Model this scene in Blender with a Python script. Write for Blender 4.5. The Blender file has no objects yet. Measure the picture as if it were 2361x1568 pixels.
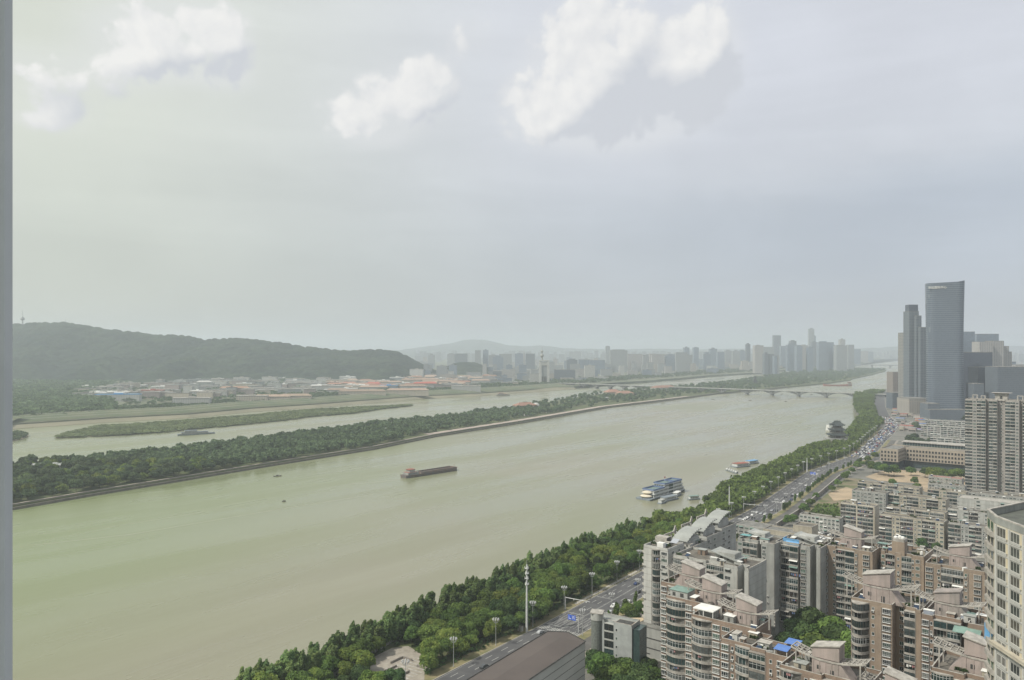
import bpy, bmesh, math, random
import numpy as np
from mathutils import Vector, Matrix
random.seed(7); np.random.seed(7)
sc = bpy.context.scene
COL = sc.collection

# ------------------------------------------------------------------ camera
F = 788.0; HZ = 347.5; CAMZ = 140.0; ZW = -8.0
cam_d = bpy.data.cameras.new("camera"); cam = bpy.data.objects.new("camera", cam_d); COL.objects.link(cam)
cam.location = (0, 0, CAMZ); cam.rotation_euler = (math.radians(90), 0, 0)
cam_d.sensor_width = 36.0; cam_d.lens = 36.0*F/1024; cam_d.shift_y = (HZ-340)/1024
cam_d.clip_start = 0.05; cam_d.clip_end = 90000
sc.camera = cam
# ------------------------------------------------------------------ light
SUN_EL, SUN_AZ = math.radians(50), math.radians(-112)   # azimuth from +Y towards +X
sun_d = bpy.data.lights.new("sun", 'SUN'); sun = bpy.data.objects.new("sun", sun_d); COL.objects.link(sun)
sun_d.energy = 3.9; sun_d.angle = math.radians(0.6); sun_d.color = (1.0, 0.95, 0.86)
to_sun = Vector((math.sin(SUN_AZ)*math.cos(SUN_EL), math.cos(SUN_AZ)*math.cos(SUN_EL), math.sin(SUN_EL)))
sun.rotation_euler = to_sun.to_track_quat('Z', 'Y').to_euler(); sun.location = (-300, 0, 900)
vs = sc.view_settings; vs.view_transform = 'Standard'; vs.look = 'None'; vs.exposure = 0.04; vs.gamma = 1.0
vs.use_curve_mapping = False
cy = sc.cycles
cy.use_denoising = True; cy.max_bounces = 5; cy.diffuse_bounces = 2; cy.glossy_bounces = 2
cy.transmission_bounces = 2; cy.volume_bounces = 1; cy.transparent_max_bounces = 4
cy.use_adaptive_sampling = True; cy.adaptive_threshold = 0.015

class NT:
    """small node-tree writer"""
    def __init__(s, nt): s.nt = nt
    def n(s, typ, **kw):
        nd = s.nt.nodes.new(typ)
        for k, v in kw.items(): setattr(nd, k, v)
        return nd
    def put(s, nd, i, v):
        if isinstance(v, bpy.types.NodeSocket): s.nt.links.new(v, nd.inputs[i])
        elif v is not None: nd.inputs[i].default_value = v
    def m(s, op, a, b=None, c=None, clamp=False):
        nd = s.n('ShaderNodeMath', operation=op, use_clamp=clamp); s.put(nd, 0, a)
        if b is not None: s.put(nd, 1, b)
        if c is not None: s.put(nd, 2, c)
        return nd.outputs[0]
    def mix(s, f, a, b, mode='MIX'):
        nd = s.n('ShaderNodeMix', data_type='RGBA', blend_type=mode)
        s.put(nd, 0, f); s.put(nd, 6, rgba(a)); s.put(nd, 7, rgba(b)); return nd.outputs[2]
    def noise(s, vec, scale, detail=3, rough=.55, dist=0.0, dim='3D'):
        nd = s.n('ShaderNodeTexNoise', noise_dimensions=dim)
        if vec is not None: s.put(nd, 'Vector', vec)
        nd.inputs['Scale'].default_value = scale; nd.inputs['Detail'].default_value = detail
        nd.inputs['Roughness'].default_value = rough; nd.inputs['Distortion'].default_value = dist
        return nd.outputs[0]
    def ramp(s, f, a, b, lo=0.0, hi=1.0):
        nd = s.n('ShaderNodeMapRange'); s.put(nd, 0, f)
        nd.inputs[1].default_value = a; nd.inputs[2].default_value = b
        nd.inputs[3].default_value = lo; nd.inputs[4].default_value = hi
        nd.interpolation_type = 'SMOOTHSTEP'; return nd.outputs[0]
    def mapv(s, vec, loc=(0, 0, 0), scale=(1, 1, 1), rot=(0, 0, 0)):
        nd = s.n('ShaderNodeMapping'); s.put(nd, 0, vec)
        nd.inputs[1].default_value = loc; nd.inputs[2].default_value = rot; nd.inputs[3].default_value = scale
        return nd.outputs[0]
    def xyz(s, vec):
        nd = s.n('ShaderNodeSeparateXYZ'); s.put(nd, 0, vec); return nd.outputs
def rgba(c):
    if isinstance(c, bpy.types.NodeSocket): return c
    return (c[0], c[1], c[2], 1.0)

# ------------------------------------------------------------------ sky: Nishita + cumulus in direction space
world = bpy.data.worlds.new("World"); sc.world = world; world.use_nodes = True
wt = world.node_tree; wt.nodes.clear(); W = NT(wt)
geo = W.n('ShaderNodeTexCoord').outputs['Generated']
sky = W.n('ShaderNodeTexSky', sky_type='NISHITA'); sky.sun_disc = False
sky.sun_elevation = SUN_EL; sky.sun_rotation = SUN_AZ
sky.altitude = 100; sky.air_density = 1.2; sky.dust_density = 4.0; sky.ozone_density = 1.5
x, y, z = W.xyz(geo)
hyp = W.m('SQRT', W.m('ADD', W.m('MULTIPLY', x, x), W.m('MULTIPLY', y, y)))
az = W.m('ARCTAN2', x, y); el = W.m('ARCTAN2', z, hyp)
def cloud_field(dx=0.0, dy=0.0):
    cb = W.n('ShaderNodeCombineXYZ'); W.put(cb, 0, W.m('ADD', az, dx)); W.put(cb, 1, W.m('ADD', el, dy)); W.put(cb, 2, 0.3)
    v = cb.outputs[0]
    warp = W.n('ShaderNodeTexNoise', noise_dimensions='2D'); W.put(warp, 'Vector', v); warp.inputs['Scale'].default_value = 14; warp.inputs['Detail'].default_value = 6
    vm = W.n('ShaderNodeVectorMath', operation='MULTIPLY_ADD'); W.put(vm, 0, warp.outputs['Color']); vm.inputs[1].default_value = (.045, .045, .045); W.put(vm, 2, v)
    vw = vm.outputs[0]
    def puff(sc_):
        vo = W.n('ShaderNodeTexVoronoi', feature='SMOOTH_F1', voronoi_dimensions='2D'); W.put(vo, 'Vector', vw); vo.inputs['Scale'].default_value = sc_; vo.inputs['Smoothness'].default_value = .35
        return W.m('SUBTRACT', .62, vo.outputs['Distance'])
    fine = W.noise(v, 10.0, 9, .62, .2, '2D')
    f = W.m('ADD', W.m('MULTIPLY', puff(15), 1.0), W.m('MULTIPLY', puff(40), .85))
    f = W.m('ADD', f, W.m('MULTIPLY', W.m('SUBTRACT', fine, .5), 3.6))
    return v, f
BL = []   # az, el, raz, rel, weight from picture positions (2361 wide)
def blob(px, py, rx, ry, w):
    px *= 1024/2361; py *= 1024/2361; rx *= 1024/2361; ry *= 1024/2361
    a = math.atan((px-512)/F); e = math.atan((HZ-py)/F*math.cos(a))
    BL.append((a, e, rx/F*math.cos(a)**2, ry/F*math.cos(a), w))
for b in [(1395, 60, 75, 60, 1), (1370, 115, 110, 75, 1), (1300, 200, 100, 80, 1), (1250, 260, 80, 55, .9), (1420, 190, 130, 110, .9),
          (1630, 70, 62, 60, .95), (1595, 150, 95, 80, .9), (1520, 240, 120, 70, .6), (1400, 300, 130, 50, .55), (1500, 150, 70, 60, .5),
          (850, 265, 95, 55, .85), (930, 225, 95, 60, .85), (980, 180, 60, 40, .6), (860, 310, 80, 35, .5),
          (300, 70, 130, 60, .75), (430, 60, 110, 50, 1), (510, 85, 60, 50, .9), (400, 130, 130, 55, .8),
          (120, 265, 110, 45, .50), (60, 150, 110, 50, .45), (530, 180, 70, 28, .6), (230, 170, 130, 50, .5), (1085, 75, 60, 45, .48)]:
    blob(*b)
def blobsum(dx, dy):
    tot = None
    for (a, e, ra, re, w) in BL:
        u = W.m('DIVIDE', W.m('ADD', az, dx-a), ra); v = W.m('DIVIDE', W.m('ADD', el, dy-e), re)
        r2 = W.m('ADD', W.m('MULTIPLY', u, u), W.m('MULTIPLY', v, v))
        g = W.m('MULTIPLY', W.m('EXPONENT', W.m('MULTIPLY', r2, -.85)), w)
        tot = g if tot is None else W.m('ADD', tot, g)
    return tot
def density(dx, dy, b):
    v, fine = cloud_field(dx, dy)
    amp = W.ramp(b, .0, .6, .0, 1.0)
    return W.m('ADD', b, W.m('MULTIPLY', W.m('SUBTRACT', fine, .34), amp)), v
bs0 = blobsum(0, 0); bs1 = blobsum(-.040, .034); b0 = W.m('MINIMUM', bs0, 1.4)
d0, v0 = density(0, 0, b0); d1, _ = density(-.011, .010, b0)
mask = W.m('MULTIPLY', W.ramp(d0, .30, .95), .86)
halo = W.m('MULTIPLY', W.ramp(b0, .04, .9), .5)
shade = W.m('ADD', W.m('MULTIPLY', W.m('SUBTRACT', d0, d1), .30), .82)
lo_g = W.ramp(W.m('SUBTRACT', bs1, bs0), -.6, .7)
shade = W.m('SUBTRACT', shade, W.m('MULTIPLY', lo_g, 1.05), clamp=True)
ccol = W.mix(shade, (5.5, 5.75, 6.2), (8.15, 8.1, 7.95))
# pale stratus veil with a clearer bluish band low on the right
cbv = W.n('ShaderNodeCombineXYZ'); W.put(cbv, 0, W.m('MULTIPLY', az, .5)); W.put(cbv, 1, W.m('MULTIPLY', el, 2.0)); W.put(cbv, 2, 1.7)
vn = W.noise(cbv.outputs[0], 3.0, 6, .55, .3)
vn2 = W.noise(v0, 3.2, 5, .55)
leftw = W.ramp(az, -.65, .15, 1.0, 0.0)  # left weight: yellow-green window flare mixed into the veil colours
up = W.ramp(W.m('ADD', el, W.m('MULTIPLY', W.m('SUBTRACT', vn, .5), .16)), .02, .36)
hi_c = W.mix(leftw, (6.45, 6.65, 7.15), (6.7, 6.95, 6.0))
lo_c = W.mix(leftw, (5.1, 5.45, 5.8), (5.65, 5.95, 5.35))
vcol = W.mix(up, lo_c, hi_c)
gap = W.m('MULTIPLY', W.ramp(az, -.12, .45), W.m('MULTIPLY', W.ramp(el, .0, .10), W.ramp(W.m('ADD', el, W.m('MULTIPLY', W.m('SUBTRACT', vn, .5), .22)), .14, .26, 1.0, 0.0)))
vcol = W.mix(W.m('MULTIPLY', gap, .85), vcol, (4.65, 5.1, 5.8))
cbs = W.n('ShaderNodeCombineXYZ'); W.put(cbs, 0, W.m('ADD', W.m('MULTIPLY', az, .8), W.m('MULTIPLY', el, .5))); W.put(cbs, 1, W.m('MULTIPLY', el, 5.5)); W.put(cbs, 2, 4.1)
streaks = W.ramp(W.noise(cbs.outputs[0], 3.0, 6, .6, .5), .40, .68, .0, .045)
dapple = W.ramp(W.m('ADD', W.m('MULTIPLY', vn2, .6), W.m('MULTIPLY', vn, .4)), .38, .62, -.04, .04)
vs_ = W.n('ShaderNodeHueSaturation'); W.put(vs_, 'Value', W.m('ADD', W.m('ADD', 1.0, dapple), streaks)); W.put(vs_, 'Color', vcol); vcol = vs_.outputs[0]
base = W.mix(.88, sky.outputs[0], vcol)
base = W.mix(halo, base, (6.9, 7.05, 7.2))
skyc = W.mix(mask, base, ccol)
below = W.ramp(z, -.02, .0)
skyc = W.mix(below, (2.6, 2.8, 2.7), skyc)
bg = W.n('ShaderNodeBackground'); W.put(bg, 0, skyc); bg.inputs[1].default_value = 0.108
wo = W.n('ShaderNodeOutputWorld'); wt.links.new(bg.outputs[0], wo.inputs[0])
world.cycles.sampling_method = 'MANUAL'; world.cycles.sample_map_resolution = 512

# ------------------------------------------------------------------ materials
MATS = {}
def mat(name, c, c2=None, rough=.8, scale=.6, detail=4, streak=False, metallic=0.0, spec=.3, rnd=0.0, bump=0.0, amt=1.0, coord='Object'):
    """plain procedural surface: two tones through noise, grime streaks, per-object tone"""
    if name in MATS: return MATS[name]
    m = bpy.data.materials.new(name); m.use_nodes = True; t = m.node_tree; N = NT(t)
    p = t.nodes['Principled BSDF']
    tc = N.n('ShaderNodeTexCoord'); v = tc.outputs[coord]
    if c2 is None: c2 = tuple(k*.72 for k in c)
    if streak:
        vv = N.mapv(v, scale=(1, 1, .12)); f = N.noise(vv, scale, detail, .65)
        g = N.noise(v, scale*.35, 3, .5); f = N.m('ADD', N.m('MULTIPLY', f, .6), N.m('MULTIPLY', g, .4))
    else: f = N.noise(v, scale, detail, .6)
    f = N.ramp(f, .33, .67)
    f = N.m('MULTIPLY', f, amt)
    col = N.mix(f, c, c2)
    if streak:      # dark run marks and patchy repairs
        s2 = N.ramp(N.noise(N.mapv(v, scale=(1.6, 1.6, .05)), 1.1, 5, .7), .54, .72, 0, .5)
        s3 = N.ramp(N.noise(v, .12, 2, .5), .56, .62, 0, .18)
        col = N.mix(s2, col, tuple(k*.42 for k in c)); col = N.mix(s3, col, tuple(min(.6, k*1.35) for k in c))
    if rnd:
        oi = N.n('ShaderNodeObjectInfo').outputs['Random']
        k = N.m('ADD', N.m('MULTIPLY', oi, rnd*2), 1-rnd)
        hs = N.n('ShaderNodeHueSaturation'); N.put(hs, 'Value', k); N.put(hs, 'Color', col)
        N.put(hs, 'Hue', N.m('ADD', .5, N.m('MULTIPLY', N.m('SUBTRACT', N.m('FRACT', N.m('MULTIPLY', oi, 7.13)), .5), rnd*.10)))
        col = hs.outputs[0]
    N.put(p, 'Base Color', col); p.inputs['Roughness'].default_value = rough; p.inputs['Metallic'].default_value = metallic
    p.inputs['Specular IOR Level'].default_value = spec
    if bump:
        b = N.n('ShaderNodeBump'); b.inputs['Strength'].default_value = bump; b.inputs['Distance'].default_value = .3
        N.put(b, 'Height', N.noise(v, scale*2, 5, .6)); t.links.new(b.outputs[0], p.inputs['Normal'])
    MATS[name] = m; return m
def glass_mat(name, cols, rough=.12):
    """window glass: dark with a tone per window (curtains, green tint, sky reflection)"""
    if name in MATS: return MATS[name]
    m = bpy.data.materials.new(name); m.use_nodes = True; t = m.node_tree; N = NT(t)
    p = t.nodes['Principled BSDF']; oi = N.n('ShaderNodeObjectInfo').outputs['Random']
    cr = N.n('ShaderNodeValToRGB'); cr.color_ramp.interpolation = 'CONSTANT'
    els = cr.color_ramp.elements
    while len(els) < len(cols): els.new(.5)
    for i, c in enumerate(cols): els[i].position = i/len(cols); els[i].color = rgba(c)
    N.put(cr, 0, oi)
    v = N.n('ShaderNodeTexCoord').outputs['Object']
    f = N.ramp(N.noise(v, 1.1, 3), .4, .65, .75, 1.25)
    hs = N.n('ShaderNodeHueSaturation'); N.put(hs, 'Value', f); N.put(hs, 'Color', cr.outputs[0])
    N.put(p, 'Base Color', hs.outputs[0]); p.inputs['Roughness'].default_value = rough
    p.inputs['Specular IOR Level'].default_value = .5
    MATS[name] = m; return m
def leaf_mat(name, a, b, c, rnd=.25, scale=.35, gain=1.0):
    if name in MATS: return MATS[name]
    a, b, c = [tuple(k*gain for k in q) for q in (a, b, c)]
    m = bpy.data.materials.new(name); m.use_nodes = True; t = m.node_tree; N = NT(t)
    p = t.nodes['Principled BSDF']; tc = N.n('ShaderNodeTexCoord'); oi = N.n('ShaderNodeObjectInfo').outputs['Random']
    v = tc.outputs['Object']
    gp = N.n('ShaderNodeNewGeometry').outputs['Position']
    f1 = N.ramp(N.noise(v, scale, 3, .6), .36, .64)
    f2 = N.ramp(N.noise(v, scale*4.5, 2, .6), .4, .7)
    col = N.mix(f1, a, b); col = N.mix(N.m('MULTIPLY', f2, .55), col, c)
    g = N.ramp(N.noise(gp, .02, 2, .5), .35, .65, .82, 1.2)
    k = N.m('MULTIPLY', N.m('ADD', N.m('MULTIPLY', oi, rnd*2), 1-rnd), g)
    hs = N.n('ShaderNodeHueSaturation'); N.put(hs, 'Value', k); N.put(hs, 'Color', col)
    N.put(hs, 'Hue', N.m('ADD', .485, N.m('MULTIPLY', N.m('FRACT', N.m('MULTIPLY', oi, 5.7)), .035)))
    N.put(p, 'Base Color', hs.outputs[0]); p.inputs['Roughness'].default_value = .75
    p.inputs['Specular IOR Level'].default_value = .15
    tr = N.n('ShaderNodeBsdfTranslucent'); N.put(tr, 'Color', hs.outputs[0]); mx = N.n('ShaderNodeMixShader'); mx.inputs[0].default_value = .38
    t.links.new(p.outputs[0], mx.inputs[1]); t.links.new(tr.outputs[0], mx.inputs[2]); t.links.new(mx.outputs[0], t.nodes['Material Output'].inputs[0])
    MATS[name] = m; return m

# ------------------------------------------------------------------ mesh builder and object helpers
class MB:
    def __init__(s): s.v = []; s.f = []; s.m = []
    def add(s, vs, fs, mi=0):
        o = len(s.v); s.v += [tuple(p) for p in vs]; s.f += [tuple(i+o for i in f) for f in fs]; s.m += [mi]*len(fs)
    def box(s, x0, x1, y0, y1, z0, z1, mi=0):
        s.add([(x0, y0, z0), (x1, y0, z0), (x1, y1, z0), (x0, y1, z0), (x0, y0, z1), (x1, y0, z1), (x1, y1, z1), (x0, y1, z1)],
              [(3, 2, 1, 0), (4, 5, 6, 7), (0, 1, 5, 4), (1, 2, 6, 5), (2, 3, 7, 6), (3, 0, 4, 7)], mi)
    def cbox(s, c, sx, sy, sz, rz=0, mi=0):
        ca, sa = math.cos(rz), math.sin(rz); vs = []
        for dz in (0, sz):
            for dx, dy in ((-sx/2, -sy/2), (sx/2, -sy/2), (sx/2, sy/2), (-sx/2, sy/2)):
                vs.append((c[0]+dx*ca-dy*sa, c[1]+dx*sa+dy*ca, c[2]+dz))
        s.add(vs, [(3, 2, 1, 0), (4, 5, 6, 7), (0, 1, 5, 4), (1, 2, 6, 5), (2, 3, 7, 6), (3, 0, 4, 7)], mi)
    def edge(s, a, b, t, z0, z1, mi=0, inset=True):
        """wall of thickness t along a->b; material lies to the left of a->b"""
        d = Vector((b[0]-a[0], b[1]-a[1])); L = d.length
        if L < 1e-6: return
        n = Vector((-d.y, d.x))/L*t
        P = [(a[0], a[1]), (b[0], b[1]), (b[0]+n.x, b[1]+n.y), (a[0]+n.x, a[1]+n.y)]
        s.add([(p[0], p[1], z0) for p in P]+[(p[0], p[1], z1) for p in P],
              [(3, 2, 1, 0), (4, 5, 6, 7), (0, 1, 5, 4), (1, 2, 6, 5), (2, 3, 7, 6), (3, 0, 4, 7)], mi)
    def prism(s, pts, z0, z1, mi=0, cap=True, bottom=False):
        n = len(pts); vs = [(p[0], p[1], z0) for p in pts]+[(p[0], p[1], z1) for p in pts]
        fs = [(i, (i+1) % n, n+(i+1) % n, n+i) for i in range(n)]
        if cap: fs.append(tuple(range(n, 2*n)))
        if bottom: fs.append(tuple(range(n-1, -1, -1)))
        s.add(vs, fs, mi)
    def quad(s, a, b, c, d, mi=0): s.add([a, b, c, d], [(0, 1, 2, 3)], mi)
    def tube(s, p0, p1, r0, r1=None, n=8, mi=0, caps=True):
        r1 = r0 if r1 is None else r1
        p0 = Vector(p0); p1 = Vector(p1); d = (p1-p0).normalized()
        a = d.orthogonal().normalized(); b = d.cross(a); vs = []
        for P, r in ((p0, r0), (p1, r1)):
            for i in range(n):
                t = 2*math.pi*i/n; vs.append(P+(a*math.cos(t)+b*math.sin(t))*r)
        fs = [(i, (i+1) % n, n+(i+1) % n, n+i) for i in range(n)]
        if caps: fs += [tuple(range(n-1, -1, -1)), tuple(range(n, 2*n))]
        s.add(vs, fs, mi)
    def ball(s, c, rx, ry=None, rz=None, n=8, k=5, mi=0):
        ry = ry or rx; rz = rz or rx; vs = [(c[0], c[1], c[2]-rz)]
        for j in range(1, k):
            ph = -math.pi/2+math.pi*j/k
            for i in range(n):
                t = 2*math.pi*i/n; vs.append((c[0]+rx*math.cos(ph)*math.cos(t), c[1]+ry*math.cos(ph)*math.sin(t), c[2]+rz*math.sin(ph)))
        vs.append((c[0], c[1], c[2]+rz)); fs = [(0, 1+(i+1) % n, 1+i) for i in range(n)]
        for j in range(k-2):
            for i in range(n):
                a = 1+j*n+i; b = 1+j*n+(i+1) % n; fs.append((a, b, b+n, a+n))
        L = len(vs)-1; o = 1+(k-2)*n; fs += [(o+i, o+(i+1) % n, L) for i in range(n)]
        s.add(vs, fs, mi)
    def mesh(s, name, mats):
        me = bpy.data.meshes.new(name); me.from_pydata(s.v, [], s.f)
        for m in (mats if isinstance(mats, (list, tuple)) else [mats]): me.materials.append(m)
        if len(me.materials) > 1: me.polygons.foreach_set('material_index', s.m)
        me.update(); return me
def link(name, data, parent=None, loc=None, rz=None, kind=None, **props):
    o = bpy.data.objects.new(name, data); COL.objects.link(o)
    if parent is not None: o.parent = parent
    if loc is not None: o.location = loc
    if rz is not None: o.rotation_euler = (0, 0, rz)
    if kind: o['kind'] = kind
    for k, v in props.items():
        if v is not None: o[k] = v
    return o
def thing(name, label, cat, loc, rz=0, group=None, data=None):
    return link(name, data, None, loc, rz, None, label=label, category=cat, group=group)
def build(mb, name, mats, parent=None, loc=None, rz=None, kind=None, **props):
    return link(name, mb.mesh(name, mats), parent, loc, rz, kind, **props)
def clone(o, loc, rz, label=None, group=None, scale=None):
    """copy a thing with its parts and sub-parts, meshes shared"""
    c = o.copy(); COL.objects.link(c); c.location = loc; c.rotation_euler = (0, 0, rz)
    if label: c['label'] = label
    if group: c['group'] = group
    if scale is not None: c.scale = scale if isinstance(scale, tuple) else (scale,)*3
    for ch in o.children:
        d = ch.copy(); COL.objects.link(d); d.parent = c
        for g in ch.children:
            e = g.copy(); COL.objects.link(e); e.parent = d
    return c
def G(px, py, z=0.0):
    """point of the level plane z seen at picture position (1024 wide)"""
    Y = (CAMZ-z)*F/(py-HZ); return ((px-512)/F*Y, Y)
S = 1024/2361.0
def D(px, py, z=0.0): return G(px*S, py*S, z)
def Zat(py, Y): return CAMZ-(py-HZ)/F*Y
def ordinal(n):
    w = ['first','second','third','fourth','fifth','sixth','seventh','eighth','ninth','tenth','eleventh','twelfth','thirteenth','fourteenth','fifteenth','sixteenth','seventeenth','eighteenth','nineteenth','twentieth']
    if n <= 20: return w[n-1]
    t = {2: 'twenty', 3: 'thirty', 4: 'forty', 5: 'fifty', 6: 'sixty', 7: 'seventy', 8: 'eighty', 9: 'ninety'}
    if n % 10 == 0: return t[n//10].replace('y', 'ieth')
    return t[n//10]+'-'+w[n % 10-1]
# street grid of the near bank: u runs away along the road, v towards the river
GA = math.radians(40.2); U = Vector((math.sin(GA), math.cos(GA))); V = Vector((-math.cos(GA), math.sin(GA)))
RZ = -GA     # a frame whose local x runs along -v (left to right) and local y along u (away)
# ================================================================== water, banks, islands, hills
def poly_obj(name, pts, z0, z1, m, kind='structure', **pr):
    """land sheet with a vertical edge; pts any simple polygon"""
    bm = bmesh.new(); vs = [bm.verts.new((p[0], p[1], z1)) for p in pts]
    f = bm.faces.new(vs)
    if f.normal.z < 0: f.normal_flip()
    bmesh.ops.triangulate(bm, faces=[f])
    if z0 is not None:
        lo = [bm.verts.new((p[0], p[1], z0)) for p in pts]; n = len(pts)
        for i in range(n): bm.faces.new((vs[i], vs[(i+1) % n], lo[(i+1) % n], lo[i]))
        bmesh.ops.recalc_face_normals(bm, faces=bm.faces)
    me = bpy.data.meshes.new(name); bm.to_mesh(me); bm.free(); me.materials.append(m)
    return link(name, me, kind=kind, **pr)
def jag(pts, amp, step, seed=1, closed=True):
    r = random.Random(seed); out = []
    n = len(pts)
    for i in range(n if closed else n-1):
        a = Vector(pts[i]); b = Vector(pts[(i+1) % n]); L = (b-a).length; k = max(1, int(L/step))
        for j in range(k):
            p = a.lerp(b, j/k)
            if j: p += Vector((r.uniform(-amp, amp), r.uniform(-amp, amp)))
            out.append((p.x, p.y))
    if not closed: out.append(tuple(pts[-1]))
    return out
def pip(pts, x, y):
    c = False; n = len(pts); j = n-1
    for i in range(n):
        xi, yi = pts[i]; xj, yj = pts[j]
        if (yi > y) != (yj > y) and x < (xj-xi)*(y-yi)/(yj-yi)+xi: c = not c
        j = i
    return c

# water
m = bpy.data.materials.new("river_water"); m.use_nodes = True; t = m.node_tree; N = NT(t); p = t.nodes['Principled BSDF']
gp = N.n('ShaderNodeTexCoord').outputs['Object']
xx, yy, zz = N.xyz(gp)
rot = N.mapv(gp, rot=(0, 0, math.radians(38)))
long_ = N.mapv(rot, scale=(1, .16, 1))
f = N.ramp(N.noise(N.mapv(rot, scale=(1, .07, 1)), .016, 7, .66, .4), .42, .60)
g = N.ramp(N.noise(gp, .0022, 3, .5), .36, .64)
silt = N.mix(f, (.212, .203, .142), (.230, .222, .158))
silt = N.mix(g, silt, (.198, .205, .124))
flare_tint = N.ramp(N.m('SUBTRACT', N.m('MULTIPLY', yy, .30), xx), 230, 560)     # yellow-green window flare painted into the water colour, near left
flare_tint = N.m('MULTIPLY', flare_tint, N.ramp(yy, 450, 1500, 1.0, .15))
silt = N.mix(N.m('MULTIPLY', flare_tint, .85), silt, (.160, .205, .086))
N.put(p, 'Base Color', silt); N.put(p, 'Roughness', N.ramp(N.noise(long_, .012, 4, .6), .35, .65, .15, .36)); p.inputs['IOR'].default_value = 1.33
b = N.n('ShaderNodeBump'); b.inputs['Strength'].default_value = .30; b.inputs['Distance'].default_value = .35
h = N.m('ADD', N.noise(N.mapv(rot, scale=(1, .45, 1)), .22, 4, .6), N.m('MULTIPLY', N.noise(long_, .03, 4, .6), 2.0))
N.put(b, 'Height', h); t.links.new(b.outputs[0], p.inputs['Normal'])
WATER = m
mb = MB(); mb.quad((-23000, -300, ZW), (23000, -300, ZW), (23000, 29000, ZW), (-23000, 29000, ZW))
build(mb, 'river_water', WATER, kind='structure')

M_GRASS = mat('park_grass', (.060, .085, .030), (.10, .105, .05), scale=.06, rough=.95, coord='Object')
M_FARL = mat('far_ground', (.16, .165, .12), (.09, .11, .06), scale=.012, rough=1, detail=6)
M_CITY = mat('city_ground', (.19, .185, .165), (.12, .12, .105), scale=.03, rough=.95, detail=6)
M_EMB = mat('embankment_stone', (.20, .175, .15), (.12, .105, .095), scale=.25, rough=.95)
M_SAND = mat('sand_bank', (.34, .29, .20), (.25, .22, .15), scale=.02, rough=1)

# near bank
KERB = [(-290, -37), (-220, 63.4), (-32.9, 332), (12.3, 393.6), (81.7, 493.6), (143, 590), (211.8, 689), (331, 885), (431, 1008), (480, 1085),
        (540, 1190), (600, 1290), (682, 1436), (760, 1640), (874, 1899), (1010, 2190), (1180, 2480), (1450, 2800), (1900, 3600)]
SHORE = [(-380, -200), (-206, 190), (-134, 285), (-98, 330), (-48, 405), (32, 521), (92, 590), (135, 650), (170, 700), (205, 770), (252, 840), (340, 968), (412, 1080),
         (455, 1150), (468, 1190), (520, 1235), (575, 1340), (640, 1460), (701, 1584), (790, 1820), (912, 2097), (995, 2290), (1290, 2700), (1800, 3600),
         (2750, 5200), (5200, 9000), (9000, 14000), (20000, 28000)]
near = jag(SHORE, 1.5, 40, 3, closed=False)+[(22500, 28500), (22500, -250), (-380, -250)]
poly_obj('ground', near, ZW-.8, -.02, M_CITY)
# far bank
FSH = [(-6000, 900), (-1900, 1500)]+[D(*q, ZW) for q in [(0, 992), (28, 988), (244, 973), (430, 963), (576, 949), (729, 938.6), (861, 927.6), (958, 920), (1095, 913), (1224, 904), (1322, 897), (1395, 889),
       (1499, 882), (1556, 877), (1640, 869), (1743, 862.5), (1850, 852), (1960, 845), (2010, 838), (1990, 831.5), (2110, 827)]]+[(9000, 16000), (16000, 28000)]
FARSH = FSH
far = jag(FSH, 6, 120, 5, closed=False)+[(15500, 28500), (-22500, 28500), (-22500, 900)]
poly_obj('far_bank_ground', far, ZW-.8, 1.0, M_FARL)
# terraced embankment of the far bank: three stepped strips following the shore
def offset_line(pts, d):
    out = []
    for i, p in enumerate(pts):
        a = Vector(pts[max(0, i-1)]); b = Vector(pts[min(len(pts)-1, i+1)]); t = (b-a).normalized()
        out.append((p[0]-t.y*d, p[1]+t.x*d))
    return out
def strip(name, pts, d0, d1, z, m, z1=None, **pr):
    a = offset_line(pts, d0); b = offset_line(pts, d1); mb = MB(); z1 = z if z1 is None else z1
    for i in range(len(pts)-1):
        mb.quad((a[i][0], a[i][1], z), (a[i+1][0], a[i+1][1], z), (b[i+1][0], b[i+1][1], z1), (b[i][0], b[i][1], z1))
    return build(mb, name, m, kind='structure', **pr)
seg = FSH[1:13]
M_TERR = mat('terrace_grass', (.085, .11, .06), (.12, .13, .075), scale=.02, rough=1)
M_CONC = mat('pale_concrete', (.36, .35, .32), (.27, .26, .24), scale=.2, rough=.9)
M_SMUD = mat('mud_bank', (.20, .19, .13), (.26, .24, .17), scale=.01, rough=1)
strip('mud_bank', seg, -15, 6, -7.7, M_SMUD, 1.2)
for i, (d0, d1, z, z1) in enumerate([(8, 26, 1.5, 5.5), (30, 46, 5.6, 8.5), (50, 66, 8.6, 11)]):
    strip('embankment_slope', seg, d0, d1, z, M_TERR, z1)
    strip('embankment_path', seg, d1, d1+4.5, z1+.1, M_CONC)

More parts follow.
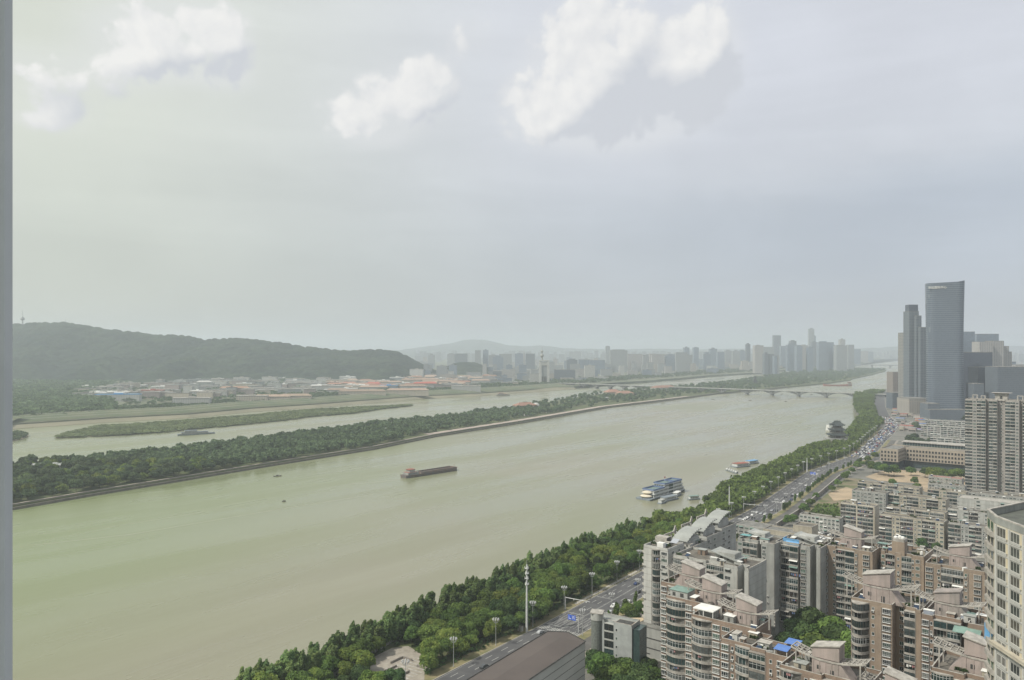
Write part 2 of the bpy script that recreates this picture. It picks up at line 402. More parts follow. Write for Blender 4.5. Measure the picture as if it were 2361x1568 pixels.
# orange island (long, wooded) with a stone embankment
ISL_F = [(-60, 1185), (30, 1175), (200, 1145), (400, 1112), (640, 1072), (860, 1037), (1000, 1008), (1080, 995), (1200, 976), (1400, 941), (1499, 929), (1596, 917),
         (1655, 909), (1762, 900), (1816, 894), (1865, 889), (1914, 884), (1962, 877.5), (1966, 874), (2011, 865), (2040, 857)]
ISL_B = [(2044, 854), (2030, 851), (2000, 849.5), (1900, 851), (1830, 857), (1800, 863), (1770, 869), (1735, 874), (1700, 880), (1640, 887.5), (1600, 891), (1560, 894.5), (1520, 898), (1499, 900), (1440, 904.5), (1395, 910),
         (1330, 919), (1260, 931), (1200, 942), (1140, 952), (1060, 964), (950, 977), (880, 983), (790, 999), (700, 1011), (640, 1018), (520, 1034), (400, 1048), (300, 1060), (150, 1076), (60, 1083), (-60, 1092)]
ISL = [D(*q, ZW) for q in ISL_F+ISL_B]
poly_obj('island_ground', ISL, ZW-.8, -4.2, M_GRASS)
isl_f = [D(*q, ZW) for q in ISL_F]
M_WALK = mat('embankment_walk', (.40, .34, .29), (.33, .28, .25), scale=.05, rough=.95)
def edge_wall(name, pts, d0, d1, z0, z1, m):
    a = offset_line(pts, d0); b = offset_line(pts, d1); mb = MB()
    for i in range(len(pts)-1):
        A = [(a[i][0], a[i][1]), (a[i+1][0], a[i+1][1]), (b[i+1][0], b[i+1][1]), (b[i][0], b[i][1])]
        mb.add([(q[0], q[1], z0) for q in A]+[(q[0], q[1], z1) for q in A], [(4, 5, 6, 7), (0, 1, 5, 4), (2, 3, 7, 6), (3, 2, 1, 0)])
    return build(mb, name, m, kind='structure')
edge_wall('island_embankment', isl_f[:15], -2.5, 1.2, ZW-.6, -5.6, mat('dark_riprap', (.10, .092, .082), (.16, .145, .12), scale=.2, rough=1))
edge_wall('island_parapet', isl_f[:15], 1.3, 2.0, -5.8, -3.3, mat('parapet_stone', (.13, .12, .11), (.19, .175, .155), scale=.3))
strip('island_walk', isl_f[:15], 2.2, 8.0, -4.05, M_WALK)
strip('island_walk', isl_f[6:12], 8.2, 22.0, -4.0, M_WALK)
# reed bars in the west channel
BAR = [(129, 1009), (158, 998), (195, 990), (220, 983), (300, 979), (359, 975), (460, 967), (576, 958), (656, 950), (730, 944), (812, 939.5), (900, 936), (947, 933.2),
       (948, 936), (880, 943), (812, 953), (724, 960), (665, 968), (519, 983), (459, 988), (380, 996), (293, 1002), (200, 1007)]
M_REED = leaf_mat('reed_green', (.13, .17, .075), (.18, .22, .10), (.10, .14, .06), rnd=0, scale=.03)
bar = jag([D(*q, ZW) for q in BAR], 5, 25, 8)
poly_obj('sandbar', bar, ZW-.5, ZW+1.0, M_SAND)
BAR2 = [(-40, 1001), (30, 999), (52, 1001), (66, 1006), (50, 1013), (20, 1019), (-40, 1022)]
bar2 = jag([D(*q, ZW) for q in BAR2], 2, 12, 9)
poly_obj('sandbar', bar2, ZW-.5, ZW+1.0, M_SAND)

# ---- vegetation meshes -------------------------------------------------------------------
def leaf_cloud(P, Nrm, size, rng, jit=.5, aspect=1.0):
    """quads at points P, roughly facing Nrm"""
    n = len(P); Nn = Nrm+rng.normal(0, jit, (n, 3)); Nn /= np.linalg.norm(Nn, axis=1)[:, None]+1e-9
    R = rng.normal(0, 1, (n, 3)); A = np.cross(Nn, R); A /= np.linalg.norm(A, axis=1)[:, None]+1e-9
    B = np.cross(Nn, A); s = (size*rng.uniform(.6, 1.35, n))[:, None]*.5
    A = A*s*aspect; B = B*s
    V = np.empty((n, 4, 3)); V[:, 0] = P-A-B*.6; V[:, 1] = P+A-B; V[:, 2] = P+A*.7+B; V[:, 3] = P-A+B*.8
    return V.reshape(-1, 3)
def quad_mesh(name, V, m):
    n = len(V)//4; me = bpy.data.meshes.new(name)
    me.vertices.add(len(V)); me.vertices.foreach_set('co', V.astype(np.float32).ravel())
    me.loops.add(4*n); me.loops.foreach_set('vertex_index', np.arange(4*n, dtype=np.int32))
    me.polygons.add(n); me.polygons.foreach_set('loop_start', np.arange(0, 4*n, 4, dtype=np.int32))
    me.update(calc_edges=True); me.materials.append(m); return me
def lobed_crown(rng, R, H, z0, nl, nleaf, size, lobe=.5, jit=.45, shape='round'):
    """points on many lobes spread over an ellipsoid crown"""
    Ps = []; Ns = []
    per = nleaf//nl
    for i in range(nl):
        th = rng.uniform(0, 2*math.pi); q = rng.uniform(-.25, 1.0)
        rr = R*math.sqrt(max(0, 1-q*q*.8))*rng.uniform(.35, .78)
        c = np.array([rr*math.cos(th), rr*math.sin(th), z0+H*.42+q*H*.34])
        lr = R*lobe*rng.uniform(.7, 1.2)
        d = rng.normal(0, 1, (per, 3)); d /= np.linalg.norm(d, axis=1)[:, None]
        d[:, 2] = np.where(d[:, 2] < -.35, -d[:, 2], d[:, 2])
        rad = lr*rng.uniform(.72, 1.05, per)[:, None]
        Ps.append(c+d*rad*np.array([1, 1, .82])); Ns.append(d)
    P = np.concatenate(Ps); Nn = np.concatenate(Ns)
    return leaf_cloud(P, Nn, size, rng, jit)
def wisp_crown(rng, R, H, z0, nw, nleaf, size, lean=.12):
    Ps = []; Ns = []; per = nleaf//nw
    for i in range(nw):
        th = rng.uniform(0, 2*math.pi); r = R*math.sqrt(rng.uniform(0, 1))*.75
        top = H*rng.uniform(.60, 1.0)*(1-.15*r/R); t = rng.uniform(0, 1, per)**.75
        zz = z0+t*(top-0)
        w = (R*.36)*np.clip(1-t, 0, 1)**.45*(.45+.75*t)+.14
        d = rng.normal(0, 1, (per, 3)); d /= np.linalg.norm(d, axis=1)[:, None]
        P = np.stack([r*math.cos(th)+lean*t*t*H*.8+d[:, 0]*w*1.1, r*math.sin(th)+d[:, 1]*w*1.1, zz+d[:, 2]*w*.6], 1)
        Ps.append(P); Ns.append(d)
    return leaf_cloud(np.concatenate(Ps), np.concatenate(Ns), size, rng, .6, 1.25)
def trunk_mesh(h, r, seed, spread=.5):
    g = random.Random(seed); mb = MB(); mb.tube((0, 0, -.4), (0, 0, h), r, r*.6, 7)
    for k in range(4):
        a = g.uniform(0, 6.28); L = h*g.uniform(.5, .8)
        mb.tube((0, 0, h*g.uniform(.7, .98)), (math.cos(a)*L*spread, math.sin(a)*L*spread, h+L*.8), r*.45, r*.15, 5)
    return mb.mesh('trunk', mat('bark', (.12, .095, .07), (.07, .055, .04), scale=2, rough=.95))
L_NEAR = leaf_mat('broadleaf', (.048, .078, .022), (.10, .145, .034), (.030, .052, .020), rnd=.24, gain=1.8)
L_LIGHT = leaf_mat('broadleaf_fresh', (.075, .115, .026), (.165, .20, .046), (.045, .075, .022), rnd=.2, gain=1.4)
L_DARK = leaf_mat('broadleaf_dark', (.030, .055, .020), (.055, .085, .03), (.020, .036, .015), rnd=.24, gain=1.8)
L_WISP = leaf_mat('poplar_leaf', (.050, .080, .030), (.10, .13, .05), (.035, .055, .022), rnd=.25, gain=2.6)
L_ISL = leaf_mat('island_leaf', (.044, .068, .034), (.088, .118, .055), (.028, .044, .025), rnd=.28, scale=.2, gain=1.4)
TREE = {}
def make_tree(key, seed, kind, R, H, leaf, n, size):
    rng = np.random.default_rng(seed)
    if kind == 'round': V = lobed_crown(rng, R, H, H*.12, 16, n, size)
    elif kind == 'wisp': V = wisp_crown(rng, R, H*.86, H*.14, 9, n, size)
    TREE[key] = (quad_mesh('crown', V, leaf), trunk_mesh(H*.45, .22 if kind == 'round' else .16, seed), kind)
for i in range(4): make_tree(('near', i), 10+i, 'round', 5.6, 10.5, L_NEAR, 5200, .62)
for i in range(3): make_tree(('fresh', i), 20+i, 'round', 6.0, 11.0, L_LIGHT, 5600, .60)
for i in range(3): make_tree(('dark', i), 30+i, 'round', 5.0, 10.0, L_DARK, 4400, .62)
for i in range(4): make_tree(('wisp', i), 40+i, 'wisp', 4.0, 15.5, L_WISP, 2600, .66)
for i in range(5): make_tree(('isl', i), 50+i, 'round', 6.2, 10.5, L_ISL, 1500, 1.25)
for i in range(2): make_tree(('islf', i), 60+i, 'round', 6.0, 10.5, L_LIGHT, 1500, 1.25)
for i in range(2): make_tree(('young', i), 70+i, 'wisp', 1.5, 7.0, L_NEAR, 700, .5)
def tree(key, x, y, z, s, label, group, name='tree', sz=None, rng=random):
    cm, tm, kd = TREE[key]
    t = thing(name, label, 'tree', (x, y, z), 0, group)
    sxy = s*rng.uniform(.9, 1.12); szz = (sz or s)*rng.uniform(.9, 1.1)
    t.scale = (sxy, sxy*rng.uniform(.92, 1.08), szz)
    a = 0 if kd == 'wisp' else rng.uniform(0, 6.28)
    link('crown', cm, t, (0, 0, 0), a + (rng.uniform(-.5, .5) if kd == 'wisp' else 0)); link('trunk', tm, t, (0, 0, 0), a)
    return t
def low_wood(name, pts, R, H, leaf, nleaf, size, seed, label=None):
    """a wood that reads as one mass: many small crowns in one mesh"""
    rng = np.random.default_rng(seed); base = [lobed_crown(rng, 1, 1.7, 0, 6, nleaf, size/R, lobe=.55) for _ in range(6)]
    out = []
    for (x, y, z) in pts:
        s = rng.uniform(.75, 1.25); V = base[rng.integers(6)].copy(); a = rng.uniform(0, 6.28); c, d = math.cos(a), math.sin(a)
        X = V[:, 0]*c-V[:, 1]*d; Y = V[:, 0]*d+V[:, 1]*c
        V[:, 0] = X*R*s+x; V[:, 1] = Y*R*s+y; V[:, 2] = V[:, 2]*H/1.7*s+z; out.append(V)
    return link(name, quad_mesh(name, np.concatenate(out), leaf), kind='stuff', label=label, category='trees' if label else None)

# ---- wooded hill (mountain ridge) as bumpy canopy over terrain -------------------------------
def canopy_bumps(X, Y, cell, amp, seed):
    rng = np.random.default_rng(seed); ix = np.floor(X/cell).astype(int); iy = np.floor(Y/cell).astype(int)
    tab = rng.uniform(0, 1, (64, 64, 3)); best = np.zeros_like(X)
    for dx in (-1, 0, 1):
        for dy in (-1, 0, 1):
            cx = ix+dx; cyy = iy+dy; T = tab[cx % 64, cyy % 64]
            px = (cx+T[..., 0])*cell; py = (cyy+T[..., 1])*cell; r = cell*(.55+.35*T[..., 2])
            d2 = ((X-px)**2+(Y-py)**2)/r**2
            best = np.maximum(best, amp*(.6+.6*T[..., 2])*np.sqrt(np.clip(1-d2, 0, 1)))
    return best
def grid_mesh(name, X, Y, Z, m, smooth=False):
    nx, ny = X.shape; V = np.stack([X, Y, Z], -1).reshape(-1, 3); me = bpy.data.meshes.new(name)
    i = np.arange(nx*ny).reshape(nx, ny); Q = np.stack([i[:-1, :-1], i[1:, :-1], i[1:, 1:], i[:-1, 1:]], -1).reshape(-1)
    me.vertices.add(len(V)); me.vertices.foreach_set('co', V.astype(np.float32).ravel()); n = len(Q)//4
    me.loops.add(len(Q)); me.loops.foreach_set('vertex_index', Q.astype(np.int32))
    me.polygons.add(n); me.polygons.foreach_set('loop_start', np.arange(0, 4*n, 4, dtype=np.int32)); me.update(calc_edges=True)
    me.materials.append(m)
    if smooth: me.polygons.foreach_set('use_smooth', [True]*n)
    return me
M_HILL = leaf_mat('forest_canopy', (.018, .034, .022), (.046, .066, .034), (.012, .024, .017), rnd=0, scale=.006)
RIDGE = [(-500, 770), (-200, 752), (30, 750), (80, 748), (150, 747), (180, 752), (250, 762), (330, 772), (420, 778), (480, 786), (545, 783.5), (600, 788), (660, 796), (740, 807), (800, 813), (860, 810), (900, 811),
         (930, 820), (960, 838), (990, 852), (1010, 862), (1060, 869)]
def ridge_hill(name, RD, Yr, depth_f, depth_b, step, bump, cell, seed, kind='structure', base=4.0, mm=None):
    px = np.array([r[0]*S for r in RD]); py = np.array([r[1]*S for r in RD])
    xs = (px-512)/F*Yr; hs = CAMZ-(py-HZ)/F*Yr
    X1 = np.arange(xs[0], xs[-1], step); Y1 = np.arange(Yr-depth_f*1.42, Yr+depth_b, step)
    X, Y = np.meshgrid(X1, Y1, indexing='ij'); H = np.interp(X, xs, hs)
    rng = np.random.default_rng(seed)
    t = np.where(Y < Yr, (Yr-Y)/depth_f, (Y-Yr)/depth_b)
    # spurs and gullies
    w = np.zeros_like(X)
    for k in range(14):
        a = rng.uniform(0, 6.28); L = rng.uniform(250, 900); w += np.sin((X*math.cos(a)+Y*math.sin(a))/L*6.28+rng.uniform(0, 6.28))/14*3
    wob = 1+.16*np.sin(X/230.0+1.3)*np.sin(X/97.0)+.10*np.sin(X/51.0+2)
    t = np.where(Y < Yr, t*wob, t)
    prof = np.clip(1-t, 0, 1)**1.15
    Z = base+(H-base)*prof*(1+.15*w*np.sin(np.clip(t, 0, 1)*3.14))
    Z += canopy_bumps(X, Y, cell, bump, seed)*np.clip((Z-base)/20, 0, 1)
    Z = np.where(t >= 1, base-8, Z)
    return link(name, grid_mesh(name, X, Y, Z, mm or M_HILL), kind=kind)
ridge_hill('wooded_hill', RIDGE, 3950, 760, 500, 7.0, 12, 22, 1)
ridge_hill('knoll', [(985, 868), (1010, 856), (1040, 842), (1065, 836.5), (1095, 837), (1120, 846), (1140, 858), (1150, 868)], 4300, 260, 200, 8, 7, 17, 2)
M_FARH = leaf_mat('far_forest', (.035, .06, .03), (.05, .075, .035), (.03, .05, .026), rnd=0, scale=.004)
ridge_hill('distant_hills', [(760, 820), (840, 812), (900, 810), (960, 803), (1000, 797.5), (1050, 790), (1068, 785), (1090, 783), (1115, 784), (1140, 789.5), (1170, 797), (1215, 799.5), (1245, 797.5), (1262, 798.5),
      (1300, 803.5), (1400, 806), (1500, 805), (1620, 806), (1750, 804), (1900, 806), (2020, 803), (2060, 800), (2100, 797.5), (2200, 800), (2300, 798), (2500, 801)], 14000, 2500, 1500, 60, 10, 140, 3, mm=M_FARH)

# ---- haze ----------------------------------------------------------------------------------
hz_m = bpy.data.materials.new('haze_air'); hz_m.use_nodes = True; t = hz_m.node_tree; t.nodes.clear()
pv = t.nodes.new('ShaderNodeVolumePrincipled'); pv.inputs['Color'].default_value = (.83, .905, .98, 1)
pv.inputs['Density'].default_value = 1.3e-4; pv.inputs['Anisotropy'].default_value = .25
o = t.nodes.new('ShaderNodeOutputMaterial'); t.links.new(pv.outputs[0], o.inputs['Volume'])
mb = MB(); mb.box(-24000, 24000, -400, 30000, ZW-1.8, 330); build(mb, 'haze', hz_m, kind='stuff')
# ================================================================== building kit
M_WHITE = mat('white_plaster', (.50, .50, .47), (.36, .36, .34), scale=.35, streak=True, rnd=.0)
M_CREAM = mat('cream_tile', (.50, .46, .37), (.38, .345, .28), scale=.35, streak=True)
M_BEIGE = mat('beige_wall', (.40, .365, .29), (.28, .255, .205), scale=.4, streak=True)
M_GREYW = mat('grey_wall', (.34, .345, .325), (.23, .235, .22), scale=.4, streak=True)
M_GREYL = mat('light_grey_wall', (.42, .425, .40), (.30, .305, .285), scale=.4, streak=True)
M_BRICK = mat('brown_tile', (.265, .195, .15), (.185, .14, .108), scale=.5, streak=True)
M_BRICK2 = mat('ochre_tile', (.315, .25, .19), (.225, .18, .14), scale=.5, streak=True)
M_PINK = mat('pink_plaster', (.39, .325, .30), (.25, .22, .20), scale=.5, streak=True, detail=6)
M_PINKG = mat('stained_pink_plaster', (.36, .31, .285), (.20, .19, .175), scale=.6, streak=True, detail=6)
M_ROOF = mat('roof_screed', (.17, .155, .13), (.09, .085, .075), scale=.25, rough=.95, detail=6)
M_ROOFG = mat('roof_grey', (.22, .215, .20), (.13, .13, .12), scale=.25, rough=.95, detail=6)
M_SLABR = mat('metal_slab_roof', (.32, .335, .315), (.25, .26, .245), scale=.15, rough=.6, spec=.4)
M_COP = mat('pale_coping', (.43, .41, .37), (.27, .255, .23), scale=.5)
M_FRAME = mat('window_frame_white', (.62, .63, .62), (.48, .49, .48), scale=1.5, rough=.5)
M_DARKW = mat('dark_recess', (.075, .075, .07), (.045, .045, .043), scale=.8)
M_PAR = mat('parapet_pale', (.38, .365, .33), (.24, .23, .21), scale=.5, rnd=.16)
M_PARD = mat('parapet_dull', (.30, .27, .235), (.20, .185, .165), scale=.5, rnd=.15)
M_RUST = mat('old_railing', (.13, .11, .095), (.08, .07, .06), scale=2)
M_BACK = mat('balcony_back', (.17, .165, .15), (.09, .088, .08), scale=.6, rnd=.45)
M_GLASS = glass_mat('window_glass', [(.030, .045, .040), (.05, .085, .065), (.018, .024, .026), (.10, .12, .11), (.035, .06, .05), (.16, .165, .15), (.022, .03, .03), (.06, .11, .08)])
M_GLASSD = glass_mat('balcony_glass', [(.020, .035, .034), (.03, .055, .055), (.014, .02, .02), (.05, .065, .065), (.025, .045, .04), (.08, .09, .088)])
M_ACW = mat('aircon_white', (.55, .55, .53), (.40, .40, .38), scale=3, rnd=.12)
M_BLUE = mat('blue_sheet', (.10, .20, .48), (.085, .17, .42), scale=.4, rough=.5)
M_TURQ = mat('turquoise_sheet', (.16, .36, .36), (.12, .29, .30), scale=.5, rough=.5)
M_SKYB = mat('sky_blue_panel', (.14, .33, .55), (.11, .27, .47), scale=.5, rough=.5)
M_GRNS = mat('green_sheet', (.20, .30, .26), (.15, .23, .20), scale=.5, rough=.5)
M_REDS = mat('red_sheet', (.42, .11, .085), (.32, .09, .07), scale=.5)
M_WSH = mat('white_sheet', (.74, .74, .71), (.64, .64, .61), scale=.3, rough=.5)
M_PLANT = leaf_mat('roof_plant', (.045, .075, .025), (.09, .13, .04), (.03, .045, .02))
PROTO = {}
def arc_profile(w, b, n=7, skew=0.0):
    """front outline of a bulging bay, from (0,0) to (w,0), bulging towards -y"""
    out = []
    for i in range(n+1):
        t = i/n; tt = t**(1.0+skew) if skew >= 0 else 1-(1-t)**(1-skew)
        out.append((w*t, -b*math.sin(math.pi*min(1, max(0, tt)))**.75))
    return out
def win_proto(w, h, kind, fm):
    """bay window: frame (part) with pane (sub-part)"""
    k = ('win', round(w, 2), round(h, 2), kind, fm.name)
    if k in PROTO: return PROTO[k]
    mb = MB(); d = {'bay': .45, 'flat': .07, 'small': .07}[kind]; z0 = .55 if kind == 'bay' else .9; z1 = z0+h
    if kind == 'bay':
        mb.box(-.12, w+.12, -d-.1, -.003, z0-.16, z0, 1); mb.box(-.12, w+.12, -d-.1, -.003, z1, z1+.12, 1)
    else: mb.box(-.05, w+.05, -d-.05, -.003, z0-.08, z0, 1)
    t = .09
    mb.box(0, t, -d, -.003, z0, z1); mb.box(w-t, w, -d, -.003, z0, z1)
    mb.box(t, w-t, -d, -d+.05, z0, z0+t); mb.box(t, w-t, -d, -d+.05, z1-t, z1)
    if kind == 'bay':
        mb.box(t, w-t, -d, -d+.05, z0+h*.28, z0+h*.28+.07)
    nm = max(1, int(round(w/1.0)))
    for i in range(1, nm+1):
        if nm > 1 or kind != 'small':
            xx = w*i/(nm+1) if kind == 'bay' else w*i/(nm+1)
            mb.box(xx-.035, xx+.035, -d, -d+.05, z0+t, z1-t)
    me = mb.mesh('window', [M_FRAME, fm]); g = MB(); g.box(t, w-t, -d+.052, -d+.085, z0+t, z1-t)
    PROTO[k] = (me, g.mesh('pane', M_GLASS)); return PROTO[k]
def bal_proto(w, b, var, pm, fh=3.0, back=0.0, n=7, skew=0.0):
    """one storey of a balcony: slab + parapet (part), glazing or the room front behind it (sub-part)"""
    k = ('bal', round(w, 2), b, var, pm.name, back, n, skew, fh)
    if k in PROTO: return PROTO[k]
    P = arc_profile(w, b, n, skew) if b > .4 else [(0, -b), (w/2, -b), (w, -b)]
    mb = MB()
    Q = [(0, back-.003)] + [p for p in P] + [(w, back-.003)]
    if b > .4: Q = [(w, back-.003), (0, back-.003)] if False else ([(0, back-.003)]+P[0:]+[(w, back-.003)])
    Q = [q for i, q in enumerate(Q) if i == 0 or (abs(q[0]-Q[i-1][0])+abs(q[1]-Q[i-1][1])) > 1e-4]
    mb.prism(Q, -.14, .10, 0, bottom=True)
    ph = {'open': .85, 'glass': .78, 'rail': .95, 'dark': .55, 'cage': .9}[var]
    op = {'open': 0, 'glass': 0, 'rail': 1, 'dark': 0, 'cage': 1}[var]
    for i in range(len(P)-1):
        if op == 0: mb.edge(P[i], P[i+1], .12, .10, ph, 0)
        else:
            mb.edge(P[i], P[i+1], .05, .10, .42, 0); mb.edge(P[i], P[i+1], .06, ph-.06, ph, 2)
            a, c = Vector(P[i]), Vector(P[i+1]); L = (c-a).length; q = max(2, int(L/.45))
            for j in range(q): pt = a.lerp(c, (j+.5)/q); mb.box(pt.x-.02, pt.x+.02, pt.y, pt.y+.04, .42, ph-.06, 2)
    # side piers of the bay
    me = mb.mesh('balcony', [pm, M_FRAME, M_RUST]); g = MB()
    if var in ('glass', 'dark', 'cage'):
        top = fh-.14; mi = 0
        for i in range(len(P)-1):
            a, c = Vector(P[i]), Vector(P[i+1]); dd = (c-a).normalized(); nn = Vector((-dd.y, dd.x))
            a2 = a+nn*.07; c2 = c+nn*.07
            if var != 'cage': g.edge(a2, c2, .03, ph, top, 0)
            if i: g.box(a.x-.04, a.x+.04, a.y-.0, a.y+.10, ph, top, 1 if var != 'dark' else 2)
            if var == 'glass':
                L = (c-a).length; q = max(1, int(L/.9))
                for j in range(1, q): pt = a.lerp(c, j/q); g.box(pt.x-.03, pt.x+.03, pt.y+.02, pt.y+.10, ph, top, 1)
                g.edge(a+nn*.02, c+nn*.02, .07, ph+.0, ph+.07, 1)
                if i % 1 == 0: g.edge(a+nn*.02, c+nn*.02, .07, top-.62, top-.55, 1)
            if var == 'cage':
                L = (c-a).length; q = max(2, int(L/.3))
                for j in range(q): pt = a.lerp(c, (j+.5)/q); g.box(pt.x-.015, pt.x+.015, pt.y+.02, pt.y+.05, ph, top, 2)
                for zz in (1.5, 2.0, 2.5): g.edge(a, c, .03, zz, zz+.03, 2)
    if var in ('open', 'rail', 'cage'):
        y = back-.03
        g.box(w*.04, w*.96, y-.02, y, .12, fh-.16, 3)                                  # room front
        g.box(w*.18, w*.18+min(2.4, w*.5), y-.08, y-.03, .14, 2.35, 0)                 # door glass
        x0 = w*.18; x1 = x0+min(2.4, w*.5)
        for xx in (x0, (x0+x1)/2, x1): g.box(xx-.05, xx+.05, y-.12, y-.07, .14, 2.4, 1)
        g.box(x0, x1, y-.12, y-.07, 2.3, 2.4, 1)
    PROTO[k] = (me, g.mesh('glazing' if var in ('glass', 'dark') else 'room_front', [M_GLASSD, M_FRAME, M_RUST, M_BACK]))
    return PROTO[k]
def ac_proto():
    if 'ac' in PROTO: return PROTO['ac']
    mb = MB(); mb.box(0, .85, -.42, -.06, 0, .62); mb.box(.1, .62, -.435, -.42, .06, .56, 1)
    mb.box(.05, .10, -.42, -.003, -.12, -.0, 2); mb.box(.75, .8, -.42, -.003, -.12, 0, 2)
    PROTO['ac'] = mb.mesh('air_conditioner', [M_ACW, M_DARKW, M_RUST]); return PROTO['ac']
def cloth_proto(i):
    k = ('cloth', i)
    if k in PROTO: return PROTO[k]
    g = random.Random(i); mb = MB(); x = 0
    for j in range(g.randint(3, 6)):
        w = g.uniform(.3, .8); h = g.uniform(.5, 1.1); mb.box(x, x+w, 0, .03, 2.2-h, 2.2, g.randrange(4)); x += w+g.uniform(.05, .25)
    mb.box(-.1, x, .0, .03, 2.21, 2.24, 3)
    PROTO[k] = mb.mesh('laundry', [M_WSH, mat('cloth_pink', (.42, .22, .22)), mat('cloth_blue', (.14, .2, .34)), mat('cloth_grey', (.25, .25, .26))]); return PROTO[k]
def awning_proto(w, i):
    k = ('awn', round(w, 1), i)
    if k in PROTO: return PROTO[k]
    mb = MB(); mb.add([(-.1, -1.1, -.35), (w+.1, -1.1, -.35), (w+.1, -.003, 0), (-.1, -.003, 0), (-.1, -1.1, -.40), (w+.1, -1.1, -.40), (w+.1, -.003, -.05), (-.1, -.003, -.05)], [(0, 1, 2, 3), (7, 6, 5, 4), (0, 4, 5, 1), (1, 5, 6, 2), (2, 6, 7, 3), (3, 7, 4, 0)])
    PROTO[k] = mb.mesh('awning', [M_WSH, M_SLABR, M_GRNS, M_COP][i]); return PROTO[k]
def footprint(cols, W, Dp):
    pts = []; x = 0
    for c in cols:
        d = {'rec': 1.6, 'slot': 5.0, 'recn': 1.2}.get(c[0], 0.0)
        if c[0] == 'step': d = c[2]
        pts += [(x, d), (x+c[1], d)]; x += c[1]
    out = []
    for p in pts:
        if not out or abs(p[0]-out[-1][0])+abs(p[1]-out[-1][1]) > 1e-6: out.append(p)
    return out+[(x, Dp), (0, Dp)], x
def tower(name, label, group, P, cols, Dp, zr, wm, pm=None, kmin=4, fh=3.0, seed=0, side=None, roofm=None, bvars=('open', 'glass', 'dark', 'rail', 'cage'), bw=(4, 4, 3, 2, 1),
          cope=None, rz=RZ, bands=True, acs=.5, winm=None, z0=0.0, parap=1.1, cat='apartment tower'):
    """P = world xy of the front-left corner; columns run left to right along the front"""
    g = random.Random(seed); pm = pm or M_PAR; roofm = roofm or M_ROOF; cope = cope or M_COP; winm = winm or M_PARD
    root = thing(name, label, cat, (P[0], P[1], z0), rz, group)
    fp, Wd = footprint(cols, 0, Dp); H = zr-z0
    mb = MB(); mb.prism(fp, 0, H, 0)
    nf = int(round(H/fh)); zb = H-nf*fh
    n = len(fp)
    if bands:
        for k in range(kmin, nf+1):
            z = zb+k*fh-.06
            for i in (0,):
                mb.box(.0, Wd, -.028, -.002, z, z+.10, 1) if all(c[0] not in ('rec', 'slot', 'recn', 'step') for c in cols) else None
            mb.box(Wd+.002, Wd+.03, .0, Dp, z, z+.10, 1)
    build(mb, 'wall', [wm, M_PARD], root)
    mb = MB(); mb.prism([(p[0], p[1]) for p in fp], H+.004, H+.06); build(mb, 'roof', roofm, root)
    mb = MB()
    for i in range(n):
        a, b = fp[i], fp[(i+1) % n]; mb.edge(a, b, .25, H+.062, H+parap, 0); mb.edge((a[0], a[1]), (b[0], b[1]), .34, H+parap+.002, H+parap+.12, 1)
    build(mb, 'parapet', [wm, cope], root)
    x = 0.0
    for ci, c in enumerate(cols):
        kd, w = c[0], c[1]; opt = c[2] if len(c) > 2 else None
        for k in range(kmin, nf):
            z = zb+k*fh
            def put(pr, nm, lx, ly, lz):
                o = link(nm, pr[0], root, (lx, ly, lz))
                link(pr[1].name.split('.')[0], pr[1], o, (0, 0, 0)); return o
            if kd == 'bayw': put(win_proto(w*.80, 1.75, 'bay', winm), 'window', x+w*.1, 0, z)
            elif kd == 'flatw':
                put(win_proto(w*.74, 1.5, 'flat', winm), 'window', x+w*.13, 0, z)
                if bands and g.random() < .22: link('awning', awning_proto(w*.7, g.randrange(4)), root, (x+w*.15, 0, z+2.75))
                if bands and g.random() < acs*.6: link('air_conditioner', ac_proto(), root, (x+w*.3, 0, z+.05))
            elif kd == 'smallw': 
                put(win_proto(min(.9, w*.6), 1.2, 'small', winm), 'window', x+w/2-.4, 0, z)
                if g.random() < acs: link('air_conditioner', ac_proto(), root, (x+w*.5-.4+g.uniform(-.3, .3), 0, z+.15))
            elif kd in ('rec', 'recn'):
                dpt = 1.6 if kd == 'rec' else 1.2
                v = g.choices(bvars, bw)[0]
                nb = max(1, int(round(w/4.4)))
                for j in range(nb):
                    if j and g.random() < .5: v = g.choices(bvars, bw)[0]
                    put(bal_proto(w/nb-.16, .02, v, pm, fh, dpt), 'balcony', x+j*w/nb+.08, 0, z)
                    if bands and v in ('open', 'rail') and g.random() < .45: link('laundry', cloth_proto(g.randrange(6)), root, (x+j*w/nb+g.uniform(.4, 1.2), .35, z+.2))
                    if bands and g.random() < .10: link('awning', awning_proto(w/nb-.3, g.randrange(4)), root, (x+j*w/nb+.15, -.06, z+2.75))
            elif kd == 'cur':
                v = g.choices(bvars, bw)[0]; put(bal_proto(w, opt or 1.5, v, pm, fh, 0.0, 7), 'balcony', x, 0, z)
                if v in ('open', 'rail') and g.random() < .6: link('laundry', cloth_proto(g.randrange(6)), root, (x+w*g.uniform(.2, .5), -(opt or 1.5)*.6, z+.2))
            elif kd == 'curs':
                v = g.choices(bvars, bw)[0]; put(bal_proto(w, opt or 3.5, v, pm, fh, 0.0, 9, .0), 'balcony', x, 0, z)
            elif kd == 'slot':
                if w > 3: put(win_proto(1.4, 1.4, 'flat', winm), 'window', x+w*.3, 5.0, z)
                if g.random() < .6: link('air_conditioner', ac_proto(), root, (x+w*.5, 5.0, z+.3))
            if kd in ('bayw', 'flatw', 'blank') and w > 3.5 and g.random() < acs*.8:
                link('air_conditioner', ac_proto(), root, (x+w*.02, 0, z+.2))
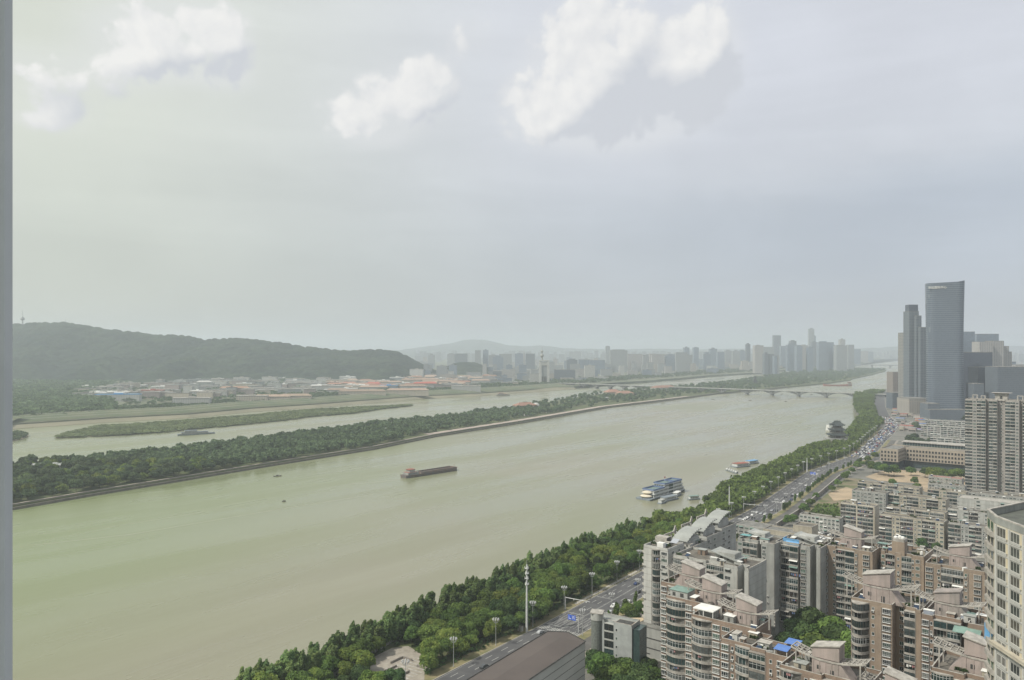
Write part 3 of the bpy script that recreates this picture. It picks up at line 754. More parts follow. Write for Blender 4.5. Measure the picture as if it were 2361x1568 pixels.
        if kd in ('bayw', 'smallw', 'blank') and H > 12 and bands:
            mb = MB(); px_ = x+w*(.06 if ci % 2 else .95); mb.tube((px_, -.11, max(0, kmin*fh+zb-3)), (px_, -.11, H-.4), .07, n=5); build(mb, 'drain_pipe', M_PARD, root)
        if kd in ('cur', 'curs'):   # canopy slab closing the bay
            mb = MB(); P_ = arc_profile(w, opt or 1.5, 7); mb.prism([(0, -.003)]+P_[1:-1]+[(w, -.003)], H-.14, H+.25, 0, bottom=True)
            build(mb, 'bay_canopy', pm, root, (x, 0, 0))
        if kd in ('rec', 'recn'):   # vertical fins between bays and a lintel
            dpt = 1.6 if kd == 'rec' else 1.2
            mb = MB(); nb = max(1, int(round(w/4.4)))
            for j in range(nb+1):
                xx = x+j*w/nb; mb.box(max(x, xx-.08), min(x+w, xx+.08), -.05, dpt-.003, kmin*fh+zb, H-.3)
            mb.box(x, x+w, -.05, dpt-.003, H-.29, H-.002)
            build(mb, 'fin', pm if opt is None else opt, root)
        x += w
    if side:   # windows of the right-hand side wall
        y = 0.0
        for c in side:
            kd, w = c[0], c[1]
            if kd != 'blank':
                for k in range(kmin, nf):
                    pr = win_proto(w*.7, 1.4 if kd != 'smallw' else 1.1, 'flat' if kd != 'bayw' else 'bay', winm)
                    o = link('window', pr[0], root, (Wd, y+w*.15, zb+k*fh), math.radians(90)); link('pane', pr[1], o, (0, 0, 0))
                    if g.random() < acs*.5: link('air_conditioner', ac_proto(), root, (Wd, y+w*.9, zb+k*fh+.3), math.radians(90))
            y += w
    root['_w'] = Wd; root['_h'] = H
    return root, Wd, H
def roof_house(root, x, y, z, rz=0, s=1.0, m1=None, flip=False, pergola=True):
    """penthouse stair head: flared base, curved pergola slab through it, tall box with a sloping top"""
    m1 = m1 or M_PINK; f = -1 if flip else 1
    mb = MB()
    a, b, d = 7.2*s, 4.6*s, 5.0*s; h1 = 4.8*s
    lo = [(-a, -d/2), (b, -d/2), (b, d/2), (-a, d/2)] if not flip else [(-b, -d/2), (a, -d/2), (a, d/2), (-b, d/2)]
    hi = [(-b*.75, -d/2), (b, -d/2), (b, d/2), (-b*.75, d/2)] if not flip else [(-b, -d/2), (b*.75, -d/2), (b*.75, d/2), (-b, d/2)]
    vs = [(p[0], p[1], 0) for p in lo]+[(p[0], p[1], h1) for p in hi]
    mb.add(vs, [(4, 5, 6, 7), (0, 1, 5, 4), (1, 2, 6, 5), (2, 3, 7, 6), (3, 0, 4, 7)], 0)
    x0, x1 = (-b*.75, b) if not flip else (-b, b*.75)
    t0, t1 = (4.6*s, 2.8*s) if not flip else (2.8*s, 4.6*s); zt = h1+.25*s
    dd = d/2-.004
    vs = [(x0, -dd, zt), (x1, -dd, zt), (x1, dd, zt), (x0, dd, zt), (x0, -dd, zt+t0), (x1, -dd, zt+t1), (x1, dd, zt+t1), (x0, dd, zt+t0)]
    mb.add(vs, [(0, 1, 5, 4), (1, 2, 6, 5), (2, 3, 7, 6), (3, 0, 4, 7), (3, 2, 1, 0)], 0)
    k = .35; vs2 = [(x0-k, -dd-k, zt+t0+.004+k*.2*f), (x1+k, -dd-k, zt+t1+.004-k*.2*f), (x1+k, dd+k, zt+t1+.004-k*.2*f), (x0-k, dd+k, zt+t0+.004+k*.2*f)]
    mb.add([(p[0], p[1], p[2]) for p in vs2]+[(p[0], p[1], p[2]+.3) for p in vs2], [(3, 2, 1, 0), (4, 5, 6, 7), (0, 1, 5, 4), (1, 2, 6, 5), (2, 3, 7, 6), (3, 0, 4, 7)], 1)
    # pilaster ribs on the base, a door and a little window
    for i in range(5):
        xx = x0+.4+(x1-x0-.8)*i/4; mb.box(xx-.12, xx+.12, -d/2-.14, -d/2-.002, 0, h1-.05, 0)
    mb.box(x1-2.6*s, x1-1.5*s, -d/2-.06, -d/2-.003, 0, 2.1*s, 2); mb.box(x0+1.5*s, x0+2.5*s, -d/2-.06, -d/2-.003, 1.6*s, 2.8*s, 2)
    hs = build(mb, 'roof_house', [m1, M_COP if m1 is M_PINK else M_PINKG, M_DARKW], root, (x, y, z), rz)
    if pergola:
        mb = MB(); L = 11.0*s; n = 16; wd = 4.2*s
        def zc(t): return h1-.2+1.9*s*(t*t)*(1 if True else -1)-.35*s
        pts = [(-L+2*L*i/n, zc((-L+2*L*i/n)/L)) for i in range(n+1)]
        for yy in (-wd/2-.6, wd/2+.3):
            for i in range(n):
                (xa, za), (xb, zb) = pts[i], pts[i+1]
                mb.add([(xa, yy, za), (xb, yy, zb), (xb, yy+.3, zb), (xa, yy+.3, za), (xa, yy, za+.45), (xb, yy, zb+.45), (xb, yy+.3, zb+.45), (xa, yy+.3, za+.45)],
                       [(3, 2, 1, 0), (4, 5, 6, 7), (0, 1, 5, 4), (2, 3, 7, 6)], 0)
        for i in range(n+1):
            xa, za = pts[i]
            if x0-.1 < xa < x1+.1: continue
            mb.box(xa-.11, xa+.11, -wd/2-.3, wd/2+.3, za+.1, za+.4)
        for q in (-.22, .22):
            for i in range(n):
                (xa, za), (xb, zb) = pts[i], pts[i+1]
                if x0-.5 < (xa+xb)/2 < x1+.5: continue
                mb.add([(xa, q*wd-.1, za+.08), (xb, q*wd-.1, zb+.08), (xb, q*wd+.1, zb+.08), (xa, q*wd+.1, za+.08), (xa, q*wd-.1, za+.38), (xb, q*wd-.1, zb+.38), (xb, q*wd+.1, zb+.38), (xa, q*wd+.1, za+.38)],
                       [(3, 2, 1, 0), (4, 5, 6, 7), (0, 1, 5, 4), (2, 3, 7, 6)], 0)
        for xa in (-L*.86, L*.86): mb.box(xa-.18, xa+.18, -wd/2-.55, -wd/2-.2, -h1-.0+h1, zc(xa/L)); mb.box(xa-.18, xa+.18, wd/2+.3, wd/2+.6, 0, zc(xa/L))
        build(mb, 'pergola', M_COP, root, (x, y, z+.001), rz)
    return hs
def slab_house(root, x, y, z, w, d, h, rise, rz=0, wm=None, over=1.2, along='x', curve=0):
    """grey-green penthouse under an oversailing tilted metal slab"""
    mb = MB(); wm = wm or M_GREYL; mb.box(-w/2, w/2, -d/2, d/2, 0, h, 0)
    mb.box(-w*.25, -w*.25+1.2, -d/2-.05, -d/2-.003, 1.4, 2.8, 2); mb.box(w*.1, w*.1+1.2, -d/2-.05, -d/2-.003, 1.4, 2.8, 2)
    n = 8; X0, X1, Y0, Y1 = -w/2-over, w/2+over, -d/2-over, d/2+over
    for i in range(n):
        a, b = i/n, (i+1)/n
        za = h+.02+rise*a+curve*math.sin(math.pi*a); zb = h+.02+rise*b+curve*math.sin(math.pi*b)
        if along == 'y': A = [(X0, Y0+(Y1-Y0)*a, za), (X1, Y0+(Y1-Y0)*a, za), (X1, Y0+(Y1-Y0)*b, zb), (X0, Y0+(Y1-Y0)*b, zb)]
        else: A = [(X0+(X1-X0)*a, Y0, za), (X0+(X1-X0)*b, Y0, zb), (X0+(X1-X0)*b, Y1, zb), (X0+(X1-X0)*a, Y1, za)]
        mb.add(A+[(p[0], p[1], p[2]+.35) for p in A], [(3, 2, 1, 0), (4, 5, 6, 7), (0, 1, 5, 4), (1, 2, 6, 5), (2, 3, 7, 6), (3, 0, 4, 7)], 1)
        ex = X0-.0 if along == 'y' else None
        if along == 'y':
            for sx in (X0, X1-.15): mb.box(sx, sx+.15, A[0][1]+.2, A[0][1]+.5, za+.36, za+.8, 3)
    # wall infill below the tilted slab
    mb.box(-w/2+.3, w/2-.3, -d/2+.3, d/2-.3, h, h+max(.1, min(rise, 2)*.5), 0)
    return build(mb, 'roof_house', [wm, M_SLABR, M_DARKW, M_RUST], root, (x, y, z), rz)
def roof_bits(root, Wd, Dp, H, seed, n=8, x0=1.0, y0=1.0):
    """sheds, planter beds, solar heaters and boxes on a flat roof; all parts of that roof"""
    g = random.Random(seed)
    for i in range(n):
        x = g.uniform(x0, Wd-1.5); y = g.uniform(y0, Dp-1.5); k = g.random()
        if k < .30:
            mb = MB(); w, d, h = g.uniform(1.5, 4), g.uniform(1.5, 3), g.uniform(1.8, 2.5); mb.box(-w/2, w/2, -d/2, d/2, 0, h, 0)
            t = .25; mb.box(-w/2-t, w/2+t, -d/2-t, d/2+t, h+.003, h+.12, 1); mb.box(-.4, .4, -d/2-.04, -d/2-.003, 0, 1.8, 2)
            build(mb, 'roof_shed', [g.choice([M_GREYW, M_WHITE, M_BRICK, M_BEIGE]), g.choice([M_SLABR, M_COP, M_GRNS, M_WSH]), M_DARKW], root, (x, y, H+.06), g.choice([0, 0, math.pi/2]))
        elif k < .62:
            rng = np.random.default_rng(seed*50+i); w, d = g.uniform(1.2, 3.5), g.uniform(.7, 1.6); nn = 160
            P = np.stack([rng.uniform(-w/2, w/2, nn), rng.uniform(-d/2, d/2, nn), rng.uniform(.3, 1.3, nn)**1.2], 1); Nn = rng.normal(0, 1, (nn, 3)); Nn[:, 2] = abs(Nn[:, 2])+.5
            o = link('planter', quad_mesh('plants', leaf_cloud(P, Nn, .4, rng), M_PLANT), root, (x, y, H+.06)); mb = MB(); mb.box(-w/2, w/2, -d/2, d/2, 0, .4); build(mb, 'planter_box', M_PARD, o)
        elif k < .8:
            mb = MB(); mb.add([(-1, -.8, .3), (1, -.8, .3), (1, .7, 1.2), (-1, .7, 1.2), (-1, -.75, .24), (1, -.75, .24), (1, .75, 1.14), (-1, .75, 1.14)], [(0, 1, 2, 3), (7, 6, 5, 4), (0, 4, 5, 1), (3, 2, 6, 7)], 0)
            mb.tube((-1.1, .8, 1.4), (1.1, .8, 1.4), .24, n=8, mi=1); mb.box(-.9, -.85, .7, .75, 0, 1.3, 1); mb.box(.85, .9, .7, .75, 0, 1.3, 1)
            build(mb, 'solar_heater', [mat('solar_glass', (.03, .05, .09), rough=.15), M_WSH], root, (x, y, H+.06), g.uniform(-.4, .4)-math.radians(0))
        else:
            mb = MB(); w, h = g.uniform(.8, 2.2), g.uniform(.5, 1.4); mb.box(-w/2, w/2, -.5, .5, 0, h); build(mb, 'roof_box', g.choice([M_PARD, M_WSH, M_GREYW]), root, (x, y, H+.06), g.uniform(0, 3))
def tank(x, y, z, s, label, group='white roof tanks'):
    mb = MB(); mb.tube((0, 0, .3), (0, 0, 1.9*s), .85*s, n=12, mi=0); mb.tube((0, 0, 1.9*s), (0, 0, 2.25*s), .85*s, .25*s, n=12, mi=0); mb.box(-.7*s, .7*s, -.7*s, .7*s, 0, .3, 1)
    return thing('water_tank', label, 'water tank', (x, y, z), 0, group, mb.mesh('water_tank', [M_WSH, M_PARD]))
def loc2w(root, x, y):
    c, s = math.cos(root.rotation_euler.z), math.sin(root.rotation_euler.z)
    return root.location.x+x*c-y*s, root.location.y+x*s+y*c
def wfor(P, px2):
    """width along the front that brings the right end to picture column px2"""
    k = (px2-512)/F; d = -V     # P + t*d ; X = k*Y
    return (k*P[1]-P[0])/(d.x-k*d.y)
def scale_cols(cols, W):
    s = W/sum(c[1] for c in cols); return [(c[0], c[1]*s)+tuple(c[2:]) for c in cols]
# ================================================================== the riverside estate (near right)
ZR = 48.0
def at_roof(px, py, z=ZR): return G(px, py, z)
EST = 'apartment towers of the riverside estate'
def T(name, label, px, py, px2, cols, Dp, wm, zr=ZR, **kw):
    P = at_roof(px, py, zr); cols = scale_cols(cols, wfor(P, px2))
    return tower(name, label, EST, P, cols, Dp, zr, wm, **kw)
GB = dict(bvars=('open', 'glass', 'dark', 'rail', 'cage'), bw=(3, 5, 3, 2, 2))
# T1 white end tower by the road
r1, w1, h1 = T('apartment_tower', 'white end tower with blank curved wall and stacked edge balconies, nearest to the road', 643.6, 547, 668,
   [('blank', 5.2), ('cur', 5.0, 1.4), ('flatw', 4.6)], 15, M_WHITE, seed=1, kmin=0, side=[('blank', 3), ('flatw', 3), ('blank', 3), ('flatw', 3)], roofm=M_ROOF, cope=M_WHITE)
# small wedge balconies standing out of its left edge
mb = MB(); mb.add([(0, 0, 0), (-1.5, .4, 0), (-1.5, 3.4, 0), (0, 3.8, 0), (0, 0, .95), (-1.7, .4, .95), (-1.7, 3.4, .95), (0, 3.8, .95)], [(3, 2, 1, 0), (4, 5, 6, 7), (0, 4, 7, 3), (0, 1, 5, 4), (1, 2, 6, 5), (2, 3, 7, 6)])
wb = mb.mesh('side_balcony', M_COP); mb = MB(); mb.box(-1.1, -.003, .7, 3.1, .96, 2.7); wbg = mb.mesh('glazing', M_GLASSD)
for k in range(1, 16):
    o = link('side_balcony', wb, r1, (0, 1.0, k*3.0)); link('glazing', wbg, o, (0, 0, 0))
roof_bits(r1, w1, 15, h1, 11, 6)
mb = MB()
for i, (xx, yy) in enumerate([(1.2, 9.5), (1.4, 13.6)]): mb.box(xx-.5, xx+5.5, yy-.2, yy+.2, 0, 3.2); 
mb.box(.7, 1.1, 9.71, 13.39, 0, 3.2); mb.box(.8, 6.8, 9.8, 13.3, 3.201, 3.5)
build(mb, 'roof_frame', M_COP, r1, (0, 0, h1+.06))
build((lambda b: (b.box(-1.6, 1.6, -1.2, 1.2, .003, 2.4), b)[1])(MB()), 'roof_shed', M_WSH, r1, (w1*.55, 4, h1+.06))
build((lambda b: (b.add([(-1.7, -1.8, 2.0), (1.7, -1.8, 2.0), (1.7, 1.6, 3.3), (-1.7, 1.6, 3.3), (-1.7, -1.8, 1.9), (1.7, -1.8, 1.9), (1.7, 1.6, 3.2), (-1.7, 1.6, 3.2)], [(0, 1, 2, 3), (7, 6, 5, 4), (0, 4, 5, 1), (1, 5, 6, 2), (2, 6, 7, 3), (3, 7, 4, 0)]), b)[1])(MB()),
      'mirror_panel', mat('bright_metal', (.8, .8, .8), (.78, .78, .78), rough=.25, metallic=.9), r1, (w1*.85, 10, h1+.06))
# podium wing of the white tower with striped wall and the cantilevered canopy
Pp = loc2w(r1, -.2, -1.2)
pod = thing('podium', 'pale ribbed podium wall below the white end tower, behind dark trees', 'building', (Pp[0], Pp[1], 0), RZ)
mb = MB(); mb.box(0, 15, -4, -.05, 0, 13.5, 0)
for i in range(30): mb.box(.2+i*.5, .32+i*.5, -4.07, -4.003, .6, 13.2, 0)
for z in (4.2, 8.6): mb.box(-.03, 15.03, -4.10, -4.003, z, z+.5, 1)
mb.box(3, 6.6, -4.1, -4.002, 1.6, 2.1, 1)
build(mb, 'wall', [M_GREYL, M_DARKW], pod); mb = MB(); mb.box(-.15, 15.1, -4.15, 0, 13.503, 14.0); build(mb, 'roof', M_ROOFG, pod)
can = thing('canopy', 'wedge-shaped cream canopy on slim white columns at the foot of the white tower', 'canopy', (*loc2w(r1, -7, -1), 0), RZ)
mb = MB(); mb.prism([(-1, -1), (6.6, -3.8), (6.6, 3.5), (4.5, 4)], 13.2, 14.1, 0, bottom=True); build(mb, 'canopy_roof', mat('cream_canopy', (.52, .42, .28), (.44, .36, .25)), can)
for i, (xx, yy) in enumerate([(1.2, -.8), (3.6, -1.8), (5.2, -2.4), (4.8, 2.4)]): mb = MB(); mb.tube((xx, yy, 0), (xx, yy, 13.19), .28, n=8); build(mb, 'column', M_WHITE, can)
# satellite-dish like white disc beside it
ds = thing('dish', 'big shallow white dish lying above the car park beside the podium', 'dish', (*G(625.5, 652.5, 3), 0), 0)
mb = MB(); n = 24; vs = [(0, 0, 3.2)]
for r_, z_ in ((2, 3.35), (3.6, 3.8), (4.9, 4.6)):
    for i in range(n): vs.append((r_*math.cos(6.2832*i/n), r_*math.sin(6.2832*i/n), z_))
fs = [(0, 1+i, 1+(i+1) % n) for i in range(n)]
for j in range(2):
    for i in range(n): fs.append((1+j*n+i, 1+j*n+n+i, 1+j*n+n+(i+1) % n, 1+j*n+(i+1) % n))
mb.add(vs, fs); vs2 = [(v[0], v[1], v[2]-.12) for v in vs]; mb.add(vs2, [tuple(reversed(f)) for f in fs])
build(mb, 'dish_shell', M_WSH, ds); mb = MB(); mb.tube((0, 0, 0), (0, 0, 3.1), .35, n=8)
for k in range(3): a = k*2.094; mb.tube((4.6*math.cos(a), 4.6*math.sin(a), 4.5), (0, 0, 6.2), .06, n=5)
build(mb, 'support', M_GREYW, ds)
# T2 row behind it with oversailing slab roofs, stepping along the road
for i, (px, py, px2) in enumerate([(672, 543.0, 690), (689, 532.5, 707), (704, 524, 722)]):
    lab = ['grey-green tower with tilted slab roof just behind the white end tower', 'middle tower of the row with tilted slab roofs along the road', 'far tower of the row with tilted slab roofs, next to the crossroads'][i]
    r, w, h = T('apartment_tower', lab, px, py+4, px2, [('flatw', 4), ('cur', 5, 1.3), ('blank', 4)], 17, M_GREYL, seed=20+i, kmin=6, zr=ZR-2, side=[('flatw', 3.5), ('blank', 3), ('flatw', 3.5)], **GB)
    slab_house(r, w*.35, 8.5, h+.06, 6.5, 13, 3.0, 3.8, over=.9, along='y', curve=1.0)
    roof_bits(r, w, 17, h, 60+i, 5)
    # broken classical frame facing the river
    mb = MB(); X = -5.0
    for a in range(4): mb.box(X+.0, X+.5, 1.0+a*3.4, 1.8+a*3.4, 0, 4.2 if a < 3 else 6.2)
    mb.box(X, X+.5, 1.0, 12.0, 4.201, 5.0); mb.add([(X, 10.2, 5.0), (X+.5, 10.2, 5.0), (X+.5, 13.4, 5.0), (X, 13.4, 5.0), (X, 11.8, 7.6), (X+.5, 11.8, 7.6)], [(0, 1, 5, 4), (1, 2, 5), (2, 3, 4, 5), (3, 0, 4)])
    mb.box(X, 0-.003, .6, 13.6, -1.2, -.003); mb.box(X+.001, -.004, .6, 13.6, -30, -1.201, 1)
    build(mb, 'roof_frame', [M_COP, M_GREYL], r, (0, 0, h))
# T3 big grey tower in front
r3, w3, h3 = T('apartment_tower', 'grey tower with curved balcony bays and a tilted slab roof over a round brick head', 673, 557, 749,
   [('cur', 8.5, 1.3), ('step', 2.5, .8), ('cur', 6.5, 1.0), ('smallw', 1.6), ('rec', 9.5), ('flatw', 4.2), ('blank', 3.4), ('slot', 3.4), ('blank', 2.4)], 18, M_GREYL, seed=3, kmin=5, **GB)
slab_house(r3, w3*.62, 9, h3+.06, 9, 6.5, 4.2, -2.6, over=1.4, along='x', wm=M_GREYW)
roof_bits(r3, w3, 18, h3, 31, 12)
for dx, dy, lab in ((w3*.50, 4.2, 'white box tank on the grey tower roof, left of the slab-roofed head'), (w3*.80, 5.4, 'white box tank on the grey tower roof, right of the slab-roofed head')):
    wx, wy = loc2w(r3, dx, dy); mb = MB(); mb.box(-1.6, 1.6, -.8, .8, .5, 1.9, 0); mb.box(-1.7, 1.7, -.9, .9, 1.902, 2.0, 1)
    for q in (-1.4, 1.4): mb.box(q-.1, q+.1, -.6, .6, 0, .5, 0)
    thing('roof_tank', lab, 'water tank', (wx, wy, h3+.06), RZ, None, mb.mesh('roof_tank', [M_GREYL, M_WSH]))
# T4, T5 grey-green towers in the second row
r4, w4, h4 = T('apartment_tower', 'grey-green tower with paired balconies and a rounded blank corner, left of the blue roofed one', 737.5, 540.5, 774.6,
   [('flatw', 3.0), ('rec', 8.6), ('slot', 2.4), ('flatw', 3.2), ('blank', 4.4)], 18, M_GREYW, seed=4, kmin=4, pm=M_PAR, **GB)
slab_house(r4, w4*.42, 9, h4+.06, 7, 6.5, 3.6, -2.4, over=1.3, along='x'); roof_bits(r4, w4, 18, h4, 41, 9)
mb = MB(); mb.box(-3.0, 1.5, -.2, 3.0, 2.6, 2.75); mb.box(-2.9, -2.8, 0, .1, 0, 2.6); mb.box(1.3, 1.4, 0, .1, 0, 2.6); build(mb, 'roof_shed', M_TURQ, r4, (4, 1, h4+.06))
r5, w5, h5 = T('apartment_tower', 'grey-green tower with blue roof screens and paired balconies beside the brown towers', 775.4, 543.5, 820.6,
   [('bayw', 3.4), ('rec', 11.0), ('slot', 1.6), ('bayw', 3.6), ('blank', 2.6), ('slot', 3.6), ('blank', 2.6)], 18, M_GREYW, seed=5, kmin=4, **GB)
slab_house(r5, w5*.55, 11, h5+.06, 8, 7, 3.6, -2.4, over=1.3, along='x'); roof_bits(r5, w5, 18, h5, 51, 9)
mb = MB(); mb.box(-3.8, 3.8, -.1, .1, 0, 2.2, 0); mb.box(-3.8, -3.6, .12, 4.5, 0, 2.2, 0); mb.add([(-1, -3, .2), (5, -3, .2), (4, -1, 1.5), (-2, -1, 1.5)], [(0, 1, 2, 3)], 0); build(mb, 'blue_screen', M_SKYB, r5, (w5*.27, 4.5, h5+.06))
# T6..T8 brown towers
r6, w6, h6 = T('apartment_tower', 'brown tiled tower with white framed bay windows, left end of the brown row', 821.2, 546.5, 872.6,
   [('bayw', 4.2), ('blank', 2.2), ('smallw', 2.0), ('recn', 10.5), ('smallw', 1.8), ('blank', 2.6), ('bayw', 4.0), ('blank', 1.6)], 17, M_BRICK2, seed=6, kmin=4, pm=M_PAR, bvars=('open', 'glass', 'dark', 'rail'), bw=(4, 3, 5, 1), winm=M_COP)
roof_house(r6, w6*.50, 9.5, h6+.06, 0, .95); roof_bits(r6, w6, 17, h6, 61, 9)
r7, w7, h7 = T('apartment_tower', 'brown tiled tower with a square stair head carrying white tanks, middle of the brown row', 873, 551.5, 924,
   [('slot', 4.2), ('flatw', 2.4), ('recn', 5.0), ('smallw', 3.4), ('recn', 5.2), ('smallw', 1.6), ('flatw', 2.9), ('blank', 1.8)], 17, M_BRICK2, seed=7, kmin=4, bvars=('open', 'glass', 'dark', 'rail'), bw=(4, 3, 5, 1), winm=M_COP)
mb = MB(); mb.box(-2.6, 2.6, -2.4, 2.6, 0, 6.0); 
for a, b in [((-2.6, -2.4), (2.6, -2.4)), ((2.6, -2.4), (2.6, 2.6)), ((2.6, 2.6), (-2.6, 2.6)), ((-2.6, 2.6), (-2.6, -2.4))]: mb.edge(a, b, .45, 6.002, 7.3, 1)
hx = sum(c[1] for c in scale_cols([('a', 4.2), ('a', 2.4), ('a', 5.0), ('a', 3.4), ('a', 5.2), ('a', 1.6), ('a', 2.9), ('a', 1.8)], w7)[:3])+w7*.064
build(mb, 'stair_head', [M_BRICK2, M_COP], r7, (hx, 2.45, h7+.06))
for i, (dx, dy) in enumerate([(-1.3, -.9), (-.2, 1.2), (1.3, .1)]):
    wx, wy = loc2w(r7, hx+dx, 2.45+dy); tank(wx, wy, h7+6.08, .95, ['white tank at the front left of the square stair head', 'white tank at the back of the square stair head', 'white tank at the right of the square stair head'][i])
roof_bits(r7, w7, 17, h7, 71, 12)
for i, (dx, dy) in enumerate([(w7*.20, 3), (w7*.16, 5), (w7*.95, 8), (w7*.88, 7)]):
    wx, wy = loc2w(r7, dx, dy); tank(wx, wy, h7+.1, .8, ['white tank standing left of the square stair head, nearer one', 'white tank standing left of the square stair head, farther one', 'white tank at the right end of the middle brown roof', 'white tank near the right end of the middle brown roof'][i])
r8, w8, h8 = T('apartment_tower', 'brown and grey tower with a pink roof house, partly behind the white curved high-rise', 925, 565, 985,
   [('bayw', 4.2), ('blank', 1.6), ('smallw', 2.2), ('recn', 11.0), ('smallw', 2.2), ('blank', 2.4), ('bayw', 4.0), ('blank', 1.6)], 17, M_BRICK2, seed=8, kmin=4, bvars=('open', 'glass', 'dark', 'rail'), bw=(4, 4, 4, 1), winm=M_COP)
roof_house(r8, w8*.55, 9, h8+.06, 0, .95, flip=True); roof_bits(r8, w8, 17, h8, 81, 8)
# T9 curved tower
P9 = at_roof(851, 600); W9 = wfor(P9, 921)
r9, w9, h9 = T('apartment_tower', 'curved brown tower with sweeping white balcony bands and a large pink roof house', 851, 600, 921,
   [('curs', 9.0, 3.4), ('smallw', 3.6), ('blank', 2.4), ('bayw', 4.6), ('blank', .4), ('slot', 5.4), ('rec', 5.2), ('blank', 2.6)], 18, M_BRICK2, seed=9, kmin=1, pm=M_COP, bvars=('glass', 'open', 'dark'), bw=(4, 3, 4), winm=M_FRAME, acs=.1)
roof_house(r9, w9*.36, 6.5, h9+.06, 0, 1.15, m1=M_PINK, flip=True); roof_bits(r9, w9, 18, h9, 91, 9)
r10, w10, h10 = T('apartment_tower', 'brown tower with a grey-stained roof house and white pergola, right of the curved tower', 921.5, 617, 985,
   [('bayw', 3.6), ('smallw', 1.8), ('rec', 12.0), ('slot', 3.0), ('flatw', 3.4), ('blank', 4)], 17, M_BRICK, seed=10, kmin=1, bvars=('open', 'glass', 'dark', 'rail'), bw=(4, 4, 4, 2), winm=M_FRAME)
roof_house(r10, w10*.38, 8, h10+.06, 0, .95, m1=M_PINKG, flip=True); roof_bits(r10, w10, 17, h10, 101, 8)
for i, (dx, dy) in enumerate([(1.8, 2.4), (w10*.68, 4.2)]):
    wx, wy = loc2w(r10, dx, dy); mb = MB(); mb.box(-1.6, 1.6, -.7, .7, .0, 2.1, 0); mb.box(-1.7, 1.7, -.8, .8, 2.102, 2.25, 1)
    thing('roof_tank', ['blue-grey box tank at the left front corner of the roof with the stained roof house', 'blue-grey box tank right of the stained roof house'][i], 'water tank', (wx, wy, h10+.06), RZ, None, mb.mesh('roof_tank', [mat('bluegrey_box', (.30, .33, .38)), M_WSH]))
mb = MB(); mb.add([(-4, -2, 0), (4, -2, 0), (4, 1.5, 1.2), (-4, 1.5, 1.2), (-4, -2, -.12), (4, -2, -.12), (4, 1.5, 1.08), (-4, 1.5, 1.08)], [(0, 1, 2, 3), (7, 6, 5, 4), (0, 4, 5, 1), (1, 5, 6, 2), (2, 6, 7, 3), (3, 7, 4, 0)])
build(mb, 'awning', M_GRNS, r10, (w10*.74, -1.2, h10-1.6))
# T11 lower right
r11, w11, h11 = T('apartment_tower', 'tower at the foot of the white high-rise with pink roof house and long pergola', 931, 671, 1010,
   [('cur', 7.0, 1.2), ('bayw', 3.4), ('rec', 9.0), ('flatw', 4)], 17, M_BRICK, seed=111, kmin=10, winm=M_FRAME, **GB)
roof_house(r11, w11*.58, 7, h11+.06, 0, 1.05); roof_bits(r11, w11, 17, h11, 112, 8)
# T12, T13 in the lower foreground
r12, w12, h12 = T('apartment_tower', 'foreground block with pink roof house and curved pergola, below the courtyard trees', 779.5, 668, 868,
   [('cur', 6.5, 1.0), ('smallw', 2), ('bayw', 3.6), ('rec', 8.0), ('flatw', 4)], 14, M_BRICK, seed=12, kmin=11, winm=M_FRAME, zr=ZR-2, **GB)
roof_house(r12, w12*.52, 5.2, h12+.06, 0, .95, flip=True); roof_bits(r12, w12, 14, h12, 121, 9)
r13, w13, h13 = T('apartment_tower', 'block with bright pink pitched roof house cut off by the bottom edge', 866, 704, 925,
   [('rec', 6), ('bayw', 4), ('rec', 6)], 13, M_BRICK, seed=13, kmin=13, zr=ZR-6)
roof_house(r13, w13*.45, 6.5, h13+.06, 0, .85, flip=False)
# sawtooth row A on the left of the court
def A(label, px, py, px2, cols, Dp, wm, zr, seed, **kw):
    P = G(px, py, zr); cols = scale_cols(cols, wfor(P, px2))
    return tower('apartment_tower', label, EST, P, cols, Dp, zr, wm, seed=seed, **kw)
CV = dict(bvars=('open', 'glass', 'dark', 'rail'), bw=(4, 4, 5, 1))
ra1, wa1, ha1 = A('narrow brown unit behind the white end tower with weathered pink roof house', 661, 584, 700, [('bayw', 3.6), ('cur', 8, 1.3), ('bayw', 3.4), ('blank', 6)], 14, M_BRICK, 46, 201, kmin=2, pm=M_COP, winm=M_FRAME, **CV)
roof_house(ra1, wa1*.62, 6, ha1+.06, 0, .95, m1=M_PINK); roof_bits(ra1, wa1, 13, ha1, 211, 6)
ra2, wa2, ha2 = A('curved balcony unit with a green roofed terrace room, second of the sawtooth row', 666, 598, 720, [('cur', 8.2, 1.4), ('bayw', 2.9), ('blank', 11)], 13, M_BRICK, 45, 202, kmin=0, pm=M_COP, winm=M_FRAME, **CV)
mb = MB(); mb.box(0, 7.2, 0, 5.5, 0, 2.9, 0); mb.box(-.3, 7.5, -.3, 5.8, 2.902, 3.1, 1); mb.box(1, 2.2, -.05, -.003, .8, 2.2, 2); mb.box(4.2, 5.6, -.05, -.003, .8, 2.2, 2); build(mb, 'terrace_room', [M_GREYL, M_GRNS, M_DARKW], ra2, (.6, 2.2, ha2+.06))
roof_house(ra2, wa2*.72, 7.2, ha2+.06, 0, .95, m1=M_PINK); roof_bits(ra2, wa2, 12, ha2, 221, 6, x0=8)
ra3, wa3, ha3 = A('curved balcony unit under a flat white terrace roof, third of the sawtooth row', 691.6, 617, 756, [('cur', 8.0, 1.5), ('bayw', 3.2), ('flatw', 4), ('blank', 9)], 13, M_BRICK, 44, 203, kmin=0, pm=M_COP, winm=M_FRAME, **CV)
mb = MB(); mb.box(0, 7.8, 0, 6.6, 3.0, 3.35, 0)
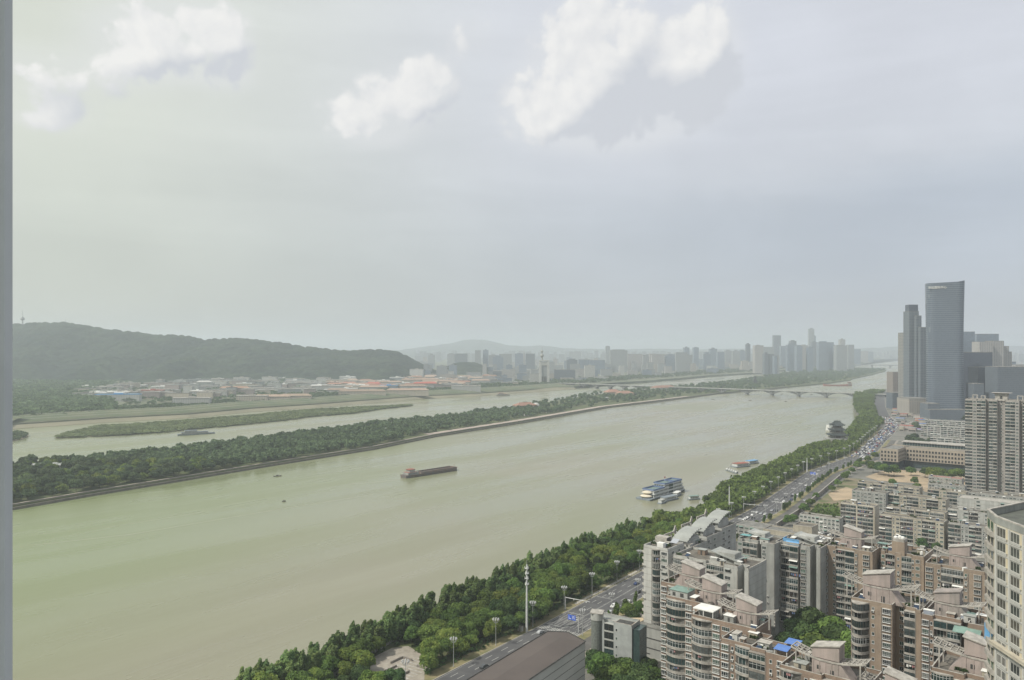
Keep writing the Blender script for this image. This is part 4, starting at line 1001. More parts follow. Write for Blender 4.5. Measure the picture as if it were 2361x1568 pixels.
for xx, yy in ((.2, .2), (7.4, .2), (.2, 6.2), (7.4, 6.2), (3.8, .2)): mb.box(xx, xx+.22, yy, yy+.22, 0, 2.998, 0)
mb.box(.5, 7.2, 3.4, 6.0, 0, 2.9, 1); build(mb, 'terrace_roof', [M_WSH, M_GREYW], ra3, (.3, .4, ha3+.06))
roof_house(ra3, wa3*.74, 7.4, ha3+.06, 0, .92, m1=M_PINK); roof_bits(ra3, wa3, 12, ha3, 231, 6, x0=9)
ra4, wa4, ha4 = A('unit with stepped planted terraces and pale copings, fourth of the sawtooth row', 721, 641, 757, [('bayw', 3.2), ('smallw', 2), ('cur', 8, 1.3)], 13, M_BRICK, 42, 204, kmin=0, pm=M_COP, winm=M_FRAME, **CV)
roof_bits(ra4, wa4, 12, ha4, 241, 9)
ra5, wa5, ha5 = A('brown corner unit with two blue sheet roofs, last of the sawtooth row', 748.5, 651, 796, [('recn', 4.0), ('smallw', 2.6), ('bayw', 3.4), ('blank', 1.2)], 11, M_BRICK, 43, 205, kmin=0, pm=M_PARD, winm=M_FRAME, **CV)
for i, (xx, yy) in enumerate([(wa5*.60, .4), (wa5*.72, 4.6)]):
    mb = MB(); mb.add([(0, 0, 2.6), (4.4, 0, 2.6), (4.4, 3.9, 3.1), (0, 3.9, 3.1), (0, 0, 2.48), (4.4, 0, 2.48), (4.4, 3.9, 2.98), (0, 3.9, 2.98)], [(0, 1, 2, 3), (7, 6, 5, 4), (0, 4, 5, 1), (1, 5, 6, 2), (2, 6, 7, 3), (3, 7, 4, 0)], 0)
    for a, b in ((.15, .2), (4.1, .2), (.15, 3.5), (4.1, 3.5)): mb.box(a, a+.15, b, b+.15, 0, 2.5, 1)
    mb.box(.4, 4.0, 1.4, 3.6, 0, 2.4, 2); build(mb, 'blue_roof', [M_BLUE, M_WSH, M_BRICK], ra5, (xx-1.2, yy, ha5+.06+1.1*i))
roof_bits(ra5, wa5*.6, 10, ha5, 251, 5)
# court podium and its trees
Pc = G(800, 668, 6)
court = [loc2w(r5, -2, -60), loc2w(r5, 52, -60), loc2w(r5, 52, -1), loc2w(r5, -2, -1)]
edge = poly_obj('courtyard_deck', court, 0.0, 6.0, M_CITY)
CT = 'trees in the estate courtyard'
rg = random.Random(5)
for i, (px, py, s) in enumerate([(799, 634, 1.35), (812, 628, 1.4), (826, 630, 1.3), (838, 636, 1.35), (806, 648, 1.25), (820, 646, 1.3), (834, 650, 1.2), (846, 652, 1.2), (790, 643, 1.1), (800, 660, 1.1), (816, 661, 1.15), (830, 664, 1.1), (843, 664, 1.2), (848, 640, 1.2), (787, 655, 1.0)]):
    x, y = G(px, py+8, 14.0)
    tree(random.Random(i).choice([('near', 0), ('dark', 1), ('near', 2), ('dark', 0)]), x, y, 5.5, s*1.15, f'dark green courtyard tree, {["left", "middle", "right"][0 if px < 808 else 1 if px < 830 else 2]} side, {"back" if py < 640 else "middle" if py < 655 else "front"} row', CT, sz=s*1.25, rng=rg)
# ================================================================== riverside road, park, street furniture
class Line:
    def __init__(s, pts):
        s.p = [Vector(q) for q in pts]; s.c = [0]
        for a, b in zip(s.p, s.p[1:]): s.c.append(s.c[-1]+(b-a).length)
        s.L = s.c[-1]
    def at(s, d, off=0.0):
        d = max(0, min(s.L-.01, d)); i = max(k for k in range(len(s.c)-1) if s.c[k] <= d)
        a, b = s.p[i], s.p[i+1]; t = (d-s.c[i])/(s.c[i+1]-s.c[i]); q = a.lerp(b, t)
        def tan(k):
            a_ = s.p[max(0, k-1)]; b_ = s.p[min(len(s.p)-1, k+1)]; return (b_-a_).normalized()
        T_ = (tan(i)*(1-t)+tan(i+1)*t).normalized()
        return q+Vector((T_.y, -T_.x))*off, T_       # off > 0: to the right (inland)
    def near(s, x, y):
        best = (1e9, 0); q = Vector((x, y))
        for i in range(len(s.p)-1):
            a, b = s.p[i], s.p[i+1]; d = b-a; t = max(0, min(1, (q-a).dot(d)/d.length_squared)); r = (q-(a+d*t)).length
            if r < best[0]: best = (r, s.c[i]+t*d.length, (b-a).cross(q-a) < 0)
        return best
KL = Line(KERB)
def ribbon(name, o0, o1, z, m, d0=0, d1=None, step=12, kind='structure', h=None):
    d1 = KL.L if d1 is None else d1; mb = MB(); n = max(1, int((d1-d0)/step)); prev = None
    for i in range(n+1):
        d = d0+(d1-d0)*i/n; a, _ = KL.at(d, o0); b, _ = KL.at(d, o1)
        if prev:
            pa, pb = prev
            if h is None: mb.quad((pa.x, pa.y, z), (pb.x, pb.y, z), (b.x, b.y, z), (a.x, a.y, z))
            else: mb.add([(pa.x, pa.y, z), (pb.x, pb.y, z), (b.x, b.y, z), (a.x, a.y, z), (pa.x, pa.y, z+h), (pb.x, pb.y, z+h), (b.x, b.y, z+h), (a.x, a.y, z+h)], [(4, 5, 6, 7), (0, 4, 7, 3), (1, 2, 6, 5)]+([(0, 1, 5, 4)] if i == 1 else [])+([(2, 3, 7, 6)] if i == n else []))
        prev = (a, b)
    return build(mb, name, m, kind=kind)
M_ASPH = mat('asphalt', (.105, .105, .105), (.075, .075, .078), scale=.08, rough=.9, detail=6)
M_ASP2 = mat('side_asphalt', (.13, .125, .115), (.09, .088, .082), scale=.1, rough=.9)
M_LINE = mat('road_paint', (.42, .42, .39), (.26, .26, .25), scale=.6, rough=.8)
M_DRY = mat('dry_verge', (.24, .205, .115), (.13, .135, .06), scale=.12, rough=1)
M_KERB = mat('kerb_stone', (.40, .37, .31), (.30, .28, .24), scale=.5)
M_PAVE = mat('paving', (.30, .27, .23), (.22, .20, .17), scale=.3)
D0 = KL.near(12.3, 393.6)[1]-10
park = [tuple(KL.at(d, -1.5)[0]) for d in range(0, 1650, 20)]
shp = Line(SHORE)
parkpoly = park+[tuple(shp.at(d, 1.0)[0]) for d in range(int(shp.near(*park[-1])[1]), int(shp.near(*park[0])[1])-60, -20)]
poly_obj('park_ground', parkpoly, None, .0, M_GRASS)
ribbon('verge', -6.5, -.4, .04, M_DRY, 0, 1700)
ribbon('kerb', -.4, 0, -.01, M_KERB, 0, 2700, h=.14)
ribbon('road', .0, 22.5, .03, M_ASPH, 0, 3000)
ribbon('kerb', 22.5, 22.9, -.01, M_KERB, 0, 2300, h=.14)
ribbon('verge', 22.9, 27.5, .05, M_DRY, 0, 1500)
ribbon('side_road', 27.5, 35.5, .03, M_ASP2, 0, 1500)
ribbon('footpath', 35.5, 38.5, .05, M_PAVE, 0, 1500)
# lane lines
def dashes(off, d0, d1, on, gap, w=.16, z=.036):
    mb = MB(); d = d0
    while d < d1:
        a, T_ = KL.at(d, off); b, _ = KL.at(d+on, off); nrm = Vector((T_.y, -T_.x))*w
        mb.quad((a.x-nrm.x, a.y-nrm.y, z), (a.x+nrm.x, a.y+nrm.y, z), (b.x+nrm.x, b.y+nrm.y, z), (b.x-nrm.x, b.y-nrm.y, z)); d += on+gap
    build(mb, 'lane_line', M_LINE, kind='structure')
for off in (3.7, 7.3): dashes(off, 60, 1900, 5, 7)
for off in (15.2, 18.8): dashes(off, 60, 1900, 5, 7)
for off in (11.0, 11.5): dashes(off, 60, 1900, 60, 0, .09)
for off in (.5, 22.0): dashes(off, 60, 1900, 60, 0, .08)
DX = KL.near(*G(560, 631))[1]        # crosswalk by the brown roof
mb = MB()
for i in range(19):
    o = 1.0+i*1.14; a, T_ = KL.at(DX-2.4, o); b, _ = KL.at(DX+2.4, o); c, _ = KL.at(DX+2.4, o+.55); d, _ = KL.at(DX-2.4, o+.55)
    mb.quad((a.x, a.y, .037), (d.x, d.y, .037), (c.x, c.y, .037), (b.x, b.y, .037))
build(mb, 'crosswalk', M_LINE, kind='structure')
mb = MB()
for o in [1.0+k*1.85 for k in range(12)]:      # the fan of approach lines beyond it
    a, T_ = KL.at(DX+6, o); b, _ = KL.at(DX+24, o); n_ = Vector((T_.y, -T_.x))*.1
    mb.quad((a.x-n_.x, a.y-n_.y, .038), (a.x+n_.x, a.y+n_.y, .038), (b.x+n_.x, b.y+n_.y, .038), (b.x-n_.x, b.y-n_.y, .038))
for dd in (5, 26, 58):
    a, T_ = KL.at(DX+dd, .8); b, _ = KL.at(DX+dd, 10.6); a2, _ = KL.at(DX+dd+.5, .8); b2, _ = KL.at(DX+dd+.5, 10.6)
    mb.quad((a.x, a.y, .039), (b.x, b.y, .039), (b2.x, b2.y, .039), (a2.x, a2.y, .039))
build(mb, 'stop_line', M_LINE, kind='structure')
# row of white bollards beside a pale pavement past the crossing
blm = MB(); blm.tube((0, 0, 0), (0, 0, .8), .2, .16, 8); blm.ball((0, 0, .85), .2, n=8, k=4); blm = blm.mesh('bollard', M_COP)
for i in range(34):
    p_, _ = KL.at(DX+38+i*2.7, -.9); thing('bollard', 'short pale bollard in the row along the kerb past the crossing', 'bollard', (p_.x, p_.y, .04), 0, 'bollards along the kerb', blm)
ribbon('footpath', -3.6, -1.6, .06, mat('pale_paving', (.44, .41, .35), (.34, .32, .28)), DX+40, DX+135)
# retaining wall with railing between side road and the lots
mb = MB(); d0w, d1w = KL.near(*G(765, 531))[1]+14, KL.near(*G(845, 476))[1]
pp = [KL.at(d0w+(d1w-d0w)*i/30, 39.2)[0] for i in range(31)]
for a, b in zip(pp, pp[1:]): mb.edge(a, b, .5, -.1, 3.6, 0); mb.edge(a, b, .8, 3.602, 3.9, 1)
wl = thing('boundary_wall', 'long pale-topped boundary wall between the side road and the demolition lots', 'wall', (0, 0, 0)); build(mb, 'wall_body', [M_PARD, M_COP], wl)

# ---- street lamps
def lamp_proto():
    t = thing('street_lamp', '', 'street lamp', (0, 0, 0), 0, 'globe lamp posts along the riverside road')
    mb = MB(); mb.tube((0, 0, 0), (0, 0, .9), .26, .2, 8); mb.tube((0, 0, .9), (0, 0, 11.2), .15, .09, 8); build(mb, 'pole', mat('lamp_pole', (.42, .43, .42), (.33, .34, .33)), t)
    mb = MB()
    for k in range(8):
        a = k*math.pi/4; mb.tube((0, 0, 10.4), (1.0*math.cos(a), 1.0*math.sin(a), 11.0), .05, n=5); mb.tube((1.0*math.cos(a), 1.0*math.sin(a), 11.0), (1.35*math.cos(a), 1.35*math.sin(a), 11.9), .05, n=5)
    build(mb, 'bracket', mat('lamp_pole', (.42, .43, .42)), t)
    gm = MB(); gm.ball((0, 0, 0), .34, rz=.5, n=8, k=5); gm = gm.mesh('globe', mat('lamp_globe', (.44, .45, .45), (.4, .4, .4), rough=.3))
    for k in range(8):
        a = k*math.pi/4; link('globe', gm, t, (1.4*math.cos(a), 1.4*math.sin(a), 12.3))
    link('globe', gm, t, (0, 0, 12.4)); return t
LP = lamp_proto(); first = True; n = 0
dl = KL.near(*G(455.6, 667.3))[1]
LAMPS = []
for i in range(-2, 38):
    d = dl+i*30.5
    if d > 1650: break
    p_, T_ = KL.at(d, -2.2); n += 1; LAMPS.append(d)
    lab = f'pale globe lamp post on the river side kerb, {ordinal(n)} from the bottom'
    if first: LP.location = (p_.x, p_.y, 0); LP['label'] = lab; first = False
    else: clone(LP, (p_.x, p_.y, 0), i*.7, lab)
for j in range(0, 30):
    d = KL.near(*G(572.3, 632.8))[1]+j*30.5
    p_, T_ = KL.at(d, 24.0); clone(LP, (p_.x, p_.y, 0), j*.5, f'pale globe lamp post on the inland kerb, {ordinal(j+1)} from the crossing')
# ---- masts
def mast(x, y, h, label, rings=True):
    t = thing('mast', label, 'mast', (x, y, 0)); m_ = mat('mast_paint', (.58, .59, .58), (.48, .49, .48))
    mb = MB(); mb.tube((0, 0, 0), (0, 0, h*.5), .62, .48, 12); mb.tube((0, 0, h*.5), (0, 0, h*.93), .47, .34, 12); mb.tube((0, 0, h*.93), (0, 0, h), .08, .03, 6); build(mb, 'pole', m_, t)
    if rings:
        for k, z in enumerate([.66, .74, .81, .88]):
            mb = MB(); mb.tube((0, 0, h*z), (0, 0, h*z+.14), .95, n=12); 
            build(mb, 'platform', m_, t)
            for q in range(3):
                a = q*2.1+k; mb = MB(); mb.cbox((.95*math.cos(a), .95*math.sin(a), h*z-.4), .2, .3, 1.3, a); build(mb, 'antenna', M_WSH, t)
    return t
mx, my = G(526.8, 631.8); mast(mx, my, 35.5, 'tall white telecom mast with ringed antenna platforms among the park trees')
mx, my = G(729.3, 517.2); mast(mx, my, 27, 'plain white mast by the river road, above the slab roofs', False)
mx, my = G(807, 472); mast(mx, my, 17, 'short white mast among the trees, halfway along the river road', False)
bx = thing('cabinet', 'pale equipment box at the foot of the telecom mast', 'cabinet', (G(523.5, 631)[0]-1.5, G(523.5, 631)[1], 0), -.6)
mb = MB(); mb.box(-1.1, 1.1, -.9, .9, 0, 2.3, 0); mb.box(-1.2, 1.2, -1, 1, 2.302, 2.45, 1); mb.box(-.5, .5, -.94, -.902, .1, 2.1, 1); build(mb, 'body', [M_GREYL, M_PARD], bx)
# ---- gantries and signs
def gantry(d, off, reach, label, h=6.8, side=1):
    p_, T_ = KL.at(d, off)
    t = thing('traffic_gantry', label, 'gantry', (p_.x, p_.y, 0), math.atan2(-T_.x, T_.y)); m_ = M_FRAME
    mb = MB(); mb.tube((0, 0, 0), (0, 0, h+.4), .24, .18, 8); build(mb, 'post', m_, t); mb = MB(); mb.tube((.2*side, 0, h), (reach*side, 0, h+.3), .2, .12, 8); build(mb, 'arm', m_, t)
    cm_ = MB(); cm_.box(-.25, .25, -.35, .35, -.6, -.15); cm_ = cm_.mesh('camera_box', M_ACW)
    for k in (.35, .6, .85): link('camera_box', cm_, t, (reach*k*side, 0, h+.1))
    return t
gantry(KL.near(*G(565, 610))[1], -1.8, 15, 'white camera gantry reaching over the road past the crossing')
gantry(KL.near(*G(737, 511))[1], -1.8, 15, 'white camera gantry near the plain mast, above the slab roofs')
gantry(KL.near(*G(789, 513))[1]+6, 23.5, 9, 'white gantry arm above the queue of white cars', side=-1)
def road_sign(d, off, label, texts, w=4.4, h=2.5, z=5.4):
    p_, T_ = KL.at(d, off); t = thing('road_sign', label, 'sign', (p_.x, p_.y, 0), math.atan2(-T_.x, T_.y))
    mb = MB(); mb.tube((w+1.5, .2, 0), (w+1.5, .2, z+h), .2, .15, 8); mb.tube((w+1.5, .2, z+h*.7), (0, .2, z+h*.7), .1, n=6); mb.tube((w+1.5, .2, z+h*.3), (0, .2, z+h*.3), .1, n=6); build(mb, 'post', M_FRAME, t)
    mb = MB(); mb.box(0, w*.48, 0, .08, z, z+h, 0); mb.box(w*.52, w, 0, .08, z, z+h, 0)
    # white arrow strokes and panel lines as on the photographed sign
    for (x0, x1, z0, z1) in texts: mb.box(x0*w, x1*w, -.02, -.001, z+z0*h, z+z1*h, 1)
    build(mb, 'panel', [mat('sign_blue', (.04, .12, .55), (.035, .10, .5), rough=.4), M_WSH], t)
road_sign(KL.near(*G(588, 640))[1]+6, 14.5, 'blue direction sign hung over the road beside the crossing', [(.12, .16, .2, .8), (.16, .40, .2, .32), (.60, .64, .2, .85), (.64, .86, .45, .55), (.70, .90, .7, .8), (.82, .86, .2, .55)])
road_sign(KL.near(*G(817, 480))[1], 13.0, 'blue direction signs over the road far beyond the queue of cars', [(.12, .16, .2, .8), (.16, .40, .5, .6), (.60, .64, .2, .85), (.64, .86, .45, .55)], 5.4, 2.6)
# ---- cars
def car_proto(kind='sedan'):
    L, Wc, H = {'sedan': (4.7, 1.85, 1.45), 'suv': (4.6, 1.9, 1.72), 'van': (4.9, 1.95, 2.0), 'bus': (10.5, 2.5, 3.0)}[kind]
    prof = {'sedan': [(0, .30), (0, .72), (.06, .82), (.26, .93), (.40, 1.42), (.72, 1.45), (.88, 1.02), (.985, .95), (1, .6), (1, .30)],
            'suv': [(0, .34), (0, .85), (.05, .98), (.25, 1.08), (.37, 1.66), (.86, 1.72), (.965, 1.10), (1, .95), (1, .34)],
            'van': [(0, .34), (0, .90), (.04, 1.05), (.14, 1.2), (.27, 1.95), (.93, 2.0), (.99, 1.2), (1, .34)],
            'bus': [(0, .40), (0, 1.3), (.015, 2.85), (.04, 3.0), (.98, 3.0), (1, 2.9), (1, .40)]}[kind]
    belt = {'sedan': .93, 'suv': 1.08, 'van': 1.2, 'bus': 1.35}[kind]
    mb = MB(); n = len(prof); vs = []
    for sy in (-1, 1):
        for (x, z) in prof:
            y = sy*Wc/2*(1.0 if z <= belt+.03 else .80 if kind != 'bus' else .97); vs.append((x*L-L/2, y, z))
    fs = [tuple(range(n)), tuple(range(2*n-1, n-1, -1))]
    for i in range(n): fs.append((i, (i+1) % n, n+(i+1) % n, n+i))
    mb.add(vs, fs); 
    body = mb.mesh('body', M_FRAME); bpy.context.view_layer.update()
    w = MB()       # glass: windscreen, rear window and side windows, slightly proud
    up = [p for p in prof if p[1] > belt+.05]; x0 = [p for p in prof if p[1] <= belt+.03 and p[0] < .5][-1]; x1 = [p for p in prof if p[1] <= belt+.1 and p[0] > .5][0]
    ix = up[0]; jx = up[-1]; zt = min(ix[1], jx[1])-.1; zb = belt+.06
    def cp(x): return x*L-L/2
    k = .80 if kind != 'bus' else .97
    for sy in (-1, 1):
        yb, yt = sy*(Wc/2*((1+k)/2)+.035), sy*(Wc/2*k+.02)
        A = [(cp(x0[0])+.35, yb, zb), (cp(x1[0])-.35, yb, zb), (cp(jx[0])-.1, yt, zt), (cp(ix[0])+.1, yt, zt)]
        w.add(A, [(0, 1, 2, 3) if sy < 0 else (3, 2, 1, 0)])
    hw = Wc/2*k-.1
    for (a, b, s_) in ((x0, ix, -1), (x1, jx, 1)):
        ax, az, bx_, bz = cp(a[0]), a[1], cp(b[0]), b[1]; e = .02*s_
        pa = (ax+(bx_-ax)*.12+e, az+(bz-az)*.12+.02); pb = (ax+(bx_-ax)*.9+e, az+(bz-az)*.9+.02)
        w.add([(pa[0], -hw, pa[1]), (pa[0], hw, pa[1]), (pb[0], hw*.94, pb[1]), (pb[0], -hw*.94, pb[1])], [(0, 1, 2, 3)])
    glass = w.mesh('windows', mat('car_glass', (.02, .025, .03), (.015, .02, .025), rough=.08))
    wh = MB(); wh.tube((0, -.11, 0), (0, .11, 0), .33 if kind != 'bus' else .5, n=10); wh = wh.mesh('wheel', mat('tyre', (.03, .03, .03), (.02, .02, .02)))
    li = MB(); li.box(-L/2-.02, -L/2+.05, -Wc*.46, -Wc*.30, .62, .78); li.box(-L/2-.02, -L/2+.05, Wc*.30, Wc*.46, .62, .78)
    li = li.mesh('headlight', M_WSH)
    return (body, glass, wh, li, L, Wc)
CARP = {k: car_proto(k) for k in ('sedan', 'suv', 'van', 'bus')}
PAINT = {'white': (.66, .66, .65), 'silver': (.38, .39, .40), 'black': (.02, .02, .022), 'dark grey': (.06, .065, .07), 'red': (.28, .03, .03), 'dark blue': (.03, .05, .13), 'beige': (.35, .31, .24), 'blue': (.05, .13, .38), 'yellow': (.5, .35, .05)}
BODY = {}
def car(x, y, z, a, col, kind, label, group, full=True):
    bd, gl, wh, li, L, Wc = CARP[kind]
    if (kind, col) not in BODY:
        me = bd.copy(); me.materials.clear(); me.materials.append(mat('car_'+col.replace(' ', '_'), PAINT[col], tuple(k*.92 for k in PAINT[col]), rough=.25, spec=.6)); BODY[(kind, col)] = me
    t = thing('bus' if kind == 'bus' else 'car', label, 'bus' if kind == 'bus' else 'car', (x, y, z), a, group)
    link('body', BODY[(kind, col)], t, (0, 0, 0)); link('windows', gl, t, (0, 0, 0))
    if full:
        link('headlight', li, t, (0, 0, 0)); r = .5 if kind == 'bus' else .33
        for sx in (-.31, .31):
            for sy in (-1, 1): link('wheel', wh, t, (sx*L, sy*(Wc/2-.1), r))
    return t
cars = []
def z5(x, y): return G((1700+x/2.529)/4, (2100+y/2.529)/4, .5)
def z6(x, y): return G((2500+x/2.613)/4, (1600+y/2.613)/4, .5)
for (x, y, c, k) in [(582, 1428, 'dark grey', 'sedan'), (1182, 1088, 'silver', 'sedan'), (2137, 592, 'dark blue', 'sedan'), (2155, 680, 'black', 'sedan'), (2070, 782, 'white', 'sedan'), (1893, 818, 'white', 'suv'), (1840, 885, 'silver', 'suv')]:
    cars.append((*z5(x, y), c, k))
for (x, y, c, k) in [(1252, 1257, 'white', 'sedan'), (1278, 1244, 'white', 'suv'), (1300, 1232, 'white', 'sedan'), (1338, 1204, 'white', 'sedan'), (1345, 1238, 'black', 'sedan'), (1372, 1178, 'white', 'suv'), (1416, 1188, 'silver', 'sedan'), (1378, 1276, 'dark grey', 'sedan'), (1462, 1196, 'white', 'sedan'),
    (1535, 1155, 'silver', 'sedan'), (1575, 1160, 'dark grey', 'suv'), (1650, 1065, 'white', 'van'), (1690, 1018, 'black', 'sedan'), (1733, 994, 'white', 'suv'), (1756, 1002, 'black', 'suv'), (1742, 1042, 'dark blue', 'sedan'), (1820, 988, 'white', 'sedan'), (1840, 955, 'dark grey', 'sedan'), (1858, 1045, 'silver', 'sedan'), (1906, 892, 'white', 'sedan'), (1922, 932, 'dark grey', 'sedan'),
    (1970, 872, 'white', 'van'), (1976, 828, 'silver', 'sedan'), (2004, 762, 'white', 'sedan'), (2026, 776, 'white', 'sedan'), (2152, 732, 'white', 'suv'), (2176, 748, 'white', 'sedan'), (2290, 660, 'dark grey', 'sedan'), (2345, 650, 'white', 'sedan')]:
    cars.append((*z6(x, y), c, k))
cars.sort(key=lambda c: c[1])
for i, (x, y, c, k) in enumerate(cars):
    r_, d, _ = KL.near(x, y); off = min(26, max(1.9, r_)); off = 27.5+4 if r_ > 26 else (min([1.95, 5.6, 9.2, 13.3, 17, 20.5], key=lambda q: abs(q-off)))
    p_, T_ = KL.at(d, off); a = math.atan2(T_.y, T_.x); a += math.pi if off < 11 else 0
    car(p_.x, p_.y, .04, a+math.pi if False else a, c, k, f'{c} {k if k!="suv" else "high-roofed car"} on the riverside road, {ordinal(i+1)} nearest of the scattered cars', 'cars driving on the riverside road')
rg = random.Random(21); n = 0; d = KL.near(*G(852, 457))[1]; dj = []
while d < KL.near(760, 1640)[1]+180:
    for off in (1.9, 5.5, 9.1, 13.3, 16.9, 20.5):
        if rg.random() < (.74 if off < 11 else .62): dj.append((d+rg.uniform(-1, 1), off+rg.uniform(-.2, .2)))
    d += 8.6
dj = dj[:300]
cc = ['white', 'silver', 'black', 'dark grey', 'red', 'dark blue', 'white', 'white', 'silver', 'beige', 'blue']
for i, (d, off) in enumerate(dj):
    p_, T_ = KL.at(d, off); a = math.atan2(T_.y, T_.x)+(math.pi if off < 11 else 0); c = rg.choice(cc); k = rg.choices(['sedan', 'suv', 'van', 'bus'], [6, 3, 1, .5])[0]
    car(p_.x, p_.y, .04, a, c, k, f'{c} {"bus" if k=="bus" else "car"} in the traffic jam between the pavilion and the glass tower', 'traffic jam beyond the beige office block', full=False)
# ---- planting strip trees and park trees
for i in range(90):
    d = D0-150+i*11+rg.uniform(-2, 2)
    if d > 1250: break
    p_, _ = KL.at(d, 25.2+rg.uniform(-.8, .8))
    if rg.random() < .72 and not (abs(d-DX) < 9): tree(('young', rg.randrange(2)), p_.x, p_.y, 0, rg.uniform(.8, 1.25), f'small young tree between road and side road, level with {ordinal(max(1, min(38, 1+int((d-LAMPS[0]+15)/30.5))))} lamp post', 'young roadside trees', rng=rg)
PLZ = [G(*q) for q in [(385, 690), (360, 668), (376, 656), (392, 648), (408, 646), (425, 656), (424, 694)]]
CLR = [(G(598, 577), 10)]
rp = random.Random(4); pts = []; grid = {}
BENDS = [tuple(q) for q in []]
for t_ in range(26000):
    d = rp.uniform(0, 1500) if t_ % 3 else rp.uniform(1500, 2900); off = -rp.uniform(5.5, 75 if d < 1500 else 130)
    p_, _ = KL.at(d, off)
    ds = shp.near(p_.x, p_.y)
    if not ds[2] or ds[0] < 1.5: continue
    river = ds[0] < (13 if d < 640 else 8) and d < 760
    if pip(PLZ, p_.x, p_.y): continue
    if any((Vector(c)-p_).length < r for c, r in CLR): continue
    if 640 < p_.y < 705 and ds[0] < 16 : continue                       # open river steps by the moored ship
    if abs(p_.x-.4128*p_.y) < 24 and 1120 < p_.y < 1240: continue                 # pavilion
    if (Vector((mx, my))-p_).length < 3: continue
    md = 4.0 if river else (6.6 if d < 900 else 7.2)
    gx, gy = int(p_.x//8), int(p_.y//8)
    if any((q[0]-p_.x)**2+(q[1]-p_.y)**2 < (md+q[2])**2/4 for a in (-1, 0, 1) for b in (-1, 0, 1) for q in grid.get((gx+a, gy+b), [])): continue
    grid.setdefault((gx, gy), []).append((p_.x, p_.y, md)); pts.append((p_.x, p_.y, d, -off, river))
def inview(x, y, z=6): 
    if y < 60: return False
    px = 512+x/y*F; py = HZ+(CAMZ-z)/y*F; return -30 < px < 1060 and py < 720
pts = [q for q in pts if inview(q[0], q[1], 14)]; pts.sort(key=lambda q: q[1])
near_t, far_t = pts[:330], pts[330:]
for (x, y, d, o, river) in near_t:
    L_ = ordinal(max(1, min(38, 1+int((d-LAMPS[0]+15)/30.5))))
    fresh = rp.random() < (.34 if o < 30 else .15); hs = 1.0
    if river: tree(('wisp', rp.randrange(4)), x, y, -.1, rp.uniform(.8, 1.1), f'tall feathery tree on the river edge, level with {L_} lamp post', 'feathery trees along the river edge', 'poplar_tree', sz=rp.uniform(.72, 1.08), rng=rp)
    else:
        k = ('fresh', rp.randrange(3)) if fresh else (('dark', rp.randrange(3)) if rp.random() < .3 else ('near', rp.randrange(4))); s = rp.uniform(.62, 1.02)
        w_ = {'fresh': 'bright yellow-green', 'dark': 'dark green', 'near': 'mid green'}[k[0]]
        tree(k, x, y, -.1, s, f'{w_} broad tree {"near the road" if o < 22 else "amid the park"}, level with {L_} lamp post', 'broad trees of the riverside park', 'broadleaf_tree', sz=s*rp.uniform(.95, 1.2), rng=rp)
low_wood('park_wood', [(x, y, -.5) for (x, y, d, o, r_) in far_t], 5.6, 10.5, L_NEAR, 240, 1.6, 5, 'wooded bank strip running on past the moored ship towards the bridge')
# hedge and undergrowth below the park trees
rng = np.random.default_rng(3); P = []
for i in range(5200):
    d = rp.uniform(60, 900); off = -rp.uniform(4.2, 60); p_, _ = KL.at(d, off)
    if shp.near(p_.x, p_.y)[2] and not pip(PLZ, p_.x, p_.y) and inview(p_.x, p_.y, 0) and not any((Vector(c)-p_).length < r for c, r in CLR):
        for k in range(5): P.append((p_.x+rp.uniform(-1.2, 1.2), p_.y+rp.uniform(-1.2, 1.2), rp.uniform(.2, 1.8)))
P = np.array(P); Nn = rng.normal(0, 1, P.shape); Nn[:, 2] = abs(Nn[:, 2])+.6
link('undergrowth', quad_mesh('undergrowth', leaf_cloud(P, Nn, 1.1, rng), L_DARK), kind='stuff')
# plaza with low planter walls
poly_obj('plaza', PLZ, None, .07, mat('plaza_paving', (.34, .31, .26), (.25, .225, .19), scale=.3))
pz = G(402, 670); plz = thing('planter_maze', 'low stepped planter walls and pale paving bars of the small plaza near the bottom edge', 'planter walls', (pz[0], pz[1], .08), math.radians(-35))
for i in range(11):
    mb = MB(); mb.box(-9+i*.4, 8+i*.2, -14+i*2.7, -13.1+i*2.7, 0, .06); build(mb, 'paving_bar', M_COP, plz)
for (x0, x1, y0, y1) in [(-4, 4, -6, -5.5), (4, 4.5, -6, 0), (-4.5, -4, -6, 1), (-2, 2, -2.5, -2), (-9, -8.5, 2, 10), (-8.5, -3, 9.5, 10), (3, 9, 6, 6.5)]:
    mb = MB(); mb.box(x0, x1, y0, y1, .07, .95); build(mb, 'planter_wall', M_PARD, plz)
pw = thing('river_wall', 'grey balustrade wall running behind the small plaza along the river trees', 'wall', (0, 0, 0))
a = Vector(G(318, 686)); b = Vector(G(404, 635.5)); mb = MB(); mb.edge(a, b, .4, 0, 1.2, 0); mb.edge(a, b, .55, 1.202, 1.36, 1); build(mb, 'wall_body', [M_GREYW, M_COP], pw)
pm_ = MB(); pm_.box(-.3, .3, -.3, .3, 0, 1.9); pm_ = pm_.mesh('pillar', M_PARD)
for i in range(16): q = a.lerp(b, i/15); link('pillar', pm_, pw, (q.x, q.y, 0))
